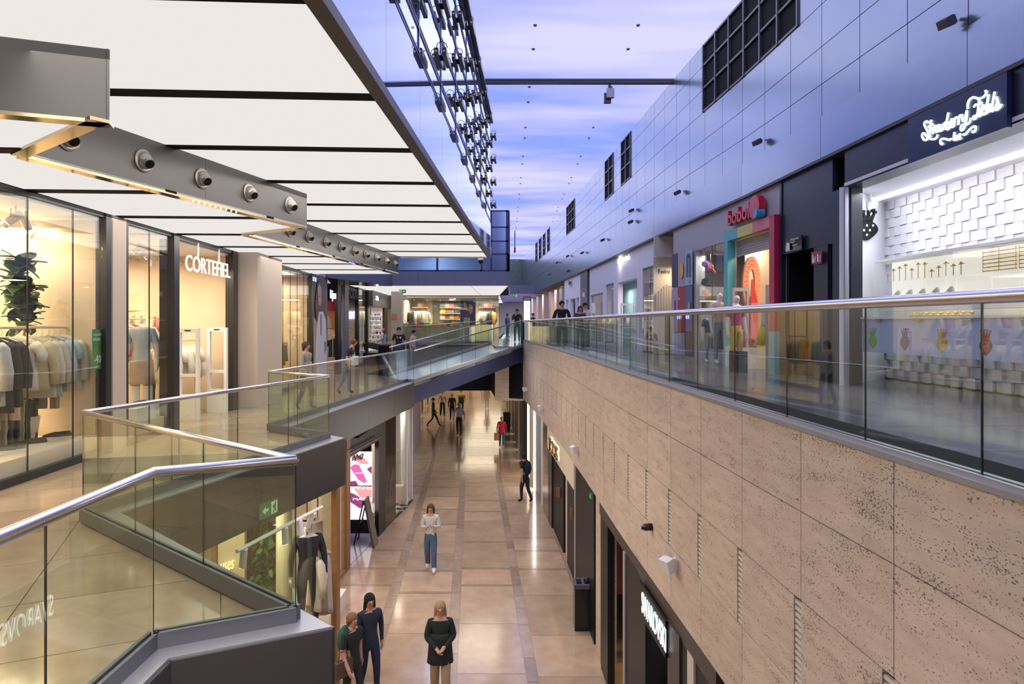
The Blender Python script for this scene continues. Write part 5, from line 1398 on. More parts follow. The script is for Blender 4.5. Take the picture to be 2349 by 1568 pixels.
def gate2(px, d, label, zt=None, w_=.3):
    r = empty('security_gate'); x = (px-CX)*d/F; zt = ZR+1.75
    for s_ in (-1, 1): MB().box(x+s_*w_/2-.02, x+s_*w_/2+.02, d-.04, d+.04, ZR, zt).build('upright', 'shutter', r)
    MB().box(x-w_/2+.02, x+w_/2-.02, d-.04, d+.04, zt-.08, zt).build('top_bar', 'shutter', r); MB().box(x-w_/2+.02, x+w_/2-.02, d-.03, d+.03, ZR+.8, ZR+.84).build('middle_bar', 'shutter', r)
    rebase(r); return tag(r, label, 'security gate')
gate2(1698, 14.2, 'grey security gate at the left of the boboli entrance'); gate2(1769, 13.2, 'grey security gate beside the pink door frame of the boboli entrance', w_=.16)
# kids clothes & accessories
def kid_dress(x, y, z, c1, c2, label):
    n = 16; rings = []
    for t, w_ in ((0, .07), (.25, .08), (.4, .09), (.45, .12), (1, .25)):
        rings.append([(x+w_*math.cos(2*math.pi*i/n), y+w_*.7*math.sin(2*math.pi*i/n)+.01*math.sin(i*3), z-.7*t) for i in range(n)])
    o = ringloft(rings, n).build('dress', fabric(c2), smooth=True); rebase(o)
    MB().tube([(0, 0, .42), (0, 0, .72)], [.1, .08], 14).build('bodice', fabric(c1), o); return tag(o, label, 'clothing')
kid_dress((1757-CX)*13.6/F, 13.6, 6.35, (.7, .68, .66), (.75, .65, .1), 'child dress with yellow tulle skirt hanging in the boboli entrance')
kid_dress((1700-CX)*14.4/F, 14.4, 6.2, (.5, .06, .06), (.5, .04, .05), 'small red dress at the left of the ring ornament')
for i, (px, py, c_) in enumerate(((1618, 605, (.1, .05, .2)), (1630, 612, (.35, .06, .05)), (1617, 645, (.03, .03, .03)), (1620, 670, (.5, .2, .1)), (1616, 703, (.02, .02, .02)))):
    p = P(px, py, 17.0); o = MB().ell(p, (.13, .03, .09), 5, 3, Matrix.Rotation(i*1.1, 3, 'Y')).ell(p+Vector((.06, -.02, -.1)), (.04, .03, .12), 5, 3, Matrix.Rotation(-i*.7, 3, 'Y')).build('paper_bird', fabric(c_))
    MB().tube([p, (p.x, p.y, 8.08)], .003, 4).build('thread', 'grey', o); rebase(o); tag(o, '%s folded paper bird from the top hanging in the boboli window' % nth(i), 'ornament', 'paper birds in the boboli window')
# ================= Pedro curtain return + white shop + onwards
dP = 20.6
struct('wall_right', MB().box(4.42, 6.5, dP-.3, dP-.2, 8.2, ZS), 'pale'); 
cr_ = struct('wall_back', MB().box(4.46, 6.2, dP, dP+.05, ZR, 8.2), 'cream')
wd = empty('shop_sign'); ca0, ca1 = (3, dP-.03), (7, dP-.03)
ptext('Pedro d', 1510, 1546, 627, 617, ca0, ca1, -.0, 'black', wd); rebase(wd); tag(wd, 'black serif lettering beginning Pedro on the cream curtain window', 'sign')
wd = empty('shop_sign'); ptext('COR', 1519, 1541, 665, 656, ca0, ca1, -.0, 'black', wd); rebase(wd); tag(wd, 'black spaced letters COR on the cream curtain window below the serif name', 'sign')
dr_ = empty('curtain'); mat('drape', (.55, .48, .38), .8)
for s_ in range(3):
    x0_ = 4.5+s_*.33; pts = []
    for i in range(9): pts.append((x0_+.33*i/8, dP-.02-.03*(i % 2), 0))
    m_ = MB()
    for i in range(9):
        x = pts[i][0]; h = .25*math.sin(math.pi*i/8)
        m_.v += [(x, pts[i][1]-.02, 7.35-abs(x-4.85)*.9), (x, pts[i][1]-.03, ZR+.02)]
    for i in range(8): m_.f.append((2*i, 2*i+1, 2*i+3, 2*i+2)); m_.mi.append(0)
    m_.build('fold', 'drape', dr_)
tag(dr_, 'draped cream cloth hanging in the window under the serif lettering', 'curtain')
arealight('shop_lamp', (5.2, 20.0, 7.9), .5, 18, (1, .85, .6))
def rwall(px0, px1, z0, z1, m, t=-.1, name='wall_right', th=.2): return struct(name, MB().seg(pl(RS, dR(px1)), pl(RS, dR(px0)), t-th, t, z0, z1), m)
WS = 'white_shop'
rwall(1348, 1500, 8.0, ZS, WS)
rwall(1348, 1351, ZR, 8.0, WS); rwall(1378, 1386, ZR, 8.0, WS); rwall(1402, 1412, ZR, 8.0, WS); rwall(1455, 1468, ZR, 8.0, WS); rwall(1412, 1455, 7.75, 8.0, WS)
rwall(1351, 1378, ZR, 5.3, WS); rwall(1386, 1402, ZR, 5.3, WS); rwall(1351, 1378, 7.5, 8, WS); rwall(1386, 1402, 7.8, 8, WS)
shopwin([dR(1378), dR(1351)], RS, -1, 5.3, 7.5, base=.03, t=.12, fm='dark_frame'); shopwin([dR(1402), dR(1386)], RS, -1, 5.3, 7.8, base=.03, t=.12)
shopwin([dR(1500), dR(1484), dR(1468)], RS, -1, ZR, 8.0, base=.05, t=.12)
struct('wall_right', MB().seg(pl(RS, dR(1455)), pl(RS, dR(1405)), -1.5, -1.4, ZR, 7.8), 'pinkish') if 'pinkish' in M else (mat('pinkish', (.68, .56, .56), .6), struct('wall_right', MB().seg(pl(RS, dR(1455)), pl(RS, dR(1405)), -1.5, -1.4, ZR, 7.8), 'pinkish'))
struct('wall_right', MB().seg(pl(RS, dR(1500)), pl(RS, dR(1456)), -2.5, -2.4, ZR, 8), 'cream_b'); struct('wall_right', MB().seg(pl(RS, dR(1401)), pl(RS, dR(1345)), -1.6, -1.5, ZR, 8), 'teal_l') if 'teal_l' in M else (mat('teal_l', (.3, .5, .55), .5), struct('wall_right', MB().seg(pl(RS, dR(1401)), pl(RS, dR(1345)), -1.6, -1.5, ZR, 8), 'teal_l'))
gate2(1440, 25.2, 'pale security gate in the doorway of the white shop with the glowing sign', w_=.5)
for px, d in ((1436, 25), (1366, 30), (1484, 23)): arealight('shop_lamp', (fR(d)+.8, d, 7.7), .7, 35, (1, .9, .8))
sgn = empty('shop_sign'); a_, b_ = pl(RS, dR(1415)), pl(RS, dR(1448)); ptext('Intimissimi', 1418, 1443, 605, 594, a_, b_, .06, 'sign_white', sgn, ext=.03); rebase(sgn); tag(sgn, 'glowing warm white lettering on the white shop front', 'sign')
arealight('sign_glow', (fR(26)-.2, 26.0, 8.55), .25, 3, (1, .9, .7), rot=(0, math.radians(-90), 0))
rwall(1329, 1345, ZR, ZS, 'sign_grey', -.05)
sgn = empty('direction_sign'); a_, b_ = pl(RS, dR(1336)), pl(RS, dR(1342)); art([(1337, 671), (1341.5, 670), (1341.5, 681), (1337, 681)], a_, b_, .04, 'white', sgn, 'symbol'); rebase(sgn); tag(sgn, 'small white symbol sign on the narrow dark pillar', 'sign')
rwall(1291, 1329, 7.55, ZS, WS)
for x0, x1 in ((1291, 1295), (1300, 1304), (1316, 1318), (1324, 1329)): rwall(x0, x1, ZR, 7.56, WS)
struct('wall_right', MB().seg(pl(RS, dR(1329)), pl(RS, dR(1291)), -.9, -.8, ZR, 7.6), WS)
sgn = empty('shop_sign'); a_, b_ = pl(RS, dR(1305)), pl(RS, dR(1312)); ptext('les', 1305, 1311, 654, 643, a_, b_, .03, 'black', sgn, ext=.02); ptext('bcn', 1306, 1310.5, 658.5, 656, a_, b_, .03, 'black', sgn); rebase(sgn); tag(sgn, 'small black lettering over the narrow white doorway', 'sign')
# beige fins
mat('fin', (.6, .47, .4), .5)
finr = empty('wall_right_fins', kind='structure')
struct('wall_right', MB().seg(pl(RS, dR(1291)), pl(RS, 66), -.9, -.8, ZR, ZS), 'fin')
for px in (1222, 1234, 1247, 1263, 1277, 1288):
    d = dR(px); MB().seg(pl(RS, d-.25), pl(RS, d+.9), -.5, .02, ZR, 8.4).build('fin', 'fin', finr)
    MB().seg(pl(RS, d-.3), pl(RS, d-.25), -.5, .1, 8.4, 8.5).build('cap', 'gold', finr)
struct('trim_22', MB().seg(pl(RS, dR(1263)+.95), pl(RS, dR(1263)+1.15), -.1, -.02, ZR, 8.3), 'sign_warm')
arealight('fin_lamp', (fR(45)-.3, 45, 8.4), .5, 60, (1, .75, .5)); arealight('fin_lamp', (fR(52)-.3, 52, 8.4), .5, 60, (1, .7, .45))
for px, py in ((1224, 0),): pass
# wall-mounted floodlights on the right upper wall
mat('lamp_dark', (.09, .09, .12), .45)
fl0 = None
for i, (px, py, sc_) in enumerate(((2190, 42, 1.1), (1748, 320, 1.), (1562, 437, 1.), (1455, 479, 1.), (1453, 505, 1.), (1388, 547, 1.), (1340, 577, 1.), (1306, 585, 1.), (1281, 600, 1.), (1262, 628, 1.), (1306, 619, 1.))):
    d = dR(px); p = Vector((fR(d), d, zat(py, d)))
    if fl0 is None:
        fl0 = empty('wall_speaker')
        hd = MB(); n = 14; rings = []
        R_ = Matrix.Rotation(math.radians(-28), 3, 'Y')
        for x in (-.06, -.12, -.34):
            pass
        outline = [(.0, -.075), (.0, .075), (-.08, .1), (-.3, .085), (-.31, -.085), (-.08, -.1)]
        pts = [R_ @ Vector((x-.1, 0, z)) for x, z in outline]
        hd.poly3([tuple(p_+Vector((0, -.1, 0))) for p_ in pts], (0, .2, 0)); hd.build('body', 'lamp_dark', fl0, fix=True)
        MB().box(-.14, 0, -.03, .03, -.05, .0).build('bracket', 'lamp_dark', fl0)
        o = fl0
    else: o = copy_tree(fl0)
    o.location = p; o.scale = (sc_*.55,)*3; o.rotation_euler = (0, 0, .35)
    tag(o, '%s dark box lamp from the near end bracketed to the reflective metal wall' % nth(i), 'lamp', 'dark box lamps on the metal wall')
# white lamps on travertine
mat('lamp_white', (.75, .75, .8), .4)
wl0 = None
for i, (px, py) in enumerate(((1550, 1280), (1326, 1024), (1246, 931), (1209, 889))):
    d = dT(px); p = Vector((fT(d), d, zat(py, d)))
    if wl0 is None:
        wl0 = empty('wall_speaker'); R_ = Matrix.Rotation(math.radians(-25), 3, 'Y')
        hd = MB().tube([R_ @ Vector((-.2, -.06, 0)), R_ @ Vector((-.08, -.06, 0))], .001, 4)
        m_ = MB(); outline = [(-.03, -.05), (-.03, .03), (-.08, .075), (-.17, .085), (-.19, -.06), (-.1, -.075)]
        m_.poly3([tuple(R_ @ Vector((x, -.07, z))) for x, z in outline], (0, .14, 0)); m_.build('body', 'lamp_white', wl0, fix=True)
        MB().box(-.06, 0, -.02, .02, -.03, .01).build('bracket', 'lamp_white', wl0); o = wl0
    else: o = copy_tree(wl0)
    o.location = p; o.rotation_euler = (0, 0, .5)
    tag(o, '%s white box speaker from the near end mounted on the pitted stone wall' % nth(i), 'speaker', 'white box speakers on the stone wall')
cm = empty('security_camera'); d = dT(1496); p = Vector((fT(d), d, zat(1208, d)))
MB().tube([p, p+Vector((-.05, 0, 0))], .045, 12).build('mount', 'black', cm); MB().ell(p+Vector((-.075, -.01, -.0)), (.06, .05, .045), 12, 8).build('dome', 'black_gloss', cm, smooth=True)
MB().ell(p+Vector((-.12, -.02, -.01)), (.02, .02, .02), 8, 6).build('lens', 'black', cm); rebase(cm); tag(cm, 'small black camera mounted on the pitted stone wall', 'camera')
# dome camera at canopy end, projector under roof
cm = empty('security_camera'); c_ = P(1103, 598, 21.35)
MB().tube([(c_.x, c_.y, ZCU-.03), (c_.x, c_.y, c_.z+.02)], [.09, .1], 16).build('housing', 'white', cm); MB().ell((c_.x, c_.y, c_.z+.02), (.095, .095, .13), 14, 8).build('dome', 'black_gloss', cm, smooth=True)
MB().box(c_.x-.1, c_.x+.1, c_.y-.05, c_.y+.05, ZCU-.03, ZCU+.02).build('mount', 'grey', cm)
rebase(cm); tag(cm, 'white and black dome camera hanging at the end of the lit canopy', 'camera')
cm = empty('hanging_device'); d = 19.05
MB().box((1395-CX)*d/F, (1401-CX)*d/F, d-.04, d+.04, zat(206, d), 13.08).build('pole', 'dark_frame', cm); MB().box((1391-CX)*d/F, (1408-CX)*d/F, d-.12, d-.0, zat(226, d), zat(205, d)).build('grey_box', 'grille_grey' if 'grille_grey' in M else (mat('grille_grey', (.35, .35, .42), .6), 'grille_grey')[1], cm); MB().box((1386-CX)*d/F, (1402-CX)*d/F, d+.0, d+.12, zat(235, d), zat(213, d)).build('dark_box', 'dark_frame', cm)
rebase(cm); tag(cm, 'grey and black box device hanging from the dark seam of the luminous ceiling', 'device')
cm = empty('hanging_device'); d = 50; MB().tube([((1181-CX)*d/F, d, 13.2), ((1181-CX)*d/F, d, zat(578, d))], .04, 6).build('pole', 'dark_frame', cm); MB().box((1179-CX)*d/F, (1183-CX)*d/F, d-.1, d+.1, zat(579, d), zat(568, d)).build('box', 'dark_frame', cm)
rebase(cm); tag(cm, 'small dark device on a pole hanging from the far end of the luminous ceiling', 'device')
# ================= LOWER LEVEL SHOPS
# --- near left shop under the second block: front along G3->G4
n0 = Vector((-4.35, 5.3)); n1 = Vector((-2.97, 10.95))
def NP(t): return n0.lerp(n1, t)
wl = empty('window_60', kind='structure')
for i in range(3):
    a, b = NP(i/3), NP((i+1)/3); u = (b-a).normalized()*.004
    MB().seg(a+u, b-u, 0, .012, .1, ZLB).build('pane', 'shop_glass', wl)
MB().seg(n0, n1, -.03, .05, 0, .1).build('base_frame', 'wood', wl)
struct('trim_24', MB().quadbox([(-3.03, 10.95), (-2.93, 10.93), (-2.93, 11.15), (-3.03, 11.17)], 0, ZLB), 'wood')
a = Vector((-3.0, 11.15)); b = Vector((-4.3, 12.05))
wl = empty('window_61', kind='structure'); MB().seg(a, b, 0, .012, .05, ZLB).build('pane', 'shop_glass', wl); MB().seg(a, b, -.03, .03, 0, .05).build('base_frame', 'wood', wl)
b2 = Vector((fLL(16.3), 16.3))
wl = empty('window_62', kind='structure')
for i in range(3):
    p, q = b.lerp(b2, i/3), b.lerp(b2, (i+1)/3); MB().seg(p, q, 0, .012, .05, ZLB).build('pane', 'shop_glass', wl)
MB().seg(b, b2, -.03, .03, 0, .05).build('base_frame', 'wood', wl)
def LLp(d): return Vector((fLL(d), d))
struct('trim_24', MB().seg(LLp(16.15), LLp(16.4), -.04, .1, 0, ZLB), 'wood')
struct('wall_left', MB().box(-8.2, -8.1, 3, 15.9, 0, ZLB), 'cream_wall')
struct('wall_left', MB().seg((-8.2, 15.9), (fLL(16.2)-.1, 16.2), 0, .1, 0, ZLB), 'cream_wall')
cw = struct('wall_left', MB().box((500-CX)*12.4/F, (561-CX)*12.4/F, 12.4, 12.5, 0, ZLB), 'cream_wall')
struct('wall_left', MB().box((561-CX)*12.9/F, (648-CX)*12.9/F, 12.9, 13.0, 0, ZLB), 'plantback') if 'plantback' in M else (mat('plantback', (.05, .035, .025), .6), struct('wall_left', MB().box((561-CX)*12.9/F, (648-CX)*12.9/F, 12.9, 13.0, 0, ZLB), 'plantback'))
struct('trim_24', MB().box((486-CX)*12.4/F, (499-CX)*12.4/F, 12.35, 12.5, 0, ZLB), 'wood')
struct('trim_25', MB().tube([((652-CX)*10.9/F, 10.9, 0), ((652-CX)*10.9/F, 10.9, ZLB)], .13, 20), 'cream')
struct('ceiling', MB().quadbox([(-8.1, 5), (-4.4, 5.4), (-3.1, 10.8), (-4.3, 12), (-4.1, 16), (-8.1, 15.8)], ZLB-.03, ZLB-.005), 'white', fix=True)
for x, y, pw in ((-4.6, 8.2, 60), (-4.3, 10.2, 60), (-5.5, 11.6, 50), (-5, 14, 60)): arealight('shop_lamp', (x, y, 3.4), .8, pw, (1, .82, .6))
for px, pw in ((525, 60), (652, 60)):
    c_ = P(px, 1230, 11.6); spot('track_spot', (c_.x+.3, 10.5, 3.1), (c_.x, 12.3 if px < 600 else 10.9, 1.2), pw, (1, .85, .62), 50)
# plant climbing panel
pt = empty('climbing_plant'); lm = None
for i in range(150):
    px = random.gauss(603, 17); py = random.uniform(1215, 1345)
    if not 566 < px < 645: continue
    p = P(px, py, 12.85-random.random()*.25)
    if lm is None:
        m_ = MB(); m_.v = [(0, 0, 0), (.03, .04, .01), (.02, .09, 0), (0, .12, -.01), (-.02, .09, 0), (-.03, .04, .01)]; m_.f = [(0, 1, 2, 3, 4, 5)]; m_.mi = [0]; o = m_.build('leaf', 'leaf', pt); lm = o; lm2 = lm.data.copy(); lm2.materials[0] = M['leaf_light']
    else: o = lm.copy(); C.objects.link(o); o.parent = pt
    if i % 3 == 1: o.data = lm2
    o.location = p; s_ = random.uniform(.8, 1.6); o.scale = (s_,)*3; o.rotation_euler = (random.uniform(-1.2, 1.2), random.uniform(-1, 1), random.uniform(2, 4.5))
x_ = (600-CX)*12.8/F
for q in range(3): MB().tube([(x_+.1*q-.1, 12.85, 0), (x_+.15*q-.2, 12.8, 1.6), (x_+.05*q, 12.85, 3.2)], .012, 5).build('stem', 'wood', pt)
tag(pt, 'leafy climbing plant on a dark panel inside the lower cream shop', 'plant')
sg = empty('shop_sign'); pa_, pb_ = (-8, 12.36), (0, 12.36)
text('uses', 'sign_warm', (P(508, 1312, 12.36).x, 12.34, P(508, 1312, 12.36).z), (1, 0, .35), (0, 0, 1), .17, .26, .02, sg, align='LEFT'); rebase(sg); tag(sg, 'glowing orange letters on the cream wall of the lower shop', 'sign')
# track light
tk = empty('track_light'); A_ = P(543, 1264, 7.6); B_ = P(738, 1162, 9.9)
MB().tube([A_, B_], .025, 6).build('track', 'white', tk)
for t in (.12, .62, .95):
    p = A_.lerp(B_, t); MB().tube([p, (p.x, p.y, ZLB-.03)], .005, 4).build('hanging_wire', 'grey', tk)
for t, dx in ((.07, -.03), (.5, 0), (.68, .03), (.88, -.1)):
    p = A_.lerp(B_, t); h = MB().tube([p+Vector((0, 0, -.02)), p+Vector((dx, .02, -.24))], .042, 12).build('lamp_head', 'white', tk)
    MB().tube([p+Vector((dx, .02, -.241)), p+Vector((dx, .02, -.246))], .036, 12).build('bulb', 'led', h)
rebase(tk); tag(tk, 'white ceiling track with spot heads inside the lower cream shop window', 'track light')
exit_sign((-3.247+.036, 8.65, zat(1166, 8.66)), (.269, 1, 0), .38, .2, 'large green exit sign with left arrow on the grey fascia above the cream shop', -1)
# clothes and hats in near shop
rail((P(690, 1180, 10.0).x, 10.3), (P(745, 1180, 10.0).x-.35, 10.8), 2.55, 0, 'clothes rail in the lower corner shop window', 'wood', up=ZLB-.03)
hang([('shirt', .9, (.6, .55, .45), 'cream'), ('dress', 1.0, (.4, .36, .3), 'taupe'), ('dress', 1.1, (.6, .56, .5), 'pale')], (P(695, 1180, 10.0).x, 10.4), (P(745, 1180, 10.0).x-.3, 10.7), 2.53, 'the rail of the lower corner window', 'clothes in the lower corner window', .8)
def hat(p, label):
    o = MB().tube([p, p+Vector((0, 0, .015))], [.19, .18], 20).build('hat', 'straw' if 'straw' in M else (mat('straw', (.62, .5, .33), .7), 'straw')[1]); 
    MB().tube([p+Vector((0, 0, .015)), p+Vector((0, 0, .1)), p+Vector((0, 0, .13))], [.1, .09, .05], 16).build('crown', 'straw', o); MB().tube([p+Vector((0, 0, .015)), p+Vector((0, 0, .045))], [.103, .1], 16).build('ribbon', 'black', o)
    rebase(o) if 0 else None; return tag(o, label, 'hat')
pb2 = MB().box(P(735, 1200, 10.6).x-.35, P(735, 1200, 10.6).x+.12, 10.1, 10.6, 0, 1.2).build('plinth', 'cream'); rebase(pb2); tag(pb2, 'cream plinth lifting the mannequin with straw hat in the lower corner window', 'plinth')
hat(Vector((P(735, 1200, 10.6).x-.12, 10.35, 1.2+1.78)), 'straw hat with black ribbon on the tall mannequin in the lower corner window')
# tote panel
b_ = MB().box(P(716, 1190, 10.6).x, P(740, 1190, 10.6).x, 10.58, 10.62, zat(1345, 10.6), zat(1195, 10.6)).build('dress', fabric((.35, .31, .26))); rebase(b_); tag(b_, 'long taupe tunic hanging flat in the lower corner window', 'clothing')
rcol = struct('trim_26', MB().box(-5.0, -3.6, 12.9, 14.2, 0, .35), 'white')
# floor patch inside shops
struct('floor', MB().quadbox([(-8.1, 4), (-4.6, 4.5), (-3.05, 10.9), (-4.3, 11.9), (-4.15, 16), (-8.1, 15.8)], .001, .012), 'floor_upper', fix=True)
# --- cosmetics shop with lit screen
struct('trim_27', MB().seg(LLp(16.4), LLp(19.4), -.02, .12, 2.75, ZLB), 'black')
struct('trim_27', MB().seg(LLp(18.75), LLp(19.4), -.02, .1, 0, 2.75), 'black'); 
struct('wall_left', MB().box(-9, -4.4, 20.4, 20.5, 0, ZLB), 'black_matte'); struct('ceiling', MB().box(-9, -3.9, 16.6, 20.4, 3.2, 3.3), 'black_matte')
struct('floor', MB().quadbox([tuple(LLp(16.4)), tuple(LLp(19.4)), (-7, 20.3), (-7, 16.4)], .001, .01), 'purple_tile' if 'purple_tile' in M else (mat('purple_tile', (.3, .25, .36), .15), 'purple_tile')[1], fix=True)
struct('trim_27', MB().tube([UP(801, 1040, LLp(16.4), LLp(19.4), -.15), UP(875, 1000, LLp(16.4), LLp(19.4), -.15)], .025, 8), 'steel')
sc_ = empty('lit_screen'); dS = 19.0; pa_, pb_ = (-9, dS), (0, dS)
emis('ad_white', (1, .95, 1), 1.6); emis('ad_pink', (.65, .12, .35), 1.2); emis('ad_plum', (.25, .05, .15), 1.2); emis('ad_rose', (.75, .3, .3), 1.2)
art([(795, 1036), (853, 1036), (853, 1191), (795, 1191)], pa_, pb_, 0, 'ad_white', sc_, 'panel', .05)
for pg, m in (([(803, 1072), (812, 1064), (824, 1066), (842, 1104), (836, 1108), (822, 1100)], 'ad_pink'), ([(799, 1045), (815, 1038), (835, 1050), (848, 1064), (830, 1064), (812, 1056)], 'ad_rose'), ([(841, 1075), (853, 1068), (853, 1088)], 'ad_plum'),
              ([(800, 1104), (816, 1102), (822, 1112), (800, 1116)], 'ad_plum'), ([(812, 1120), (853, 1112), (853, 1140), (838, 1146), (824, 1138)], 'ad_rose'), ([(800, 1128), (812, 1132), (832, 1144), (838, 1156), (826, 1166), (802, 1150)], 'ad_plum'), ([(848, 1150), (853, 1146), (853, 1180)], 'ad_rose')):
    art(pg, pa_, pb_, -.06, m, sc_)
ptext("MAC", 810, 842, 1147, 1141, pa_, pb_, -.08, 'white', sc_); ptext('DE', 820, 853, 1122, 1114, pa_, pb_, -.08, 'ad_white', sc_); ptext('NUDE', 816, 832, 1086, 1083, pa_, pb_, -.08, 'ad_white', sc_)
strokes([[(808, 1057), (813, 1044), (815, 1056), (820, 1042), (822, 1054)], [(826, 1044), (830, 1052), (833, 1040)], [(833, 1040), (824, 1047), (828, 1054)]], pa_, pb_, -.1, 'black', sc_, .02, 0, 0, 1.0, 'lettering')
MB().box(P(800, 1113, 18.9).x-.3, P(853, 1113, 18.9).x, 18.88, 18.92, zat(1115, 18.9), zat(1113, 18.9)).build('crossbar', 'black', sc_)
MB().box(P(797, 1190, 19).x, P(853, 1190, 19).x, 19.0, 19.3, .012, zat(1191, 19)).build('plinth', 'black', sc_)
rebase(sc_); tag(sc_, 'bright pink and white lit screen with lipstick shapes and MAC lettering in the black shop', 'screen')
ll_ = arealight('screen_glow', (P(825, 1110, 18.7).x, 18.6, 1.6), 1.0, 25, (1, .75, .9), rot=(math.radians(90), 0, 0), sy=1.8)
# A-frame
af = empty('a_frame_sign'); d = 18.0; t_ = P(834, 1148, d); 
l0 = P(812, 1248, d); r0 = P(860, 1243, d)
MB().poly3([tuple(t_+Vector((-.01, 0, 0))), tuple(t_+Vector((.04, 0, 0))), (r0.x+.05, r0.y-.25, .0), (r0.x-.02, r0.y-.25, .0)], (0, .5, 0)).build('board', 'aframe' if 'aframe' in M else (mat('aframe', (.1, .07, .06), .4), 'aframe')[1], af, fix=True)
for dy in (0, .45): MB().tube([t_+Vector((0, dy, 0)), (l0.x, l0.y+dy, 0)], .02, 6).build('leg', 'black', af)
MB().tube([(t_.x-.1, t_.y, t_.z*.5), (t_.x-.1, t_.y+.45, t_.z*.5)], .012, 6).build('brace', 'black', af)
rebase(af); tag(af, 'dark folding A-frame board standing in front of the lit pink screen', 'sign')
# dark glass panel and shoe window
struct('trim_28', MB().seg(LLp(19.42), LLp(20.5), -.01, .1, 0, ZLB), 'smoke' if 'smoke' in M else (mat('smoke', (.06, .045, .04), .12), 'smoke')[1])
o_ = MB()
for i in range(14):
    px = 886+random.random()*18; py = 1070+random.random()*60
    p_ = UP(px, py, LLp(19.4), LLp(20.5), -.02); q_ = UP(px, py+12+random.random()*8, LLp(19.4), LLp(20.5), -.02); 
    o_.tube([p_, q_], .008, 4)
struct('trim_28', o_, 'grey')
wl = empty('window_63', kind='structure')
for i in range(2): MB().seg(LLp(20.55+i*1.0), LLp(21.53+i*1.0), 0, .012, .05, ZLB).build('pane', 'shop_glass', wl)
MB().seg(LLp(20.55), LLp(22.55), -.02, .04, 0, .05).build('base_frame', 'dark_frame', wl)
struct('wall_left', MB().seg(LLp(20.5)+Vector((-1.2, 0)), LLp(22.5)+Vector((-1.2, 0)), 0, .1, 0, ZLB), 'cream_wall')
struct('trim_26', MB().seg(LLp(20.6), LLp(22.5), .05, 1.1, 0, .12), 'white')
struct('trim_25', MB().tube([(P(927, 1100, 21.9).x, 21.9, 0), (P(927, 1100, 21.9).x, 21.9, ZLB)], .12, 18), 'white')
arealight('shop_lamp', (-4.0, 21.4, 3.3), .7, 45, (1, .9, .72))
for i, (px, py) in enumerate(((913, 1160), (917, 1170), (921, 1156), (926, 1162))):
    d = 5.98*F/(py-CY); o = shoe('shoe_brown' if 'shoe_brown' in M else (mat('shoe_brown', (.08, .05, .04), .5), 'shoe_brown')[1]); o.location = ((px-CX)*d/F, d, .12); o.rotation_euler = (0, 0, 1.0+i*.3)
    tag(o, '%s dark sandal from the near end in the lower shoe window' % nth(i), 'shoe', 'sandals in the lower window')
b_ = MB().box(P(912, 1130, 21.6).x-.1, P(918, 1130, 21.6).x+.12, 21.5, 21.8, .12, .75).build('display_block', 'cream'); rebase(b_); tag(b_, 'cream display block in the lower shoe window', 'block')
# beyond: return wall and far-left lower shops
struct('wall_left', MB().seg(LLp(22.6), (-5.3, 25.0), 0, .12, 0, ZLB), 'white_shop')
mat('violet_w', (.5, .42, .7), .4)
struct('wall_left', MB().seg((-4.62, 30.5), (-4.75, 34), -.0, .15, 0, ZLB), 'violet_w')
def LF(d): return Vector((-5.15-.055*(d-25), d))
fw = [('white_panel', .25), ('dark_frame', .3), ('cream_wall', .9), ('dark_frame', .12), ('warm_panel', .5), ('wood', .2), ('pinkish', .6), ('steel', .1), ('black', .8)]
y = 25; i = 0
wf = empty('wall_left_far', kind='structure'); 
while y < 82:
    m, w_ = fw[i % len(fw)]; w_ *= 1.4
    MB().seg(LF(y), LF(y+w_), .0 if m not in ('warm_panel', 'white_panel') else .3, .5, 0, ZLB).build('shopfront_panel', m, wf); y += w_; i += 1
wf2 = empty('wall_right_far', kind='structure')
def RF(d): return Vector((.46-.042*(d-27.6), d))
y = 28.2; i = 0
fw2 = [('black', .5), ('warm_panel', .25), ('black', .7), ('cream_wall', .5), ('dark_frame', .2), ('warm_panel', .3), ('bronze_dark', .6)]
while y < 82:
    m, w_ = fw2[i % len(fw2)]; w_ *= 1.5
    MB().seg(RF(y), RF(y+w_), -.5, .0 if m not in ('warm_panel',) else -.2, 0, ZSOF-.1).build('shopfront_panel', m, wf2); y += w_; i += 1
struct('ceiling', MB().box(-9, .6, 31.5, 84, 4.7, 4.8), 'white')
struct('wall_back', MB().box(-12, 0, 79, 79.2, 0, 4.8), 'cream_wall')
for y in (34, 42, 50, 58, 66, 74): arealight('corridor_lamp', (-2.6, y, 4.55), 3.2, 130, (1, .86, .62), sy=3)
def bin_(px, py, d, w_, h_, label):
    r = empty('litter_bin'); x = (px-CX)*d/F
    MB().box(x-w_/2, x+w_/2, d-w_/2, d+w_/2, 0, h_-.08).build('body', 'black_gloss', r)
    f_ = MB(); t_ = .05
    f_.box(x-w_/2-.01, x+w_/2+.01, d-w_/2-.01, d-w_/2+t_, h_-.08, h_); f_.box(x-w_/2-.01, x+w_/2+.01, d+w_/2-t_, d+w_/2+.01, h_-.08, h_); f_.box(x-w_/2-.01, x-w_/2+t_, d-w_/2+t_, d+w_/2-t_, h_-.08, h_); f_.box(x+w_/2-t_, x+w_/2+.01, d-w_/2+t_, d+w_/2-t_, h_-.08, h_); f_.box(x-.02, x+.02, d-w_/2+t_, d+w_/2-t_, h_-.08, h_)
    f_.build('rim', 'lamp_dark', r); rebase(r); return tag(r, label, 'litter bin')
bin_(1337, 1433, 13.15, .36, .92, 'square black litter bin standing before the black pillar of the lower corridor')
bin_(1163, 980, 38.2, .42, .95, 'black litter bin far down the right side of the lower corridor')
# --- lower right shops
T_ = fT
def tseg(px0, px1, z0, z1, m, t=-.05, th=.3, name='trim_29'): return struct(name, MB().seg(pl(T_, dT(px1)), pl(T_, dT(px0)), t-th, t, z0, z1), m)
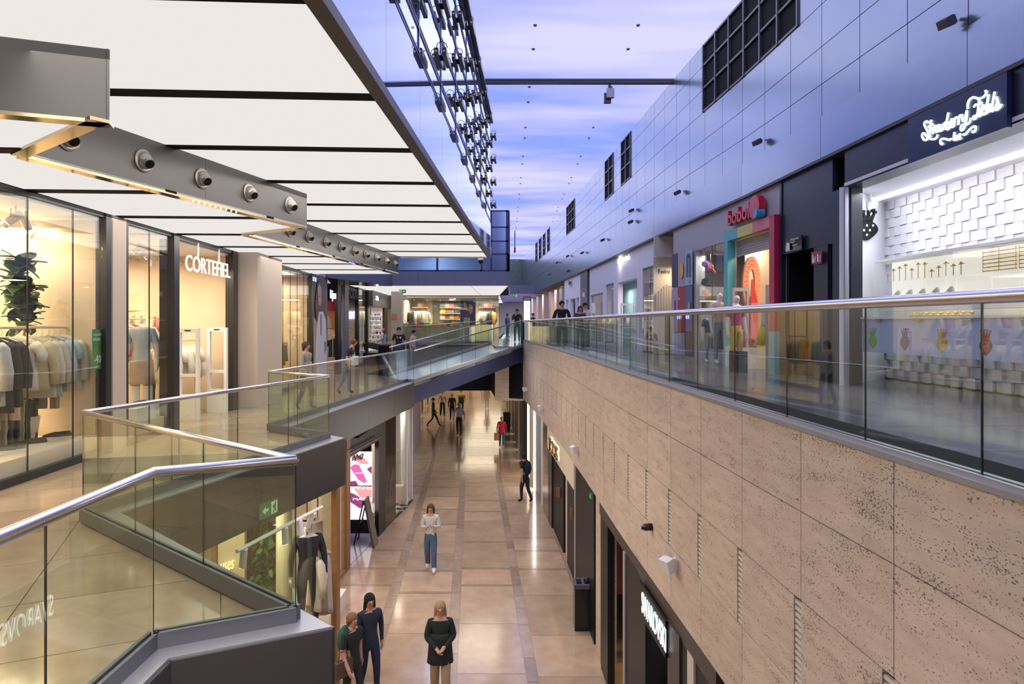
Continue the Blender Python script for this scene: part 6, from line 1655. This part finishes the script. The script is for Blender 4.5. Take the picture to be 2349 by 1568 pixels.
# far glass etc
for px0, px1, m, zt in ((1206, 1211, 'warm_panel', ZSOF), (1211, 1221, 'cream_wall', ZSOF), (1222, 1224, 'white_tube', ZSOF), (1224, 1237, 'grey', ZSOF), (1237, 1241, 'white_shop', ZSOF), (1241, 1253, 'mirror_g', ZSOF), (1253, 1261, 'dark_frame', ZSOF)):
    if m == 'mirror_g' and 'mirror_g' not in M: mat('mirror_g', (.5, .48, .45), .05, .9)
    tseg(px0, px1, 0, zt, m, t=-.06 if m != 'white_tube' else -.03)
tseg(1254, 1314, 2.28, ZSOF, 'cream', -.02, .1)
tseg(1262, 1284, 0, 2.28, 'black', -.1); tseg(1284.5, 1292, 0, 2.28, 'pinkish', -.15); tseg(1292, 1315, 0, 2.28, 'black', -.1); tseg(1315, 1317.5, 0, ZSOF, 'grey', -.02)
for px, py0, py1 in ((1277, 1118, 1138), (1282, 1118, 1140), (1311, 1165, 1190)):
    a_, b_ = pl(T_, dT(px)), pl(T_, dT(px)-.3); p0 = UP(px, py1, pl(T_, 13), pl(T_, 20), -.08)
    h_ = MB().box(p0.x-.02, p0.x+.02, p0.y-.05, p0.y+.05, p0.z, zat(py0, p0.y)).build('door_handle', 'wood'); rebase(h_); tag(h_, 'wooden pull handle on a black door, %s from the far end' % ('first' if px == 1277 else 'second' if px == 1282 else 'third'), 'handle')
tseg(1317.5, 1358, 0, ZSOF, 'black', -.04)
tseg(1363, 1373, 0, ZSOF, 'travertine', -.03); tseg(1376, 1391, 0, ZSOF-.12, 'black', -.02, .12); tseg(1374, 1640, ZSOF-.22, ZSOF, 'bronze_dark', -.01, .15)
tseg(1427, 1431, 0, ZSOF-.2, 'grey', -.01, .1); tseg(1431, 1475, 0, ZSOF-.2, 'black', -.03)
mat('wine', (.2, .05, .06), .4)
d_a, d_b = dT(1376), dT(1430)
struct('wall_right', MB().box(T_(d_a)+1.1, T_(d_a)+2.8, d_a-.1, d_a, 1.15, ZSOF), 'wine'); struct('wall_right', MB().box(T_(d_a)+.3, T_(d_a)+3.8, d_a+.5, d_a+.6, 1.1, ZSOF), 'wine')
struct('floor', MB().box(1.7, 6.5, 1.0, 17, .001, .012), 'woodfloor')
struct('ceiling', MB().box(2.1, 6.5, -2, 13.4, ZSOF-.02, ZSOF-.001), 'black_matte')
struct('wall_right', MB().box(6.5, 6.6, -2, 17, 0, ZSOF), 'wine')
arealight('shop_lamp', (4.2, 11, 2.8), .8, 45, (1, .8, .5)); arealight('shop_lamp', (3.4, 7, 2.8), .8, 45, (.9, .9, 1))
# crystal shop
sgn = empty('shop_sign'); e0, e1 = pl(T_, dT(1470)), pl(T_, dT(1532))
p0 = UP(1472, 1350, e0, e1, -.034); p1 = UP(1528, 1424, e0, e1, -.034)
text('SWAROVSKI', 'sign_cool', (p0.x, p0.y, 2.38), (p1.x-p0.x, p1.y-p0.y, 0), (0, 0, 1), .27, (p1-p0).xy.length, .004, sgn, align='LEFT'); 
MB().seg(e1, e0, .0, .03, 2.3, 2.72).build('board', 'black', sgn)
rebase(sgn); tag(sgn, 'white glowing letters reading SWAROVSKI under the pitted stone wall', 'sign')
tseg(1531, 1558, 0, ZSOF-.2, 'bronze_dark', -.0, .1); tseg(1560, 1572, 0, ZSOF-.2, 'black', -.02); tseg(1572, 1586, 0, ZSOF, 'col_plaster', -.02); tseg(1587, 1640, 0, ZSOF, 'black', -.04)
b_ = empty('vitrine'); d = dT(1520)+.3
MB().box(T_(d)+.25, T_(d)+.7, d-.5, d+.3, 0, .9).build('body', 'white', b_); MB().box(T_(d)+.25, T_(d)+.7, d-.5, d+.3, .9, 1.6).build('glass_box', 'shop_glass', b_); MB().box(T_(d)+.23, T_(d)+.72, d-.52, d+.32, 1.6, 1.66).build('lid', 'counter_white', b_)
rebase(b_); tag(b_, 'pale blue and white display vitrine inside the crystal shop entrance', 'vitrine')
# glowing jewellery lettering on the cream band
sgn = empty('shop_sign'); e0, e1 = pl(T_, dT(1262)), pl(T_, dT(1284)); p0 = UP(1264, 1030, e0, e1, 0); p1 = UP(1283, 1050, e0, e1, 0)
text('TOUS', 'bronze', (p0.x-.03, p0.y, 2.42), (p1.x-p0.x, p1.y-p0.y, 0), (0, 0, 1), .36, (p1-p0).xy.length, .05, sgn, align='LEFT')
text('TOUS', 'sign_warm', (p0.x-.0, p0.y, 2.40), (p1.x-p0.x, p1.y-p0.y, 0), (0, 0, 1), .40, (p1-p0).xy.length*1.02, .01, sgn, align='LEFT', bold=.03, name='halo')
rebase(sgn); tag(sgn, 'bronze letters with warm glow on the cream band over the black doors', 'sign')
exit_sign((T_(dT(1356))-.02, dT(1356), 2.8), (0, -1, 0), .1, .1, 'small green exit sign under the stone wall beside the black pillar', -1)
# ================= PEOPLE
pend = []
def person(name, loc, H, facing, cols, label, cat='person', pose=None, hair=None, hairlen=0, wide=1., skirt=False, group=None, head=True, extras=(), lean=0.):
    """cols: dict skin, top, bottom, shoe, sleeve('short'/'long'); pose: dict of joint overrides (in body units)"""
    P0 = dict(pel=(0, 0, .53), sp=(0, .005, .61), ch=(0, 0, .71), uc=(0, .005, .785), nk=(0, .005, .85), hb=(0, -.004, .885), hm=(0, -.008, .93), ht=(0, .0, .972),
              nose=(0, -.066, .918), shL=(.095, 0, .805), elL=(.135, .01, .635), wrL=(.14, -.02, .49), shR=(-.095, 0, .805), elR=(-.135, .01, .635), wrR=(-.14, -.02, .49),
              hpL=(.05, 0, .505), knL=(.055, -.01, .285), anL=(.057, .01, .05), toL=(.065, -.085, .022), hpR=(-.05, 0, .505), knR=(-.055, -.01, .285), anR=(-.057, .01, .05), toR=(-.065, -.085, .022))
    P0.update(pose or {})
    for k in list(P0):
        x, y, z = P0[k]
        if lean and z > .5: y -= (z-.5)*math.tan(lean)
        P0[k] = (x*wide, y, z)
    R = dict(pel=(.088, .066), sp=(.076, .055), ch=(.09, .06), uc=(.088, .055), nk=(.03, .03), hb=(.036, .04), hm=(.044, .053), ht=(.034, .042), nose=(.009, .009),
             shL=(.037, .037), elL=(.027, .027), wrL=(.018, .016), hpL=(.056, .056), knL=(.038, .038), anL=(.026, .026), toL=(.024, .018))
    if cols.get('loose'): R['knL'] = (.048, .048); R['anL'] = (.042, .042); R['elL'] = (.038, .038)
    for k in ('sh', 'el', 'wr', 'hp', 'kn', 'an', 'to'): R[k+'R'] = R[k+'L']
    E = [('pel', 'sp'), ('sp', 'ch'), ('ch', 'uc'), ('uc', 'nk')]
    if head: E += [('nk', 'hb'), ('hb', 'hm'), ('hm', 'ht'), ('hm', 'nose')]
    for s in 'LR': E += [('uc', 'sh'+s), ('sh'+s, 'el'+s), ('el'+s, 'wr'+s), ('pel', 'hp'+s), ('hp'+s, 'kn'+s), ('kn'+s, 'an'+s), ('an'+s, 'to'+s)]
    V = {}; verts = []; rad = []
    def add(k, p, r):
        V[k] = len(verts); verts.append(Vector(p)*H); rad.append((r[0]*H, r[1]*H))
    for k in P0:
        if not head and k in ('hb', 'hm', 'ht', 'nose'): continue
        add(k, P0[k], R[k])
    edges_ = [(V[a], V[b]) for a, b in E]; bone = [(a, b) for a, b in E]
    for s in 'LR':
        w_ = Vector(P0['wr'+s]); e_ = Vector(P0['el'+s]); d_ = (w_-e_).normalized(); sgn = 1 if s == 'L' else -1
        side = Vector((0, -1, 0))-d_*Vector((0, -1, 0)).dot(d_)
        side = side.normalized() if side.length > .2 else Vector((sgn, 0, 0)); nn = d_.cross(side)
        pm = w_+d_*.03; add('pm'+s, pm, (.02, .013)); edges_.append((V['wr'+s], V['pm'+s])); bone.append(('wr'+s, 'pm'+s))
        for fi, (o_, L) in enumerate(((.017, .036), (.006, .042), (-.005, .039), (-.016, .031))):
            b0 = pm+d_*.012+side*o_; b1 = b0+d_*L*.55+nn*.004*sgn; b2 = b1+d_*L*.4+nn*.012*sgn
            for q, pt_, r in ((0, b0, .0055), (1, b1, .005), (2, b2, .004)): add('f%s%d%d' % (s, fi, q), pt_, (r, r))
            edges_ += [(V['pm'+s], V['f%s%d0' % (s, fi)]), (V['f%s%d0' % (s, fi)], V['f%s%d1' % (s, fi)]), (V['f%s%d1' % (s, fi)], V['f%s%d2' % (s, fi)])]; bone += [('pm'+s, 'f%s%d0' % (s, fi))]*3
        t0 = w_+d_*.016+side*.017; t1 = t0+d_*.022+side*.012; add('t%s0' % s, t0, (.006, .006)); add('t%s1' % s, t1, (.005, .005))
        edges_ += [(V['wr'+s], V['t%s0' % s]), (V['t%s0' % s], V['t%s1' % s])]; bone += [('wr'+s, 't')]*2
    me = bpy.data.meshes.new('body'); me.from_pydata([tuple(v) for v in verts], edges_, [])
    o = bpy.data.objects.new('body_tmp', me); C.objects.link(o)
    md = o.modifiers.new('s', 'SKIN'); md.use_smooth_shade = True
    sv = me.skin_vertices[0].data
    for i, r in enumerate(rad): sv[i].radius = r
    sv[V['pel']].use_root = True
    ss = o.modifiers.new('u', 'SUBSURF'); ss.levels = 1; ss.render_levels = 1
    pend.append((o, name, loc, H, facing, cols, label, cat, P0, hair, hairlen, skirt, group, head, extras))
def finish_people():
    bpy.context.view_layer.update(); dg = bpy.context.evaluated_depsgraph_get()
    for (o, name, loc, H, facing, cols, label, cat, P0, hair, hairlen, skirt, group, head, extras) in pend:
        me = bpy.data.meshes.new_from_object(o.evaluated_get(dg)); bpy.data.objects.remove(o)
        me.materials.clear(); order = ['skin', 'top', 'bottom', 'shoe']
        for k in order:
            c = cols[k]; me.materials.append(M[c] if isinstance(c, str) else M[fabric(c)])
        segs = []
        def sg(a, b, m, t0=0, t1=1):
            A_, B_ = Vector(P0[a])*H, Vector(P0[b])*H; segs.append((A_.lerp(B_, t0), A_.lerp(B_, t1), m))
        sg('sp', 'ch', 1); sg('ch', 'uc', 1); sg('uc', 'nk', 1, 0, .35); sg('uc', 'nk', 0, .75, 1); sg('pel', 'sp', 1, .4, 1); sg('pel', 'sp', 2, 0, .1)
        if head: sg('nk', 'hb', 0); sg('hb', 'hm', 0); sg('hm', 'ht', 0)
        for s in 'LR':
            sg('uc', 'sh'+s, 1); short = cols.get('sleeve') == 'short'
            sg('sh'+s, 'el'+s, 1, 0, .6 if short else 1)
            if short: sg('sh'+s, 'el'+s, 0, .75, 1); sg('el'+s, 'wr'+s, 0)
            else: sg('el'+s, 'wr'+s, 1, 0, .85)
            w_ = Vector(P0['wr'+s]); d_ = (w_-Vector(P0['el'+s])).normalized(); segs.append((w_*H, (w_+d_*.09)*H, 0))
            sg('hp'+s, 'kn'+s, 2); sg('kn'+s, 'an'+s, 2 if not cols.get('bare') else 0, 0, .88); sg('an'+s, 'to'+s, 3, .1, 1)
            if cols.get('shorts'): segs[-2] = (segs[-2][0], segs[-2][1], 0)
        for p in me.polygons:
            c = p.center; best = 1e9; bm_ = 0
            for A_, B_, m in segs:
                ab = B_-A_; t = max(0, min(1, (c-A_).dot(ab)/max(1e-9, ab.dot(ab)))); dd = (c-A_-ab*t).length_squared
                if dd < best: best = dd; bm_ = m
            p.material_index = bm_
        me.name = 'body'
        root = bpy.data.objects.new(name, None); root.empty_display_size = .1; C.objects.link(root)
        b = bpy.data.objects.new('body', me); C.objects.link(b); b.parent = root
        if head and hair is not None:
            hm = Vector(P0['hm'])*H; m_ = MB(); hr = .056*H
            m_.ell(hm+Vector((0, .014*H, .012*H)), (.054*H, .06*H, .056*H), 14, 9)
            if hairlen:
                n = 12; rings = []
                for j in range(7):
                    t = j/6; w_ = (.056+.012*math.sin(t*2.5))*H*(1-.45*t*t); z = hm.z+.01*H-t*hairlen*H
                    rings.append([(hm.x+w_*math.cos(2*math.pi*i/n), hm.y+.03*H+.012*H*t+(.034-.012*t)*H*math.sin(2*math.pi*i/n)+.02*H*(abs(math.cos(2*math.pi*i/n))**2)*-1*(1-t*.3), z) for i in range(n)])
                ringloft(rings, n, 0, m_)
            m_.build('hair', fabric(hair), root, smooth=True)
            f_ = MB()
            for sx_ in (-.018, .018): f_.ell(hm+Vector((sx_*H, -.054*H, .0)), (.006*H, .004*H, .0035*H), 6, 4)
            f_.build('eyes', 'black', root)
            MB().ell(hm+Vector((0, -.0505*H, -.03*H)), (.012*H, .004*H, .003*H), 8, 4).build('mouth', 'lip' if 'lip' in M else (mat('lip', (.4, .1, .1), .5), 'lip')[1], root)
        if skirt:
            n = 18; rings = []
            col, z0, z1, w0, w1 = skirt
            for j in range(7):
                t = j/6; w_ = (w0+(w1-w0)*t)*H; z = (z0+(z1-z0)*t)*H
                ox = Vector(P0['pel']).y*H
                rings.append([(w_*math.cos(2*math.pi*i/n), ox+w_*.66*math.sin(2*math.pi*i/n)+.006*math.sin(i*2.3+t*3), z) for i in range(n)])
            ringloft(rings, n, 0).build('jacket', fabric(col), root, smooth=True)
        for ex in extras: ex(root, H, P0)
        root.location = loc; root.rotation_euler = (0, 0, facing)
        tag(root, label, cat, group)
    pend.clear()
SK = {'skin': 'skin'}
JE = (.08, .14, .26); BK = (.012, .012, .016); NV = (.015, .02, .05)
def fl(px, d): return (px-CX)*d/F
walk1 = dict(hpL=(.05, 0, .505), knL=(.052, -.06, .29), anL=(.055, -.05, .06), toL=(.06, -.14, .03), knR=(-.052, .02, .285), anR=(-.055, .12, .075), toR=(-.058, .06, .025), elL=(.13, .05, .645), wrL=(.13, .03, .5), elR=(-.13, -.02, .64), wrR=(-.125, -.11, .51))
phone = dict(elL=(.125, .0, .655), wrL=(.045, -.13, .70), elR=(-.125, .0, .655), wrR=(-.045, -.13, .69))
def bagx(x, y, z, w_, d_, h_, m, nm_='bag', strap=True):
    def f(root, H, P0):
        o = MB().box(x-w_/2, x+w_/2, y-d_/2, y+d_/2, z, z+h_).build(nm_, m, root)
        if strap: MB().tube([(x-w_*.3, y, z+h_), (x-w_*.2, y, z+h_+.14), (x+w_*.2, y, z+h_+.14), (x+w_*.3, y, z+h_)], .007, 5).build('strap', m, o)
    return f
def packx(col, w_=.28):
    def f(root, H, P0):
        c = Vector(P0['ch'])*H
        MB().ell((c.x, c.y+.17, c.z-.02), (w_/2, .1, .24), 14, 10).build('backpack', fabric(col), root, smooth=True)
    return f
# lower corridor
person('person', (fl(988, 16.1), 16.1, 0), 1.68, .0, dict(skin='skin', top=(.62, .6, .62), bottom=JE, shoe='white', loose=1), 'long-haired woman in white top and wide blue jeans looking at her hands', pose={**walk1, **phone}, hair=(.09, .045, .03), hairlen=.16)
person('person', (fl(1010, 10.45), 10.45, 0), 1.68, .1, dict(skin='skin', top=BK, bottom=(.36, .28, .17), shoe='black', loose=1), 'blonde woman in open black blazer and beige trousers closest to the camera', pose={**walk1, **phone, 'wrL': (.03, -.12, .60), 'wrR': (-.03, -.12, .59)}, hair=(.34, .22, .12), hairlen=.22, skirt=(BK, .7, .42, .1, .125))
person('person', (fl(848, 10.7), 10.7, 0), 1.70, .5, dict(skin='skin', top=(.02, .025, .05), bottom=NV, shoe='black'), 'dark long-haired woman in navy walking beside a woman with a green backpack', pose=walk1, hair=(.015, .01, .012), hairlen=.26)
person('person', (fl(808, 10.2), 10.2, 0), 1.60, .9, dict(skin='skin', top=BK, bottom=BK, shoe='black', sleeve='short'), 'brown-haired woman in black with a dark green backpack', pose=walk1, hair=(.2, .1, .05), hairlen=.06, extras=(packx((.02, .12, .1)), bagx(-.22, -.06, .72, .3, .1, .24, 'shoe_brown')))
person('person', (fl(1053, 35.6), 35.6, 0), 1.82, 0, dict(skin='skin', top=(.55, .58, .75), bottom=NV, shoe='black'), 'grey-haired man in a pale blue shirt and dark trousers walking towards the camera', pose={**walk1, 'elL': (.17, .01, .64), 'elR': (-.17, .01, .64), 'wrL': (.16, -.02, .5), 'wrR': (-.16, -.02, .5)}, hair=(.3, .3, .32))
person('person', (fl(1151, 32.1), 32.1, 0), 1.55, math.pi, dict(skin='skin', top=(.55, .03, .08), bottom=(.06, .12, .22), shoe='white'), 'grey-haired woman in a red jacket seen from behind carrying a paper bag', pose=walk1, hair=(.4, .38, .35), skirt=((.55, .03, .08), .7, .48, .1, .115), extras=(bagx(.25, .02, .38, .25, .12, .36, 'notice_orange', 'paper_bag'),), wide=1.1)
person('person', (fl(1205, 22.3), 22.3, 0), 1.72, -2.3, dict(skin='skin', top=BK, bottom=NV, shoe='black', sleeve='short'), 'dark-haired person in black t-shirt with dark rucksack stepping by the stone wall', pose=walk1, hair=(.015, .012, .012), hairlen=.08, lean=.12, extras=(packx((.01, .015, .04)),))
person('person', (fl(1117, 47.0), 47.0, 0), 1.6, math.pi, dict(skin='skin', top=(.5, .3, .25), bottom=(.5, .42, .36), shoe='white'), 'person in a pink-beige top and pale trousers far down the lower corridor', pose=walk1, hair=(.06, .04, .03))
person('person', (fl(1015, 43.0), 43.0, 0), 1.68, .2, dict(skin='skin', top=(.35, .28, .24), bottom=BK, shoe='black', loose=1), 'person in a beige-grey jacket and black trousers left of the central group', pose=walk1, hair=(.2, .15, .1), wide=1.15)
person('person', (fl(1037, 41.0), 41.0, 0), 1.74, .1, dict(skin='skin', top=(.06, .02, .05), bottom=NV, shoe='black'), 'person in dark patterned clothes directly behind the pale blue shirt man', pose=walk1, hair=(.3, .28, .28))
person('person', (fl(1058, 43.5), 43.5, 0), 1.75, 0, dict(skin='skin', top=(.45, .33, .08), bottom=BK, shoe='black'), 'person in an open black jacket over a yellow top under the footbridge', pose=walk1, hair=(.04, .02, .02), wide=1.15, skirt=(BK, .72, .5, .102, .11))
person('person', (fl(994, 38.8), 38.8, 0), 1.72, 1.57, dict(skin='skin', top=BK, bottom=(.03, .035, .03), shoe='black'), 'person in dark clothes striding across the left side of the lower corridor', pose={**walk1, 'anL': (.055, -.2, .05), 'toL': (.06, -.28, .03), 'knL': (.05, -.12, .29), 'anR': (-.055, .22, .07), 'toR': (-.058, .15, .02)}, hair=(.02, .015, .015))
person('person', (fl(1080, 60), 60.0, 0), 1.7, 0, dict(skin='skin', top=(.1, .08, .08), bottom=BK, shoe='black'), 'person in black whose legs show just below the footbridge, left of two', pose=walk1, hair=(.03, .02, .02))
person('person', (fl(1108, 62), 62.0, 0), 1.7, .6, dict(skin='skin', top=(.12, .16, .3), bottom=(.06, .1, .2), shoe='black'), 'person in blue jeans whose legs show just below the footbridge, right of two', pose=walk1, hair=(.03, .02, .02))
# left walkway
person('person', (fl(702, 14.3), 14.3, ZL), 1.52, 1.3, dict(skin='skin', top=(.3, .27, .25), bottom=(.04, .04, .05), shoe='black'), 'dark-haired woman in a grey patterned jacket walking by the narrow window strips', pose=walk1, hair=(.06, .035, .03), hairlen=.08, skirt=((.3, .27, .25), .7, .5, .105, .12))
person('person', (fl(792, 17.6), 17.6, ZL), 1.5, 1.5, dict(skin='skin', top=(.02, .02, .04), bottom=(.12, .16, .25), shoe='black', sleeve='short'), 'person in a dark top with a white bag passing the tall poster', pose=walk1, hair=(.12, .05, .03), lean=.35, extras=(bagx(.1, -.2, .78, .36, .16, .24, 'white'),))
person('person', (fl(880, 34), 34.0, ZL), 1.66, -2.0, dict(skin='skin', top=(.22, .33, .5), bottom=(.16, .26, .42), shoe='white', loose=1), 'long-haired woman in pale denim browsing the small goods rack', pose={**walk1, 'wrL': (.08, -.14, .62)}, hair=(.12, .06, .03), hairlen=.14)
def badge(root, H, P0):
    MB().box(.03, .09, -.125, -.11, .73*H, .77*H).build('badge', 'white', root); MB().box(-.09, -.04, -.125, -.11, .74*H, .77*H).build('badge', 'yellow', root)
person('person', (fl(915, 27.0), 27.0, ZL), 1.77, .2, dict(skin='skin', top=(.012, .014, .03), bottom=BK, shoe='black', sleeve='short'), 'security guard in dark uniform with yellow and white badges near the blue ramp', hair=(.01, .01, .01), extras=(badge,), wide=1.12)
person('person', (fl(946, 27.8), 27.8, ZL), 1.66, 1.3, dict(skin='skin', top=(.62, .45, .38), bottom=(.1, .1, .12), shoe='black', sleeve='short'), 'dark-haired person in a pale pink top beside the security guard', hair=(.03, .02, .02), lean=.1, wide=1.1)
# right walkway
person('person', (fl(1289, 21.9), 21.9, ZR), 1.75, .15, dict(skin='skin', top=(.01, .01, .013), bottom=BK, shoe='black', loose=1), 'dark-haired man in a black sweater behind the curved glass balustrade', hair=(.012, .01, .01), wide=1.2)
person('person', (fl(1331, 23.0), 23.0, ZR), 1.61, .0, dict(skin='skin', top=(.06, .05, .07), bottom=BK, shoe='black'), 'smiling girl with long brown hair behind the curved glass balustrade', hair=(.06, .03, .025), hairlen=.2)
person('person', (fl(1342, 24.0), 24.0, ZR), 1.76, .3, dict(skin='skin', top=(.6, .6, .68), bottom=(.1, .1, .14), shoe='white'), 'man in a black cap and white t-shirt behind the smiling girl', hair=(.012, .012, .02), extras=(lambda root, H, P0: MB().ell((0, -.07, .955*H), (.075, .09, .012), 12, 5).build('cap_brim', 'black', root),))
person('person', (fl(1186, 34.4), 34.4, ZR), 1.76, .0, dict(skin='skin', top=(.04, .03, .035), bottom=BK, shoe='black'), 'man in dark jacket with hand at his mouth, at the top of the footbridge', hair=(.02, .015, .015), pose=dict(elR=(-.13, -.06, .66), wrR=(-.03, -.1, .80)), wide=1.1)
person('person', (fl(1164, 45), 45.0, ZR), 1.68, 1.0, dict(skin='skin', top=(.12, .13, .18), bottom=BK, shoe='black'), 'small figure in grey-blue near the far glass corridor entrance', hair=(.1, .05, .03))
person('person', (fl(1223, 42), 42.0, ZR), 1.66, 1.0, dict(skin='skin', top=(.05, .05, .06), bottom=BK, shoe='black'), 'figure in dark clothes partly hidden to the right of the white totem', hair=(.02, .02, .02))
# shop staff and mannequins
person('person', (T_(dT(1500))+.55, dT(1500)+.2, 0.012), 1.72, math.pi*.9, dict(skin='skin', top=BK, bottom=BK, shoe='white'), 'person in black with white trainers standing in the crystal shop entrance', hair=(.02, .01, .01), pose=walk1)
person('person', (-7.6, 14.0, ZL), 1.6, .4, dict(skin='skin', top=BK, bottom=BK, shoe='black'), 'dark-haired shop assistant seen through the white security gate', hair=(.01, .01, .01), hairlen=.1)
MW = dict(skin='mannequin_w', shoe='mannequin_w')
mat('mannequin_w', (.75, .72, .68), .35)
person('mannequin', (fl(325, 11.6), 11.6, ZL+.28), 1.85, .3, dict(MW, top=(.42, .52, .62), bottom=(.42, .35, .27), sleeve='short', shorts=1, loose=1), 'headless mannequin in pale blue shirt and beige shorts beside the dark frame', 'mannequin', head=False, skirt=((.42, .35, .27), .53, .30, .1, .115))
person('mannequin', (P(735, 1200, 10.6).x-.12, 10.35, 1.2), 1.88, .4, dict(MW, top=(.03, .03, .035), bottom=(.03, .03, .035)), 'tall mannequin in black clothes wearing the straw hat in the lower corner window', 'mannequin')
mat('mannequin_grey', (.3, .26, .23), .6)
person('mannequin', (-3.72, 10.1, 0), 1.55, .6, dict(skin='mannequin_grey', shoe='mannequin_grey', top=(.55, .5, .42), bottom=(.55, .5, .42), loose=1), 'grey-headed mannequin in pale clothes low in the corner shop window', 'mannequin')
person('mannequin', (-3.95, 9.3, 0), 1.45, .4, dict(skin='mannequin_grey', shoe='mannequin_grey', top=(.6, .56, .5), bottom=(.5, .45, .4)), 'second grey-headed mannequin nearer the diagonal glass balustrade', 'mannequin')
mat('mannequin_k', (.8, .72, .7), .3)
for px, d, c1, c2, H_, lb in ((1650, 15.6, (.75, .5, .4), (.3, .35, .4), 1.75, 'white child mannequin in orange patterned top in the boboli window'), (1688, 13.8, (.45, .08, .25), (.6, .5, .1), 1.62, 'white child mannequin with pink headpiece in the boboli entrance'), (1625, 16.4, (.1, .12, .15), (.4, .4, .42), 1.3, 'white child mannequin in dark clothes at the rear of the boboli window')):
    person('mannequin', (fl(px, d), d, ZR), H_, .3, dict(skin='mannequin_k', shoe='mannequin_k', top=c1, bottom=c2, sleeve='short'), lb, 'mannequin')
finish_people()
